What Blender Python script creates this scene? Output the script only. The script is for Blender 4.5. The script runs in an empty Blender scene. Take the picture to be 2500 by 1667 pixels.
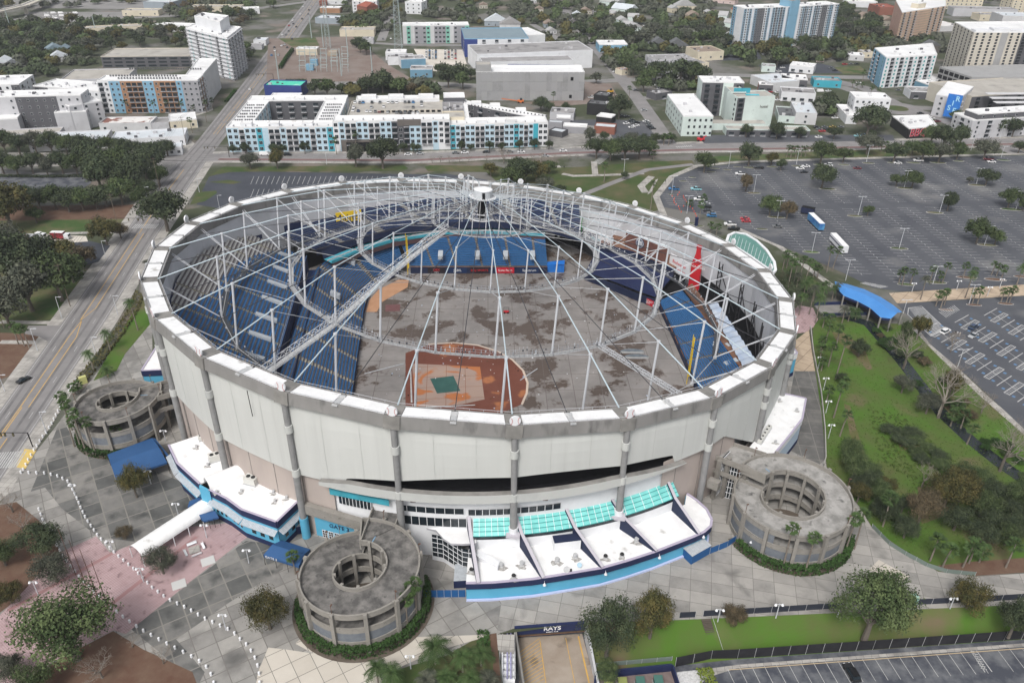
import bpy,bmesh,math,random
from mathutils import Vector,Matrix,noise
random.seed(7)
S=bpy.context.scene
COL=S.collection
W,H,F=2500.,1667.,1937.78
PITCH,ROLL,CZ=math.radians(30.9226),math.radians(0.6554),150.
cp,sp,cr,sr=math.cos(PITCH),math.sin(PITCH),math.cos(ROLL),math.sin(ROLL)
_r=Vector((1,0,0));_f=Vector((0,cp,-sp));_u=Vector((0,sp,cp))
AX=cr*_r+sr*_u;AY=-sr*_r+cr*_u;AZ=-_f
cam=bpy.data.cameras.new('camera');camo=bpy.data.objects.new('camera',cam);COL.objects.link(camo)
m=Matrix.Identity(4)
for i in range(3):
 m[i][0]=AX[i];m[i][1]=AY[i];m[i][2]=AZ[i]
m[2][3]=CZ
camo.matrix_world=m
cam.sensor_width=36;cam.sensor_fit='HORIZONTAL';cam.lens=F/W*36;cam.clip_start=1;cam.clip_end=20000
S.camera=camo
S.render.resolution_x=1024;S.render.resolution_y=682
world=bpy.data.worlds.new("World");S.world=world;world.use_nodes=True
nt=world.node_tree;bg=nt.nodes['Background']
sky=nt.nodes.new('ShaderNodeTexSky');sky.sky_type='NISHITA';sky.sun_disc=False
SUN_EL,SUN_AZ=math.radians(52),math.radians(200)
sky.sun_elevation=SUN_EL;sky.sun_rotation=SUN_AZ;sky.air_density=1.0;sky.dust_density=4.0;sky.ozone_density=0.6
hs=nt.nodes.new('ShaderNodeHueSaturation');hs.inputs['Saturation'].default_value=0.28;hs.inputs['Value'].default_value=1.0
nt.links.new(sky.outputs[0],hs.inputs['Color']);nt.links.new(hs.outputs[0],bg.inputs['Color'])
bg.inputs['Strength'].default_value=0.14
sun=bpy.data.lights.new('sun','SUN');sun.energy=1.9;sun.angle=math.radians(16);sun.color=(1.0,.97,.93)
suno=bpy.data.objects.new('sun',sun);COL.objects.link(suno)
sd=Vector((math.sin(SUN_AZ)*math.cos(SUN_EL),math.cos(SUN_AZ)*math.cos(SUN_EL),math.sin(SUN_EL)))
suno.rotation_euler=sd.to_track_quat('Z','Y').to_euler()
S.view_settings.view_transform='Standard';S.view_settings.look='None';S.view_settings.gamma=1
S.view_settings.exposure=0.22
S.render.engine='CYCLES'
def ray(u,v):
 return AX*((u-W/2)/F)+AY*(-(v-H/2)/F)-AZ
def g(u,v,z=0.):
 d=ray(u,v);t=(z-CZ)/d.z
 return Vector((d.x*t,d.y*t,z))
def px(P):
 q=Vector(P)-Vector((0,0,CZ));w=-q.dot(AZ)
 return(W/2+F*q.dot(AX)/w,H/2-F*q.dot(AY)/w)
def dist(P):return(Vector(P)-Vector((0,0,CZ))).length
def htop(P,v):
 lo,hi=0.,120.
 for i in range(40):
  mid=(lo+hi)/2
  if px((P[0],P[1],P[2]+mid))[1]>v:lo=mid
  else:hi=mid
 return lo
MATS={}
def mat(name,col,rough=.8,col2=None,scale=.3,detail=6,lo=.35,hi=.65,metal=0.,spec=.3,rnd=0.,bump=0.,dirt=None):
 if name in MATS:return MATS[name]
 M=bpy.data.materials.new(name);M.use_nodes=True;t=M.node_tree;b=t.nodes['Principled BSDF']
 b.inputs['Roughness'].default_value=rough;b.inputs['Metallic'].default_value=metal
 b.inputs['Specular IOR Level'].default_value=spec
 c4=(*col,1);b.inputs['Base Color'].default_value=c4;M.diffuse_color=c4
 out=None
 if col2:
  tc=t.nodes.new('ShaderNodeTexCoord');nz=t.nodes.new('ShaderNodeTexNoise');rp=t.nodes.new('ShaderNodeValToRGB')
  nz.inputs['Scale'].default_value=scale;nz.inputs['Detail'].default_value=detail;nz.inputs['Roughness'].default_value=.62
  t.links.new(tc.outputs['Object'],nz.inputs['Vector']);t.links.new(nz.outputs['Fac'],rp.inputs[0])
  rp.color_ramp.elements[0].position=lo;rp.color_ramp.elements[1].position=hi
  rp.color_ramp.elements[0].color=c4;rp.color_ramp.elements[1].color=(*col2,1)
  out=rp.outputs[0]
  if dirt:
   n2=t.nodes.new('ShaderNodeTexNoise');n2.inputs['Scale'].default_value=dirt[1];n2.inputs['Detail'].default_value=8
   r2=t.nodes.new('ShaderNodeValToRGB');r2.color_ramp.elements[0].position=dirt[2];r2.color_ramp.elements[1].position=dirt[3]
   t.links.new(tc.outputs['Object'],n2.inputs['Vector']);t.links.new(n2.outputs['Fac'],r2.inputs[0])
   mx=t.nodes.new('ShaderNodeMix');mx.data_type='RGBA';t.links.new(r2.outputs[0],mx.inputs[0])
   t.links.new(out,mx.inputs[6]);mx.inputs[7].default_value=(*dirt[0],1);out=mx.outputs[2]
  if bump:
   bp=t.nodes.new('ShaderNodeBump');bp.inputs['Strength'].default_value=bump;bp.inputs['Distance'].default_value=.3
   t.links.new(nz.outputs['Fac'],bp.inputs['Height']);t.links.new(bp.outputs[0],b.inputs['Normal'])
 if rnd:
  oi=t.nodes.new('ShaderNodeObjectInfo');hv=t.nodes.new('ShaderNodeHueSaturation');mr=t.nodes.new('ShaderNodeMapRange')
  mr.inputs[3].default_value=1-rnd;mr.inputs[4].default_value=1+rnd
  t.links.new(oi.outputs['Random'],mr.inputs[0]);t.links.new(mr.outputs[0],hv.inputs['Value'])
  if out:t.links.new(out,hv.inputs['Color'])
  else:hv.inputs['Color'].default_value=c4
  out=hv.outputs[0]
 if out:t.links.new(out,b.inputs['Base Color'])
 MATS[name]=M
 return M
def grid_mat(name,cols,joint,cell,ang,gap=.12,rough=.85,stain=None,spec=.3,noise_sc=.25,wet=False,var=.5):
 """slabs: each cell its own tint, thin joint lines, stains"""
 M=bpy.data.materials.new(name);M.use_nodes=True;t=M.node_tree;b=t.nodes['Principled BSDF'];N=t.nodes.new;Lk=t.links.new
 b.inputs['Roughness'].default_value=rough;b.inputs['Specular IOR Level'].default_value=spec
 tc=N('ShaderNodeTexCoord');mp=N('ShaderNodeMapping');mp.inputs['Rotation'].default_value=(0,0,ang)
 Lk(tc.outputs['Object'],mp.inputs[0])
 br=N('ShaderNodeTexBrick');br.offset=0;br.inputs['Scale'].default_value=1;br.inputs['Mortar Size'].default_value=gap/2
 br.inputs['Brick Width'].default_value=cell[0];br.inputs['Row Height'].default_value=cell[1];br.inputs['Bias'].default_value=0
 br.inputs['Color1'].default_value=(0,0,0,1);br.inputs['Color2'].default_value=(1,1,1,1);br.inputs['Mortar'].default_value=(.5,.5,.5,1)
 Lk(mp.outputs[0],br.inputs['Vector'])
 nz=N('ShaderNodeTexNoise');nz.inputs['Scale'].default_value=noise_sc;nz.inputs['Detail'].default_value=9;nz.inputs['Roughness'].default_value=.65
 Lk(tc.outputs['Object'],nz.inputs['Vector'])
 a=N('ShaderNodeMix');a.data_type='RGBA';a.inputs[0].default_value=1-var
 Lk(br.outputs['Color'],a.inputs[6]);Lk(nz.outputs['Fac'],a.inputs[7])
 rp=N('ShaderNodeValToRGB');rp.color_ramp.elements[0].position=.2;rp.color_ramp.elements[1].position=.8
 rp.color_ramp.elements[0].color=(*cols[0],1);rp.color_ramp.elements[1].color=(*cols[-1],1)
 for i,c in enumerate(cols[1:-1]):
  e=rp.color_ramp.elements.new(.2+.6*(i+1)/(len(cols)-1));e.color=(*c,1)
 Lk(a.outputs[2],rp.inputs[0]);out=rp.outputs[0]
 if stain:
  n2=N('ShaderNodeTexNoise');n2.inputs['Scale'].default_value=stain[1];n2.inputs['Detail'].default_value=7;n2.inputs['Distortion'].default_value=stain[4]if len(stain)>4 else 0
  Lk(tc.outputs['Object'],n2.inputs['Vector'])
  r2=N('ShaderNodeValToRGB');r2.color_ramp.elements[0].position=stain[2];r2.color_ramp.elements[1].position=stain[3]
  Lk(n2.outputs['Fac'],r2.inputs[0]);mx=N('ShaderNodeMix');mx.data_type='RGBA'
  Lk(r2.outputs[0],mx.inputs[0]);Lk(out,mx.inputs[6]);mx.inputs[7].default_value=(*stain[0],1);out=mx.outputs[2]
  if wet:
   n2.inputs['Detail'].default_value=13;n2.inputs['Roughness'].default_value=.66
   mr=N('ShaderNodeMapRange');mr.inputs[3].default_value=rough;mr.inputs[4].default_value=.25
   Lk(r2.outputs[0],mr.inputs[0]);Lk(mr.outputs[0],b.inputs['Roughness'])
 mx=N('ShaderNodeMix');mx.data_type='RGBA';Lk(br.outputs['Fac'],mx.inputs[0]);Lk(out,mx.inputs[6]);mx.inputs[7].default_value=(*joint,1)
 Lk(mx.outputs[2],b.inputs['Base Color']);MATS[name]=M
 return M
class MB:
 def __init__(s):s.v=[];s.f=[];s.mi=[];s.ms=[];s.sm=False
 def m(s,mt):
  if mt not in s.ms:s.ms.append(mt)
  return s.ms.index(mt)
 def add(s,vs,fs,mt):
  o=len(s.v);s.v+=[tuple(p)for p in vs];k=s.m(mt);seen=set()
  for f in fs:
   if len(fs)<40:
    q=tuple(sorted(f))
    if q in seen:continue
    seen.add(q)
   s.f.append(tuple(o+i for i in f));s.mi.append(k)
  return s
 def quad(s,a,b,c,d,mt):return s.add([a,b,c,d],[(0,1,2,3)],mt)
 def obox(s,o,X,Y,Z,mt,top=None):
  o,X,Y,Z=map(Vector,(o,X,Y,Z))
  vs=[o,o+X,o+X+Y,o+Y,o+Z,o+X+Z,o+X+Y+Z,o+Y+Z]
  s.add(vs,[(3,2,1,0),(0,1,5,4),(1,2,6,5),(2,3,7,6),(3,0,4,7)],mt)
  return s.add(vs[4:],[(0,1,2,3)],top or mt)
 def box(s,c,sx,sy,sz,mt,rz=0.,top=None):
  X=Vector((math.cos(rz),math.sin(rz),0));Y=Vector((-math.sin(rz),math.cos(rz),0))
  return s.obox(Vector(c)-X*sx/2-Y*sy/2,X*sx,Y*sy,(0,0,sz),mt,top)
 def beam(s,a,b,w,h,mt):
  a,b=Vector(a),Vector(b);d=b-a;L=d.length
  if L<1e-5:return s
  d.normalize();X=d.cross(Vector((0,0,1)))
  if X.length<1e-3:X=Vector((1,0,0))
  X.normalize();Y=X.cross(d)
  return s.obox(a-X*w/2-Y*h/2,d*L,X*w,Y*h,mt)
 def prism(s,poly,z0,z1,mt,top=None,bottom=False):
  n=len(poly)
  ar=sum(poly[i][0]*poly[(i+1)%n][1]-poly[(i+1)%n][0]*poly[i][1]for i in range(n))
  if ar<0:poly=poly[::-1]
  lo=[(p[0],p[1],z0)for p in poly];hi=[(p[0],p[1],z1)for p in poly]
  s.add(lo+hi,[(i,(i+1)%n,n+(i+1)%n,n+i)for i in range(n)],mt)
  s.add(hi,[tuple(range(n))],top or mt)
  if bottom:s.add(lo,[tuple(range(n))[::-1]],mt)
  return s
 def sheet(s,poly,z,mt):
  n=len(poly)
  ar=sum(poly[i][0]*poly[(i+1)%n][1]-poly[(i+1)%n][0]*poly[i][1]for i in range(n))
  if ar<0:poly=poly[::-1]
  return s.add([(p[0],p[1],z)for p in poly],[tuple(range(n))],mt)
 def tube(s,pts,rs,mt,seg=8,cap=True,up=None):
  pts=[Vector(p)for p in pts]
  if not isinstance(rs,(list,tuple)):rs=[rs]*len(pts)
  vs=[];fs=[];X0=None
  for i,p in enumerate(pts):
   d=(pts[min(i+1,len(pts)-1)]-pts[max(i-1,0)])
   d=d.normalized()if d.length>1e-6 else Vector((0,0,1))
   X=(X0-d*X0.dot(d))if X0 is not None else d.orthogonal()
   if X.length<1e-4:X=d.orthogonal()
   X.normalize();X0=X;Y=d.cross(X)
   for k in range(seg):
    a=2*math.pi*k/seg;vs.append(p+(X*math.cos(a)+Y*math.sin(a))*rs[i])
  for i in range(len(pts)-1):
   for k in range(seg):
    a,b=i*seg+k,i*seg+(k+1)%seg;fs.append((a,b,b+seg,a+seg))
  if cap:
   fs.append(tuple(range(seg))[::-1]);o=(len(pts)-1)*seg;fs.append(tuple(range(o,o+seg)))
  return s.add(vs,fs,mt)
 def build(s,name,parent=None,smooth=False,loc=None):
  me=bpy.data.meshes.new(name);me.from_pydata(s.v,[],s.f)
  for x in s.ms:me.materials.append(x)
  me.polygons.foreach_set('material_index',s.mi)
  if smooth or s.sm:me.polygons.foreach_set('use_smooth',[True]*len(s.f))
  me.update()
  o=bpy.data.objects.new(name,me);COL.objects.link(o)
  if parent:o.parent=parent
  if loc:o.location=loc
  return o
def tag(o,label,cat,group=None):
 o['label']=label;o['category']=cat
 if group:o['group']=group
 return o
def thing(name,label,cat,loc=(0,0,0),rz=0.,group=None):
 o=bpy.data.objects.new(name,None);COL.objects.link(o);o.location=loc;o.rotation_euler=(0,0,rz)
 o.empty_display_size=.5
 return tag(o,label,cat,group)
def kind(o,k='structure',label=None):
 o['kind']=k
 if label:o['label']=label
 return o
def kids(o):return[c for c in o.children]
def copytree(o,loc=None,rz=None,sc=None,parent=None,lod=True):
 c=o.copy();COL.objects.link(c);c.parent=parent
 if loc is not None:c.location=loc
 if rz is not None:c.rotation_euler=(0,0,rz)
 if sc is not None:c.scale=(sc,sc,sc)if not isinstance(sc,tuple)else sc
 for ch in list(o.children):copytree(ch,parent=c)
 return c
_t=['','first','second','third','fourth','fifth','sixth','seventh','eighth','ninth','tenth','eleventh','twelfth','thirteenth','fourteenth','fifteenth','sixteenth','seventeenth','eighteenth','nineteenth']
_d={2:'twent',3:'thirt',4:'fort',5:'fift',6:'sixt',7:'sevent',8:'eight',9:'ninet'}
def nth(i):
 if i<20:return _t[i]
 if i%10==0:return _d[i//10]+'ieth'
 return _d[i//10]+'y-'+_t[i%10]
def series(objs,fmt,group,key=None):
 """objs sorted left to right in the photograph; fmt has {} for the ordinal"""
 objs=sorted(objs,key=key or(lambda o:px(o.matrix_basis.translation)[0]))
 for i,o in enumerate(objs):
  o['label']=fmt.format(nth(i+1));o['group']=group
 return objs
def text(s,size,mt,loc,X,Up,name='lettering',parent=None,depth=.04,spacing=1.,bold=0.):
 """lettering as mesh in the plane of X and Up, centred at loc; size = cap height in metres"""
 c=bpy.data.curves.new(name,'FONT');c.body=s;c.align_x='CENTER';c.align_y='CENTER';c.size=size*1.4;c.extrude=depth;c.space_character=spacing;c.offset=bold
 o=bpy.data.objects.new(name,c)
 me=bpy.data.meshes.new_from_object(o);bpy.data.objects.remove(o)
 me.materials.append(mt)if not me.materials else None
 me.name=name
 X=Vector(X).normalized();Up=Vector(Up).normalized();Z=X.cross(Up)
 mm=Matrix.Identity(4)
 for i in range(3):mm[i][0]=X[i];mm[i][1]=Up[i];mm[i][2]=Z[i];mm[i][3]=loc[i]
 me.transform(mm)
 o=bpy.data.objects.new(name,me);COL.objects.link(o)
 if parent:
  o.parent=parent;o.matrix_parent_inverse=parent.matrix_basis.inverted()
 return o
R2=math.radians
LOW=-5.
GRASS=mat('grass',(.042,.072,.018),.95,(.11,.095,.05),.06,10,.4,.68)
GRASSB=mat('grass_bright',(.062,.130,.016),.95,(.088,.092,.035),.07,10,.4,.72,dirt=((.13,.10,.06),.045,.55,.68))
LAWN=mat('grass_worn',(.045,.085,.022),.95,(.15,.12,.07),.08,9,.4,.68)
MULCH=mat('mulch',(.105,.055,.038),.95,(.15,.10,.07),.3,9,.3,.75)
TOWN=mat('town_ground',(.15,.145,.135),.95,(.055,.065,.035),.02,9,.40,.52,dirt=((.17,.145,.125),.03,.56,.65))
ROAD=mat('asphalt_avenue',(.185,.178,.177),.85,(.25,.238,.237),.09,9,.35,.7)
ROADD=mat('asphalt_tyre_worn',(.12,.117,.117),.85,(.2,.193,.193),.12,9,.35,.75)
ASPH=mat('asphalt_lot',(.062,.066,.078),.8,(.09,.094,.105),.05,10,.35,.65,dirt=((.17,.17,.17),.03,.56,.72))
ASPHW=mat('asphalt_weathered',(.055,.06,.075),.8,(.15,.155,.165),.22,10,.42,.66)
ASPHD=mat('asphalt_dark',(.045,.05,.062),.8,(.065,.07,.085),.05,9,.4,.65)
ROADF=mat('asphalt_pale',(.2,.195,.19),.9,(.26,.25,.245),.05,8,.35,.7)
WALK=grid_mat('sidewalk_concrete',[(.30,.285,.265),(.42,.40,.37)],(.16,.15,.14),(1.8,1.8),R2(4.5),.08,stain=((.17,.165,.155),.16,.52,.72))
PLAZA=grid_mat('plaza_concrete',[(.15,.145,.137),(.235,.226,.213),(.285,.275,.257),(.36,.343,.318)],(.16,.15,.138),(4.6,4.2),R2(-33),.22,stain=((.11,.107,.102),.075,.56,.74,.6),noise_sc=.3,var=.38)
PLAZAD=grid_mat('plaza_dark_panels',[(.085,.087,.085),(.14,.138,.132),(.23,.22,.205)],(.21,.20,.18),(5.2,5.2),R2(-33),.3,stain=((.065,.067,.065),.2,.5,.7),noise_sc=.35,var=.5)
PLAZAL=grid_mat('plaza_cream_panels',[(.44,.40,.345),(.55,.51,.45)],(.2,.19,.17),(4.3,4.3),R2(-33),.16,var=.3)
PLAZAR=grid_mat('plaza_radial_concrete',[(.175,.17,.16),(.265,.254,.238),(.32,.306,.285),(.365,.347,.322)],(.15,.14,.13),(5.,3.6),R2(12),.12,stain=((.13,.127,.12),.1,.56,.74,.6),noise_sc=.3,var=.35)
WALKD=grid_mat('walkway_black_stained',[(.06,.06,.058),(.12,.117,.112),(.24,.23,.21)],(.2,.19,.175),(6.5,5),R2(-82),.22,noise_sc=.16,var=.1)
TANW=grid_mat('walkway_tan',[(.36,.28,.20),(.5,.40,.30)],(.16,.12,.09),(4.6,4.2),R2(-50),.16,stain=((.2,.15,.11),.12,.55,.75),var=.3)
BRICKP=grid_mat('pink_brick',[(.31,.205,.21),(.40,.285,.29),(.46,.345,.35)],(.22,.15,.155),(.9,.45),R2(36),.05,stain=((.14,.085,.09),.5,.56,.74),noise_sc=.18,var=.1)
BRICKR=mat('red_brick_band',(.34,.19,.19),.9,(.30,.18,.18),.3)
BUSLANE=mat('red_brown_lane',(.16,.095,.09),.9,(.20,.13,.125),.2)
PAINT=mat('road_paint_white',(.50,.50,.49),.8,(.36,.36,.36),.6)
PAINTY=mat('road_paint_yellow',(.60,.36,.08),.8,(.45,.29,.10),.6)
PAINTB=mat('road_paint_blue',(.10,.19,.32),.8)
YELP=mat('tactile_yellow',(.60,.43,.12),.85,(.5,.38,.16),.5)
GRAVEL=mat('white_gravel',(.42,.42,.42),.95,(.62,.62,.62),2.)
SHELL=mat('shell_lot',(.50,.46,.40),.95,(.60,.56,.50),.06)
KERB=mat('kerb_concrete',(.36,.35,.33),.9,(.46,.45,.43),.3)
DIRT=mat('bare_dirt',(.17,.125,.105),.95,(.23,.195,.175),.06,9,.35,.7)
GREYGR=mat('grey_gravel',(.20,.20,.21),.95,(.27,.27,.27),.2)
WATER=mat('creek_water_surface',(.020,.026,.028),.12,spec=.5)
gnum={}
_zc=[0]
def sheet(name,pts,mt,z,world=False):
 _zc[0]+=1;z+=.0021*(_zc[0]%97)*.12
 P=[Vector((*p[:2],0))for p in pts]if world else[g(u,v)for u,v in pts]
 o=MB().sheet([(p.x,p.y)for p in P],z,mt).build(name)
 return kind(o)
nA=g(1213,1548);nB=g(1429,1520);dn=(g(1228,1667)-nA);dn.z=0;dn.normalize()
nA0=nA+dn*160
TP=[g(1429,1520),g(1650,1513),g(2170,1490),g(2520,1474)]
e=(TP[-1]-TP[-2]).normalized();TP.append(TP[-1]+e*3000)
FP=[g(1452,1644,LOW),g(1645,1625,LOW),g(1800,1608,LOW),g(2500,1560,LOW)]
e=(FP[-1]-FP[-2]).normalized();FP.append(FP[-1]+e*2500)
main=[(-6000,-800),(nA0.x,-800),(nA0.x,nA0.y),(nA.x,nA.y)]+[(p.x,p.y)for p in TP]+[(3600,9000),(-6000,9000)]
kind(MB().sheet(main,0,TOWN).build('ground'))
kind(MB().sheet([(nA0.x-8,-800),(3600,-800),(3600,400),(FP[-1].x,400),(nA.x-3,200),(nA.x-3,100)],LOW,ASPHW).build('lower_car_park_ground'))
sl=MB()
for i in range(4):
 a,b,c,d=TP[i],TP[i+1],FP[i+1]if i<4 else FP[-1],FP[i]
 n=12
 for k in range(n):
  t0,t1=k/n,(k+1)/n
  sl.quad(a.lerp(b,t0),d.lerp(c,t0),d.lerp(c,t1),a.lerp(b,t1),GRASSB)
kind(sl.build('grass_slope'))
sheet('stadium_apron',[(-11.7+112*math.cos(R2(a)),246.6+112*math.sin(R2(a)))for a in range(0,360,6)],PLAZAR,.015,True)
pl=[(-140,1800),(-100,1290),(0,1230),(60,1140),(290,840),(330,790),(372,760),(372,900),(500,1100),(720,1290),(1000,1400),(1240,1440),(1250,1535),(1213,1548),(1228,1800)]
sheet('plaza_west',pl,PLAZA,.03)
sheet('plaza_east',[(1213,1546),(1256,1533),(1429,1520),(1650,1513),(2170,1490),(2520,1474),(2620,1462),(2620,1392),(2520,1398),(2380,1407),(2290,1395),(2200,1340),(2130,1290),(2100,1240),(2018,1140),(2013,1100),(1985,870),(1960,900),(1800,1100),(1600,1300),(1230,1430)],PLAZAR,.03)
sheet('plaza_dark_panels',[(75,1200),(150,1020),(185,1080),(330,1130),(480,1190),(540,1215),(470,1262),(350,1325),(240,1310),(150,1240),(110,1190)],PLAZAD,.045)
sheet('plaza_dark_panels',[(320,1535),(460,1425),(600,1320),(700,1330),(690,1390),(560,1470),(430,1560),(500,1640),(480,1680),(400,1600)],PLAZAD,.045)
sheet('plaza_cream_panels',[(655,1580),(700,1585),(800,1600),(900,1610),(960,1700),(620,1700),(630,1640)],PLAZAL,.06)
sheet('plaza_cream_panels',[(720,1570),(740,1555),(800,1590),(775,1600)],PLAZAL,.06)
sheet('cream_walk',[(930,1600),(1000,1555),(1210,1548),(1060,1590),(950,1640)],PLAZAL,.055)
sheet('pale_concrete_patch',[(2145,1366),(2220,1406),(2205,1420),(2120,1392)],PLAZAL,.05)
sheet('pink_brick_plaza',[(551,1277),(614,1303),(470,1415),(331,1528),(307,1547),(277,1538),(247,1553),(120,1620),(60,1700),(-120,1760),(-60,1540),(0,1501),(60,1440),(137,1352),(235,1309),(270,1350),(420,1290)],BRICKP,.062)
def band(name,a,b,w,mt,z,world=False):
 A,B=(Vector((*a,0)),Vector((*b,0)))if world else(g(*a),g(*b))
 d=(B-A).normalized();n=Vector((-d.y,d.x,0))*w/2
 return kind(MB().sheet([((A+n).x,(A+n).y),((A-n).x,(A-n).y),((B-n).x,(B-n).y),((B+n).x,(B+n).y)],z,mt).build(name))
band('red_brick_band',(20,1490),(275,1350),1.1,BRICKR,.075)
band('red_brick_band',(240,1500),(480,1310),1.1,BRICKR,.075)
sheet('mulch_bed',[(277,1540),(350,1585),(470,1640),(500,1720),(-60,1760),(80,1650),(180,1590)],MULCH,.08)
sheet('mulch_bed',[(-40,1240),(40,1225),(95,1270),(140,1330),(150,1360),(100,1420),(0,1495),(-60,1520)],MULCH,.05)
sheet('yellow_tactile_pad',[(60,1096),(90,1098),(62,1145),(38,1140)],YELP,.07)
sheet('black_stained_walkway',[(1930,960),(1940,905),(1990,905),(2006,1010),(2016,1120),(2000,1135),(1930,1100),(1945,1050)],WALKD,.05)
sheet('tan_walkway',[(1943,830),(1975,805),(1982,860),(1990,906),(1938,906)],TANW,.055)
sheet('pink_round_court',[(1930,765),(1950,745),(1985,752),(1997,780),(1985,800),(1965,812),(1940,815)],BRICKP,.06)
AVR=[(-143,165),(-146.5,193.6),(-155,265),(-165.4,332.9),(-174.4,406.1),(-180,452),(-196.5,646),(-216,826),(-246,1097),(-320,1800)]
AVL=[(-152,100),(-161,193.6),(-170,258),(-180,328.8),(-193,410),(-199,492.7),(-217.5,661),(-239,837),(-266,1080),(-345,1800)]
def xat(pl,y):
 for(x0,y0),(x1,y1)in zip(pl,pl[1:]):
  if y0<=y<=y1:return x0+(x1-x0)*(y-y0)/(y1-y0)
 return pl[0][0]
sheet('avenue_sidewalk',[(x+4.5,y)for x,y in AVR[:6]]+[(x-5,y)for x,y in AVL[:6]][::-1],WALK,.05,True)
kind(MB().prism(AVR+AVL[::-1],-.3,.07,ROAD).build('avenue'))
av=MB();avy=MB();avt=MB()
def avq(mb,fr,y0,y1,w,mt,z,fr1=None):
 fr1=fr if fr1 is None else fr1
 def X(f,y):a,b=xat(AVL,y),xat(AVR,y);return a+(b-a)*f
 mb.quad((X(fr,y0)-w/2,y0,z),(X(fr,y0)+w/2,y0,z),(X(fr1,y1)+w/2,y1,z),(X(fr1,y1)-w/2,y1,z),mt)
y=150.
while y<1300:
 if not(445<y<500 or 640<y<662):
  for fr in(.045,.955):avq(av,fr,y,y+10,.16,PAINT,.082)
 if not(440<y<505):
  if y%20<10 or y>420:
   for fr in(.24,.74):avq(av,fr,y,y+3.5,.16,PAINT,.082)
 for fr in(.14,.33,.62,.84):avq(avt,fr,y,y+10,.9,ROADD,.076)
 y+=10
for y0,y1 in((190,206),(356,378),(396,436)):
 avq(avy,.43,y0,y1,.28,PAINTY,.083)
for y0,y1 in((206,250),(272,345)):
 for fr in(.39,.57):avq(avy,fr,y0,y1,.26,PAINTY,.083)
avq(avy,.39,165,206,.26,PAINTY,.083);avq(avy,.57,165,190,.26,PAINTY,.083)
avq(avy,.39,262,272,.26,PAINTY,.083,.39);avq(avy,.39,262,272,.26,PAINTY,.083,.57);avq(avy,.57,250,262,.26,PAINTY,.083,.43);avq(avy,.39,250,262,.26,PAINTY,.083,.43)
avq(avy,.43,345,356,.26,PAINTY,.083);
for k in range(20):avq(avy,.43+.0,505+k*30,505+k*30+26,.22,PAINTY,.083);avq(avy,.57,505+k*30,505+k*30+26,.22,PAINTY,.083)
kind(avt.build('tyre_tracks'));kind(av.build('lane_markings'));kind(avy.build('centre_markings'))
def crosswalk(a,b,w,n,world=False):
 A,B=(Vector((*a,0)),Vector((*b,0)))if world else(g(*a),g(*b));mb=MB()
 d=(B-A)/n;u=d.normalized();q=Vector((-u.y,u.x,0))*w/2
 for i in range(n):
  p=A+d*(i+.5);h=d*.25
  mb.quad((p-h-q)+Vector((0,0,.09)),(p+h-q)+Vector((0,0,.09)),(p+h+q)+Vector((0,0,.09)),(p-h+q)+Vector((0,0,.09)),PAINT)
 return kind(mb.build('crosswalk_stripes'))
crosswalk((-20,1125),(55,1120),7.5,12);crosswalk((325,553),(385,553),5.5,12)
NR0=[(-340,438),(-200,446),(-174,452),(-61,454),(36,472),(112,481),(188,487),(323,501),(900,555)]
NR1=[(-340,458),(-200,464),(-174,466),(-61,470),(36,484),(112,497),(188,503),(331,516),(900,570)]
sheet('north_sidewalk',[(x,y-3.2)for x,y in NR0]+[(x,y+4)for x,y in NR1][::-1],WALK,.045,True)
sheet('north_avenue',NR0+NR1[::-1],ROAD,.055,True)
sheet('red_brown_lane',[(x,y+1.2)for x,y in NR0[2:]]+[(x,y+4.8)for x,y in NR0[2:]][::-1],BUSLANE,.068,True)
nm=MB()
def along(pl,off,z,dash,gapl,w,mb,mt,s0=0,s1=1e9):
 s=0.
 for(x0,y0),(x1,y1)in zip(pl,pl[1:]):
  a,b=Vector((x0,y0,0)),Vector((x1,y1,0));L=(b-a).length;d=(b-a)/L;n=Vector((-d.y,d.x,0))
  t=0.
  while t<L:
   e_=min(t+dash,L)
   if s0<=s+t<=s1:
    p,q=a+d*t+n*off,a+d*e_+n*off
    mb.quad(*[(v.x,v.y,z)for v in(p-n*w/2,q-n*w/2,q+n*w/2,p+n*w/2)],mt)
   t+=dash+gapl
  s+=L
along(NR0,9.2,.08,3,6,.2,nm,PAINT);along(NR0,5.4,.08,20,.01,.2,nm,PAINT);along(NR0,12.6,.08,3,6,.2,nm,PAINT);along(NR0,.6,.08,20,.01,.2,nm,PAINT)
kind(nm.build('lane_markings'))
crosswalk((1455,400),(1480,380),5,8)
crosswalk((1650,360),(1690,357),3,8)
ST=MB()
def street(pts,w,z,mt=ROADF,ST=ST):
 P=[g(*p)for p in pts]
 for i in range(len(P)-1):
  a,b=P[i],P[i+1];d=(b-a).normalized();n=Vector((-d.y,d.x,0))*w/2;a=a-d*w*.15;b=b+d*w*.15
  ST.quad(*[(q.x,q.y,z+.002*i)for q in(a-n,b-n,b+n,a+n)],mt)
street([(600,207),(820,203),(1060,205),(1240,214),(1330,205),(1520,196),(1760,184),(2110,190),(2600,176)],13,.05)
street([(1640,366),(1598,300),(1560,245),(1500,170),(1440,100),(1390,40),(1340,-10),(1280,-60)],11,.06,ROAD)
street([(1530,80),(1700,78),(1900,90),(2100,112),(2350,118),(2600,120)],10,.055)
street([(2480,372),(2420,345),(2300,290),(2200,262),(2110,215),(2000,190)],13,.062,ROAD)
street([(2600,285),(2380,270),(2200,262),(2060,215),(1900,190)],11,.058)
street([(1570,240),(1700,232),(1850,222),(1990,215)],9,.057)
street([(1300,60),(1370,100),(1430,140)],8,.05)
street([(0,48),(200,50),(420,40),(600,25),(760,4)],12,.056)
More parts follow.
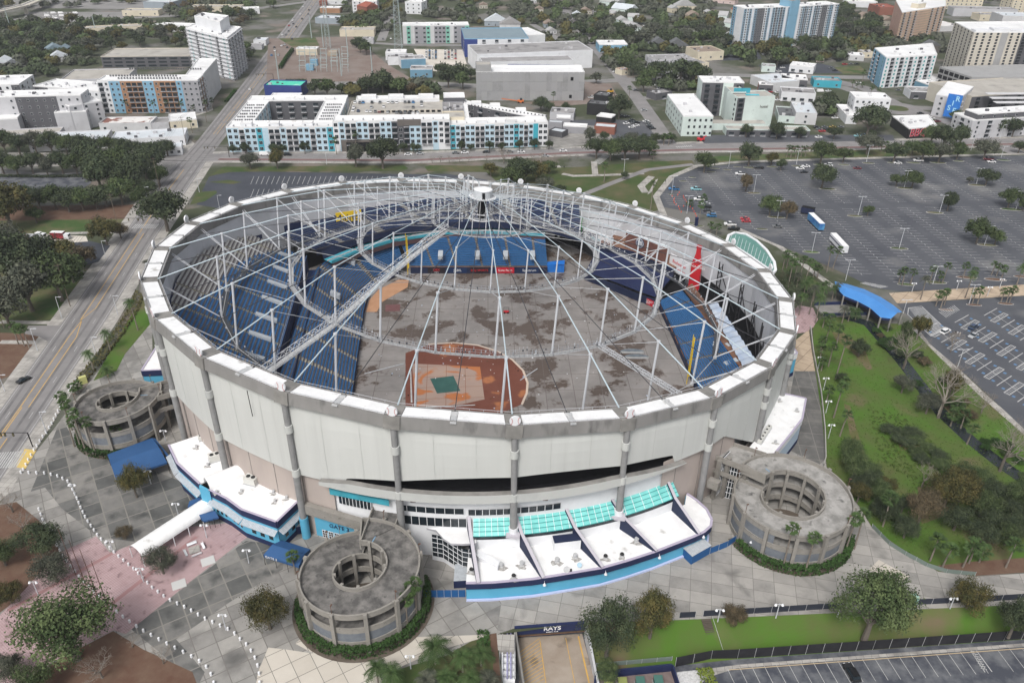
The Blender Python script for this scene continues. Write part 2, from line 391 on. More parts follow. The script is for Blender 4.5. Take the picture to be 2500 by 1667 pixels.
street([(740,95),(980,110),(1180,112),(1340,105)],9,.052)
street([(930,100),(950,50),(960,0)],9,.06)
street([(1700,130),(1560,80),(1450,30),(1360,-20)],9,.064)
street([(0,395),(200,402),(400,405)],7,.05,WALK)
street([(-60,420),(160,428),(390,405)],6,.054)
kind(ST.build('town_streets'))
kind(MB().sheet([(g(2190,265).x+18*math.cos(a*.3142),g(2190,265).y+18*math.sin(a*.3142))for a in range(20)],.075,ROAD).build('roundabout_road'))
kind(MB().sheet([(g(2190,265).x+8*math.cos(a*.3142),g(2190,265).y+8*math.sin(a*.3142))for a in range(20)],.085,GRASS).build('roundabout_lawn'))
for nm_,pts,mt in[('asphalt_lot',[(1315,295),(1500,292),(1620,300),(1600,332),(1480,345),(1300,345)],ASPH),('shell_car_park',[(1010,120),(1130,122),(1145,178),(1095,178),(1040,172)],SHELL),('asphalt_lot',[(1700,330),(2180,330),(2185,345),(2060,356),(1720,352)],ASPH),('asphalt_lot',[(1850,160),(2000,155),(2110,180),(1880,180)],ASPHD),('asphalt_lot',[(1720,130),(1850,125),(1860,145),(1740,150)],ASPHD),('asphalt_lot',[(2040,100),(2180,105),(2180,120),(2060,120)],ASPHD),('grey_car_park',[(60,30),(300,30),(330,62),(60,62)],ROADF),('concrete_yard',[(0,0),(420,0),(400,24),(0,20)],ROADF),('substation_gravel',[(690,115),(870,118),(890,185),(700,185)],GREYGR),('substation_dirt',[(655,95),(860,90),(1000,200),(650,200)],DIRT),('brown_lawn',[(680,95),(770,92),(780,112),(715,116)],LAWN),('verge',[(655,190),(860,190),(880,200),(650,200)],LAWN),('construction_dirt',[(1428,200),(1490,205),(1510,240),(1490,250),(1340,262),(1270,250),(1425,245)],DIRT),('dirt_track',[(850,112),(880,118),(1010,196),(950,200)],DIRT),('empty_brown_lot',[(2035,165),(2100,162),(2120,180),(2060,182)],LAWN),('market_yard',[(1330,300),(1480,310),(1500,345),(1340,365)],PLAZA),('grey_lot',[(520,270),(520,225),(460,290)],WALK),('old_car_park',[(-80,428),(225,424),(222,448),(190,470),(0,505),(-80,505)],ASPHW),('depot_drive',[(60,600),(150,570),(215,588),(270,600),(240,640),(200,650),(70,645)],ASPHD),('shell_drive',[(110,572),(210,577),(215,590),(115,597)],SHELL)]:
 sheet(nm_,pts,mt,.042+.004*_zc[0]%.04)
for pts,mt in[([(-80,505),(330,500),(345,510),(290,560),(-80,560)],MULCH),([(-80,540),(305,535),(280,570),(-80,575)],LAWN),([(-80,650),(215,672),(170,740),(150,775),(60,790),(-80,800)],LAWN),([(-80,810),(95,815),(100,835),(60,870),(20,920),(-80,950)],MULCH),([(-80,470),(-80,500),(60,498),(60,455)],MULCH)]:
 sheet('verge',pts,mt,.036)
for a,b in[((150,570),(320,566)),((0,786),(130,788)),((0,835),(95,836))]:band('path',a,b,2.5,WALK,.05)
sheet('driveway',[(70,795),(150,795),(118,835),(95,822),(60,815)],ROAD,.06)
sheet('green_wedge',[(228,930),(262,870),(335,745),(345,720),(372,785),(305,865),(285,905),(240,925)],GRASSB,.065)
sheet('small_north_lot',[(480,500),(492,470),(510,432),(560,418),(1010,426),(1090,425),(1190,440),(1200,480),(600,520)],ASPHD,.05)
for pts in([(512,430),(545,408),(985,404),(997,411),(985,418),(590,420),(560,421)],[(1036,408),(1050,404),(1215,406),(1300,430),(1230,440),(1200,421),(1045,419)],[(464,500),(480,470),(528,466),(530,472),(500,492)],[(508,445),(560,440),(590,445),(570,450)]):
 sheet('green_verge',pts,GRASS,.062)
sl_=MB()
for k in range(34):
 for v0,v1,s0 in((431,450,8),(462,482,8)):
  u0=620+k*12.6
  a,b=g(u0,v0),g(u0-s0,v1)
  d=(b-a).normalized();n=Vector((-d.y,d.x,0))*.1
  sl_.quad(*[(q.x,q.y,.066)for q in(a-n,b-n,b+n,a+n)],PAINT)
kind(sl_.build('stall_lines'))
sheet('park_lawn',[(1180,415),(1420,408),(1600,395),(1690,392),(1695,405),(1640,430),(1605,470),(1615,510),(1560,530),(1400,500),(1290,480),(1220,450)],GRASS,.057)
sheet('park_lawn',[(1690,385),(2120,366),(2200,364),(2400,376),(2300,380),(1950,392),(1750,398)],LAWN,.057)
pp=MB()
street([(1360,405),(1375,425),(1400,430),(1480,428),(1570,424)],3.2,.07,WALK,pp)
street([(1450,395),(1453,425)],3.5,.074,WALK,pp)
street([(1400,485),(1500,445),(1580,415),(1690,402)],4.0,.078,ROAD,pp)
street([(1620,525),(1602,480),(1640,432),(1700,406),(1800,396),(2000,390),(2500,376)],3.5,.083,WALK,pp)
street([(1575,470),(1565,455),(1590,432)],4,.073,WALK,pp)
street([(1780,550),(1900,600),(2040,705)],3.,.072,WALK,pp)
street([(2232,800),(2300,870),(2400,965),(2520,1070)],2.6,.075,WALK,pp)
kind(pp.build('park_paths'))
BL=[(1612,505),(1603,478),(1640,436),(1705,410),(1800,400),(2000,392),(2500,380),(2760,375),(2760,700),(2500,700),(2200,712),(2130,703),(2070,672),(1960,622),(1880,590),(1760,535),(1700,520)]
sheet('big_car_park',BL,ASPH,.065)
sheet('east_car_park',[(2190,742),(2760,706),(2760,1300),(2520,1066),(2370,925),(2270,840),(2225,780)],ASPH,.065)
sheet('promenade',[(2170,716),(2500,695),(2760,680),(2760,706),(2500,722),(2190,741)],TANW,.08)
band('pale_seam',(2018,480),(2215,655),.5,PAINT,.078)
band('pale_seam',(2015,478),(1940,400),.4,PAINT,.078);band('pale_seam',(2215,655),(2260,690),.5,PAINT,.078)
def inpoly(p,poly):
 c=False;j=len(poly)-1
 for i in range(len(poly)):
  xi,yi=poly[i];xj,yj=poly[j]
  if(yi>p[1])!=(yj>p[1])and p[0]<(xj-xi)*(p[1]-yi)/(yj-yi)+xi:c=not c
  j=i
 return c
BW=[(g(*q).x,g(*q).y)for q in BL]
a0=R2(-85.35);du=Vector((math.cos(a0),math.sin(a0),0));dvv=Vector((-du.y,du.x,0))
O=Vector((158.85,391.94,0));mk=MB();st=Vector((math.cos(R2(-4.4)),math.sin(R2(-4.4)),0))
ISL=[]
for i in range(-9,14):
 for k in range(-32,30):
  p=O+dvv*14.75*i+du*3.2*k
  if not inpoly((p.x,p.y),BW)or not inpoly((p.x+6,p.y),BW)or not inpoly((p.x-6,p.y),BW):continue
  if px(p)[0]>2620:continue
  if(k%29)in(0,1):continue
  A=p-st*4.7;B=p+st*4.7
  n=Vector((-st.y,st.x,0))*.075
  z=Vector((0,0,.079))
  mk.quad(A-n+z,B-n+z,B+n+z,A+n+z,PAINT)
  C_=p+du*1.6*.0;D_=p+du*1.5;m_=Vector((.1,0,0))
  mk.quad(C_-m_+z*1.02,D_-m_+z*1.02,D_+m_+z*1.02,C_+m_+z*1.02,PAINT)
kind(mk.build('stall_lines'))
mk=MB();hd=Vector((math.cos(R2(36.5)),math.sin(R2(36.5)),0));hn=Vector((-hd.y,hd.x,0))
EP=[(g(*q).x,g(*q).y)for q in[(2235,775),(2760,722),(2760,1290),(2520,1056),(2380,918),(2285,838)]]
def lineq(mb,A,B,w,mt,z=.08):
 A,B=Vector((A[0],A[1],0)),Vector((B[0],B[1],0));d=(B-A).normalized();n=Vector((-d.y,d.x,0))*w/2;zz=Vector((0,0,z))
 mb.quad(A-n+zz,B-n+zz,B+n+zz,A+n+zz,mt)
sp=Vector((math.cos(R2(-64)),math.sin(R2(-64)),0));H0=Vector((163.2,256.2,0));row=Vector((12.3,15.3,0))
for i in range(-3,9):
 for k in range(-8,16):
  p=H0+row*i+Vector((1.97,-9.45,0))*k
  if not inpoly((p.x,p.y),EP):continue
  q=p+Vector((.99,-4.7,0))
  lineq(mk,p,q+(q-p)*1.0,.16,PAINT)
  lineq(mk,p-hd*5.2,p+hd*5.2,.3,PAINT)
  w2=hn*.9
  for s_ in(-1,1):lineq(mk,q+w2*s_-hd*5.4,q+w2*s_+hd*5.4,.26,PAINT)
  for t_ in(-5.4,5.4):lineq(mk,q-w2+hd*t_,q+w2+hd*t_,.26,PAINT)
  for j in range(10):lineq(mk,q-w2+hd*(j*1.08-5.),q+w2+hd*(j*1.08-4.6),.22,PAINT,.082)
  for s_ in(-1,1):
   for m_ in(0,1):
    c_=p+(q-p)*(.5+m_)+hd*4.1*s_
    mk.quad(*[c_+hd*a*.55+hn*b*.5+Vector((0,0,.085))for a,b in((-1,-1),(1,-1),(1,1),(-1,1))],PAINTB)
hz=[g(2218,752),g(2250,748),g(2308,803),g(2273,821),g(2216,768)]
for a,b in zip(hz,hz[1:]+hz[:1]):lineq(mk,a,b,.3,PAINT)
A,B,C_,D_=g(2218,752),g(2250,748),g(2308,803),g(2273,821)
for j in range(26):
 t=(j+.5)/26;lineq(mk,A.lerp(D_,t),B.lerp(C_,max(0,min(1,t+.05))),.28,PAINT,.083)
A,B,C_,D_=g(2290,762),g(2330,745),g(2344,757),g(2309,776)
for j in range(10):t=(j+.5)/10;lineq(mk,A.lerp(B,t),D_.lerp(C_,t),.28,PAINT,.083)
A,B,C_,D_=g(2098,692),g(2112,689),g(2170,700),g(2150,704)
for j in range(14):t=(j+.5)/14;lineq(mk,A.lerp(D_,t),B.lerp(C_,t),.25,PAINT,.083)
kind(mk.build('accessible_bay_markings'))
isl=MB();iw=MB()
for u,v,L,mt in[(2087,528,30,LAWN),(2195,607,34,GRASS),(2210,460,32,GRASS),(2282,520,32,LAWN),(2385,453,32,GRASS),(2410,599,36,LAWN),(1980,616,34,GRASSB),(1895,531,36,LAWN),(1840,472,28,GRASSB),(2020,462,34,GRASS),(2470,512,40,LAWN),(1684,546,22,LAWN),(1705,552,24,GRASS),(1668,443,16,GRASS),(1690,434,16,GRASS),(1638,475,12,GRASS),(1775,415,18,GRASS),(1800,408,16,GRASS),(1735,420,20,LAWN),(1745,412,20,GRASS),(1830,410,26,LAWN),(1885,408,22,LAWN),(1945,506-100,20,GRASS),(2000,403,24,LAWN),(2060,403,22,LAWN),(2120,399,24,GRASS),(2180,398,22,LAWN),(2230,398,26,LAWN),(2290,398,30,LAWN),(2340,394,20,LAWN),(2450,392,24,LAWN),(1860,560,24,GRASS),(2360,678,38,MULCH),(2285,690,40,LAWN),(2430,683,40,MULCH),(2212,695,34,LAWN),(2495,676,30,MULCH),(2310,757,28,DIRT),(2378,745,28,MULCH),(2455,742,28,MULCH)]:
 c_=g(u,v);hl=L/2/(F/dist(c_))
 P=[(c_.x+hl*1.1*math.cos(t*R2(30))*.95,c_.y+hl*.30*math.sin(t*R2(30))-hl*.12*math.cos(t*R2(30)))for t in range(12)]
 P2=[(c_.x+(x-c_.x)*1.09,c_.y+(y-c_.y)*1.18)for x,y in P]
 isl.prism(P2,.05,.19,KERB);isl.prism(P,.15,.22,mt)
kind(isl.build('planted_islands'))
PK=[(1985,800),(2000,780),(2050,775),(2110,790),(2190,790),(2228,800),(2520,1078),(2720,1260),(2720,1400),(2500,1396),(2380,1405),(2290,1394),(2200,1338),(2130,1288),(2100,1238),(2018,1138),(2006,1010),(1985,868)]
sheet('park_lawn_east',PK,GRASSB,.04)
sheet('mulch_ground',[(2290,1380),(2380,1370),(2520,1360),(2720,1380),(2720,1402),(2500,1397),(2380,1405),(2300,1396)],MULCH,.055)
for pts in([(2030,810),(2060,812),(2110,850),(2130,900),(2118,905),(2080,860),(2040,830)],[(2060,985),(2075,990),(2095,1060),(2120,1140),(2105,1135),(2075,1060)],[(2185,1065),(2230,1062),(2250,1090),(2200,1100)],[(2240,1190),(2300,1160),(2360,1190),(2330,1250),(2250,1280)]):sheet('worn_ground',pts,mat('worn_ground',(.10,.10,.035),.95,(.15,.11,.075),.25,9,.4,.65),.05)
sheet('path',[(1600,440),(1607,437),(1590,470),(1580,476)],WALK,.06)
cw=MB();crk=[(2070,775),(2120,790),(2155,830),(2200,880),(2250,945),(2300,1010),(2370,1075),(2440,1130),(2520,1185),(2700,1300)]
street(crk,4.6,.07,WATER,cw);kind(cw.build('creek_water'))
sheet('dark_bank',[(2035,680),(1890,700),(1900,640),(1930,660),(2010,680)],mat('shrub_bed',(.03,.05,.02),.95,(.07,.06,.035),.2),.05)
sheet('grass_bank',[(1895,648),(1905,640),(2000,690),(1985,705),(1950,690)],GRASS,.055)
CONC=mat('weathered_concrete',(.17,.165,.155),.9,(.26,.25,.235),.25,9,.35,.65,dirt=((.09,.088,.085),.12,.58,.75))
CONCF=mat('beam_concrete',(.19,.185,.178),.9,(.25,.243,.235),.12,9,.35,.65,dirt=((.12,.118,.115),.35,.56,.72))
CONCC=mat('column_concrete',(.21,.21,.21),.85,(.26,.26,.26),.5)
FAB=mat('grey_fabric_panel',(.46,.47,.455),.7,(.49,.50,.48),.05,dirt=((.36,.37,.365),.09,.55,.75))
WROOF=mat('white_roof_membrane',(.70,.70,.70),.6,(.80,.80,.80),.35,dirt=((.42,.41,.39),.28,.64,.76))
WHITE=mat('white_paint',(.74,.75,.77),.55,(.68,.69,.71),.3)
STEELW=mat('white_steel',(.50,.515,.54),.5)
STEELG=mat('grey_steel',(.38,.39,.40),.6,(.5,.5,.5),1.)
RIDGE=mat('pale_blue_cable_sleeve',(.42,.50,.54),.5)
DARKC=mat('black_cable',(.04,.04,.045),.7)
CATD=mat('dark_catwalk_mesh',(.07,.075,.085),.7)
NAVY=mat('navy_paint',(.012,.018,.065),.7,(.018,.028,.08),.2)
NAVYD=mat('navy_dark_wall',(.010,.016,.05),.7,(.018,.026,.06),.2)
BLUEA=mat('awning_blue',(.022,.075,.19),.7,(.03,.09,.22),.15)
CYAN=mat('sky_blue_paint',(.09,.36,.54),.6,(.11,.39,.57),.3)
TEAL=mat('teal_paint',(.05,.27,.34),.6,(.05,.36,.46),.4)
SEATB=mat('blue_seats',(.03,.115,.27),.6,(.045,.155,.34),1.5,8,.3,.7,dirt=((.03,.05,.10),1.1,.64,.69))
SEATN=mat('navy_seats',(.014,.028,.09),.6,(.02,.05,.14),1.)
SEATG=mat('bare_aluminium_benches',(.40,.40,.40),.5,(.34,.33,.32),.6)
TREAD=mat('seating_concrete',(.13,.12,.135),.9,(.19,.17,.17),.3,8,.35,.65,dirt=((.05,.04,.055),.8,.6,.68))
AISLE=mat('aisle_steps',(.30,.28,.22),.9,(.20,.19,.16),.8)
INNERW=mat('inner_wall_lining',(.56,.57,.60),.7,(.46,.47,.50),.06,8,.4,.7,dirt=((.42,.43,.45),.07,.55,.72))
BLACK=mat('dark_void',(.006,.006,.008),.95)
GLASS=mat('dark_glass',(.015,.022,.028),.12,spec=.6)
BEIGE=mat('rose_beige_concrete',(.44,.38,.345),.85,(.37,.32,.295),.1)
RUST=mat('rust_brown_deck',(.15,.075,.05),.9,(.22,.12,.08),.4)
AQUA=mat('aqua_glass_roof',(.15,.50,.47),.3,(.22,.60,.57),.25,dirt=((.10,.38,.36),.3,.55,.7))
FIELD=grid_mat('field_concrete',[(.15,.133,.125),(.215,.20,.19),(.275,.255,.242),(.20,.202,.21)],(.13,.11,.10),(9.5,9.5),R2(-2),.2,rough=.75,stain=((.10,.076,.062),.06,.505,.55,.2),noise_sc=.12,wet=True,var=.12)
CLAY=mat('red_clay_wet',(.135,.045,.028),.7,(.17,.06,.04),.1,dirt=((.36,.14,.06),.10,.60,.66))
INF=grid_mat('infield_stained_concrete',[(.27,.21,.18),(.33,.24,.20),(.38,.27,.21)],(.25,.12,.07),(6.5,6.5),R2(-4),.2,stain=((.40,.145,.055),.08,.53,.58,.8),noise_sc=.15,var=.12)
TARP=mat('green_tarp',(.03,.085,.075),.6,(.04,.11,.095),.4)
CLAYO=mat('orange_warning_track',(.46,.26,.155),.9,(.40,.215,.12),.3)
REDP=mat('red_paint',(.50,.02,.03),.5);YELW=mat('yellow_paint',(.62,.42,.015),.5,(.7,.5,.03),.5);ORANGE=mat('orange_paint',(.6,.16,.04),.6)
LGREEN=mat('green_sign_paint',(.03,.36,.04),.5)
def streak(m_,sz):
 t=m_.node_tree;tc=[n for n in t.nodes if n.type=='TEX_COORD'][0];mp=t.nodes.new('ShaderNodeMapping');mp.inputs['Scale'].default_value=(1,1,sz)
 for l in list(tc.outputs['Object'].links):s_=l.to_socket;t.links.remove(l);t.links.new(mp.outputs[0],s_)
 t.links.new(tc.outputs['Object'],mp.inputs[0])
FAB2=mat('grey_fabric_streaked',(.54,.55,.53),.7,(.51,.52,.50),.4,9,.35,.65,dirt=((.46,.465,.45),.5,.6,.85));streak(FAB2,.045);streak(CONCF,.3);streak(BEIGE,.3)
TT,AA,TH0=R2(6.443560367),math.radians(-489.1567676),math.radians(141.71141952)
CC=Vector((-11.70309467,246.5659968,150-114.44908884))
NN=Vector((-math.sin(TT)*math.cos(AA),-math.sin(TT)*math.sin(AA),math.cos(TT)))
U0=Vector((math.cos(TT)*math.cos(AA),math.cos(TT)*math.sin(AA),math.sin(TT)));V0=NN.cross(U0)
def pt(r,k,h=0.):
 th=TH0-k*math.pi/12-AA
 return CC+r*(math.cos(th)*U0+math.sin(th)*V0)+h*NN
def ptxy(r,k,z):
 p=pt(r,k,0);return Vector((p.x,p.y,z))
stad=thing('stadium','huge round domed ballpark with its roof fabric torn away, cable net bare over blue seats','stadium',(0,0,0))
rb=MB()
prof=[(105.4,-4.2),(105.4,-1.2),(99.9,-1.2),(99.9,-4.2)]
prof=[(105.4,-4.2),(105.4,-1.0),(105.0,-1.0),(105.0,-1.35),(100.3,-1.35),(100.3,-1.1),(99.9,-1.1),(99.9,-4.6)]
n=len(prof)
vs=[pt(r,k,h)for k in range(24)for r,h in prof]
rb.add(vs,[(k*n+i,k*n+(i+1)%n,((k+1)%24)*n+(i+1)%n,((k+1)%24)*n+i)for k in range(24)for i in range(n)],CONCF)
for k in range(24):
 for a,b,r0,r1,h in((k-.07,k+.07,100.4,105.55,-.92),(k+.475,k+.525,100.2,104.9,-1.05)):
  P=[pt(r,kk,hh)for kk in(a,b)for r in(r0,r1)for hh in(-4.25 if r>105 else-1.4,h)]
  rb.add([P[0],P[4],P[6],P[2],P[1],P[5],P[7],P[3]],[(0,1,2,3),(4,7,6,5),(0,4,5,1),(1,5,6,2),(2,6,7,3),(3,7,4,0)],CONC if h>-1 else STEELG)
rb.build('ring_beam',stad)
for k in range(24):
 for a,b in((k+.075,k+.47),(k+.53,k+.925)):
  m_=MB();P=[]
  for kk in(a,b):
   for r in(100.7,104.8):
    t=kk-math.floor(kk);q0,q1=pt(r,math.floor(kk),-1.32),pt(r,math.floor(kk)+1,-1.32);q=q0.lerp(q1,t);P+=[q,q+NN*.32]
  m_.add([P[0],P[4],P[6],P[2],P[1],P[5],P[7],P[3]],[(0,1,2,3),(4,7,6,5),(0,4,5,1),(1,5,6,2),(2,6,7,3),(3,7,4,0)],WROOF)
  m_.build('roof_membrane_strip',stad)
rl=MB()
for k in range(24):
 for r,h in((100.,-.55),(105.1,-.6)):
  rl.beam(pt(r,k,h),pt(r,k+1,h),.07,.07,STEELW)
  for j in range(8):q=pt(r,k,h).lerp(pt(r,k+1,h),j/8);rl.beam(q,q-NN*.6,.06,.06,STEELW)
rl.build('edge_railing',stad)
def zbot(k):
 k=k%24
 if 12.5<=k<=20.8:return 20.5
 return 7.4
for k in range(24):
 p=pt(104.95,k,0);top=pt(104.95,k,-4.2).z;m_=MB()
 zb=10.2 if k in(15,14)else 0
 m_.tube([(p.x,p.y,zb),(p.x,p.y,21)],[.9,.9],CONCC,20);m_.tube([(p.x,p.y,21),(p.x,p.y,top)],[.74,.74],CONCC,20)
 m_.build('column',stad,True)if 0 else None
 o=m_.build('column',stad)
 for zz in(20.6,min(top-6,34)):
  if zz<22 or k in range(11,21):
   MB().tube([(p.x,p.y,zz),(p.x,p.y,zz+2.1)],.99,FAB,20).build('collar',o)
 if k in(17,):MB().tube([(p.x,p.y,0),(p.x,p.y,6.8)],1.12,CYAN,20).build('painted_base',o)
 if k in(14,15,18):MB().tube([(p.x,p.y,10 if k<16 else 9.5),(p.x,p.y,11.9 if k<16 else 10.3)],1.15,WHITE,20).build('white_sleeve',o)
def edge_low(kk):
 z=zbot(kk)
 if 13.4<=kk<=16.5:
  t=(kk-13.4)/3.1
  z=22.7+4.3*max(0,math.sin(math.pi*t))**.8
 if 12.0<=kk<12.7:z=8+(kk-12.0)/.7*12.5
 if 20.5<kk<=21.2:z=20.5-(kk-20.5)/.7*13
 return z
for k in range(24):
 m_=MB();NS=28;r=104.35
 for j in range(NS):
  ks=[k+j/NS,k+(j+1)/NS]
  P=[]
  for kk in ks:
   t=kk-k;base=pt(r,k,0).lerp(pt(r,k+1,0),t);bulge=.55*math.sin(math.pi*t)
   rad=Vector((base.x-CC.x,base.y-CC.y,0)).normalized()
   ztop=base.z-4.1
   zl=edge_low(kk if kk<24 else kk-24)
   P.append([base+rad*(bulge*s)for s in(0,.8,1,.9,.6)])
   zz=[ztop+(zl-ztop)*s for s in(0,.25,.5,.75,1)]
   for i in range(5):P[-1][i].z=zz[i]
  for i in range(4):
   m_.quad(P[0][i+1],P[1][i+1],P[1][i],P[0][i],FAB2)
 o=m_.build('facade_panel',stad)
 if 11<=k<=20:
  s2=MB()
  for j in(9,19):
   t=j/28;base=pt(r,k,0).lerp(pt(r,k+1,0),t);rad=Vector((base.x-CC.x,base.y-CC.y,0)).normalized();z1=base.z-4.3;z0=edge_low(k+t)
   q=base+rad*(.55*math.sin(math.pi*t)+.06);s2=MB();s2.beam((q.x,q.y,z0+.2),(q.x,q.y,z1),.04,.03,FAB);s2.build('panel_seam',o)
q0,q1=g(598,955,36),None
s_=pt(104.35,17.42,0);rad=Vector((s_.x-CC.x,s_.y-CC.y,0)).normalized()*.45;MB().beam((s_.x+rad.x,s_.y+rad.y,s_.z-5),(s_.x+rad.x*1.1+.2,s_.y+rad.y*1.1,s_.z-12.5),.16,.12,BLACK).build('fabric_slit',stad)
m_=MB()
for j in range(60):
 kk=[13.3+3.45*j/60,13.3+3.45*(j+1)/60]
 lo=[ptxy(105.6,q,20.3)for q in kk]
 hi=[ptxy(105.6,q,20.3+2.6*min(1,(q-13.25)*1.2,(16.95-q)*2))for q in kk]
 hi2=[ptxy(104.2,q,h.z+.05)for q,h in zip(kk,hi)]
 m_.quad(lo[0],hi[0],hi[1],lo[1],FAB);m_.quad(hi[0],hi2[0],hi2[1],hi[1],CONC)
m_.build('torn_facade_band',stad)
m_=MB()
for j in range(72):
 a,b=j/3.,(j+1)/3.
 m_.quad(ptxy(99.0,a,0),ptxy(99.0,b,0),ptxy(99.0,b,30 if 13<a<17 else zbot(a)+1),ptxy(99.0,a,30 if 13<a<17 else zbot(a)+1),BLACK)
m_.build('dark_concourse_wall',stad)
m_=MB()
for k in range(24):
 z0=lambda kk:{0:12,1:11,2:11,3:11,4:11,5:2,6:2,7:1,8:1,9:1,10:1,11:1,12:4,23:18,22:22}.get(kk%24,26)
 a,b=pt(100.2,k,-4.3),pt(100.2,k+1,-4.3)
 for j in range(6):
  p,q=a.lerp(b,j/6),a.lerp(b,(j+1)/6)
  m_.quad(p,q,(q.x,q.y,min(z0(k+1),z0(k))),(p.x,p.y,min(z0(k+1),z0(k))),INNERW)
  if k in(5,6,7,8,9,10,11,12,4):m_.beam((p.x,p.y,p.z),(p.x,p.y,2),.12,.12,STEELG)
m_.build('inner_lining',stad)
m_=MB()
for k10 in range(195,241):
 a,b=k10/10.,(k10+1)/10.
 z0=max(20.5,31-max(0,(a-21.0))*4.3);z1=max(20.5,31-max(0,(b-21.0))*4.3)
 m_.quad(ptxy(99.6,a,z0-3),ptxy(99.6,b,z1-3),ptxy(99.6,b,z1+2.0),ptxy(99.6,a,z0+2.0),NAVY)
m_.build('navy_wall_band',stad)
m_=MB();jt=MB()
for j in range(144):
 a,b=j/6.,(j+1)/6.
 if 13.4<=a<16.6:continue
 m_.quad(ptxy(103.,a,0),ptxy(103.,a,zbot(a)+.6),ptxy(103.,b,zbot(b)+.6),ptxy(103.,b,0),BEIGE)
 if j%2==0:jt.beam(ptxy(103.06,a,0),ptxy(103.06,a,zbot(a)),.12,.1,CONC)
m_.build('lower_wall',stad);jt.build('wall_joints',stad)
HOOP={'A':(83.6,4.9,-15.),'B':(62.5,11.8,-5.6),'C':(40.2,16.9,4.3),'D':(16.4,21.5,13.)}
rad={'A':.34,'B':.33,'C':.22,'D':.14}
for hn_ in 'ABCD':
 r,ht,hb=HOOP[hn_];base=MB().tube([(0,0,0),(0,0,ht-hb)],[rad[hn_]*.95,rad[hn_]],STEELW,8)
 base.tube([(0,0,-.5),(0,0,.2)],rad[hn_]*1.7,STEELG,8);base.tube([(0,0,ht-hb-.3),(0,0,ht-hb+.25)],rad[hn_]*1.5,STEELW,8)
 first=None
 for k in range(24):
  if first is None:
   o=base.build('strut',stad);first=o
  else:o=first.copy();COL.objects.link(o);o.parent=stad
  o.rotation_euler=NN.to_track_quat('Z','Y').to_euler();o.location=pt(r,k,hb)
def sag(a,b,s,n=6):return[a.lerp(b,i/n)-Vector((0,0,1))*s*4*(i/n)*(1-i/n)for i in range(n+1)]
for k in range(24):
 m_=MB();P=[pt(100.2,k,-1.),pt(*[83.6],k,4.9),pt(62.5,k,11.8),pt(40.2,k,16.9),pt(16.4,k,21.5),pt(4.2,k,21.2)]
 P[0]=pt(100.4,k,-.9)
 for a,b,r_ in zip(P,P[1:],(.19,.17,.14,.11,.08)):m_.tube([a,b],r_,RIDGE,6,False)
 m_.build('ridge_cable',stad)
 m_=MB();Q=[(100.2,-2.5,83.6,-15.),(83.6,4.7,62.5,-5.6),(62.5,11.6,40.2,4.3),(40.2,16.7,16.4,13.),(16.4,21.3,4.,16.)]
 for i,(r0,h0,r1,h1)in enumerate(Q):
  for s in(-1,1):
   o_=.0045*s*(2.2 if i==0 else 1)
   m_.tube([pt(r0,k+o_*2,h0),pt(r1,k+o_*100/r1*.5,h1)],(.065 if i<3 else.04)if i else.13,STEELG if i>1 else STEELW,5,False)
 m_.build('diagonal_cable',stad)
 m_=MB();P=[pt(100.3,k+.5,-1.3),pt(84,k+.5,2.2),pt(71.7,k+.5,5.),pt(50.6,k+.5,9.4),pt(20,k+.5,14.5),pt(4,k+.5,17)]
 m_.tube(P,.11,DARKC,5,False);m_.box(pt(101,k+.5,-1.2),1.6,.7,.5,STEELG,0)
 m_.build('valley_cable',stad)
m_=MB()
for hn_ in 'ABC':
 r,ht,hb=HOOP[hn_]
 for k in range(24):
  m_.tube([pt(r,k,hb-.1),pt(r,k+1,hb-.1)],.14,STEELG,5,False)
 m_.build('hoop_cable',stad);m_=MB()
def truss(mb,a,b,w,h,bay,mt,deck=None,hr=None,up=NN):
 a,b=Vector(a),Vector(b);d=(b-a).normalized();X=d.cross(up).normalized();Y=X.cross(d);L=(b-a).length;n=max(1,int(L/bay))
 C4=[(-w/2,0),(w/2,0),(w/2,h),(-w/2,h)]
 for x,y in C4:mb.beam(a+X*x+Y*y,b+X*x+Y*y,.14,.14,mt)
 for i in range(n+1):
  q=a+d*(L*i/n)
  for(x0,y0),(x1,y1)in zip(C4,C4[1:]+C4[:1]):
   mb.beam(q+X*x0+Y*y0,q+X*x1+Y*y1,.1,.1,mt)
   if i<n:
    q2=a+d*(L*(i+1)/n);x0_,y0_,x1_,y1_=(x0,y0,x1,y1)if i%2 else(x1,y1,x0,y0)
    mb.beam(q+X*x0_+Y*y0_,q2+X*x1_+Y*y1_,.09,.09,mt)
 if deck:mb.beam(a+Y*.12,b+Y*.12,.06,w*.8,deck)if 0 else mb.obox(a-X*w*.4+Y*.1,d*L,X*w*.8,Y*.05,deck)
SPEAK=mat('grey_equipment',(.30,.31,.33),.6)
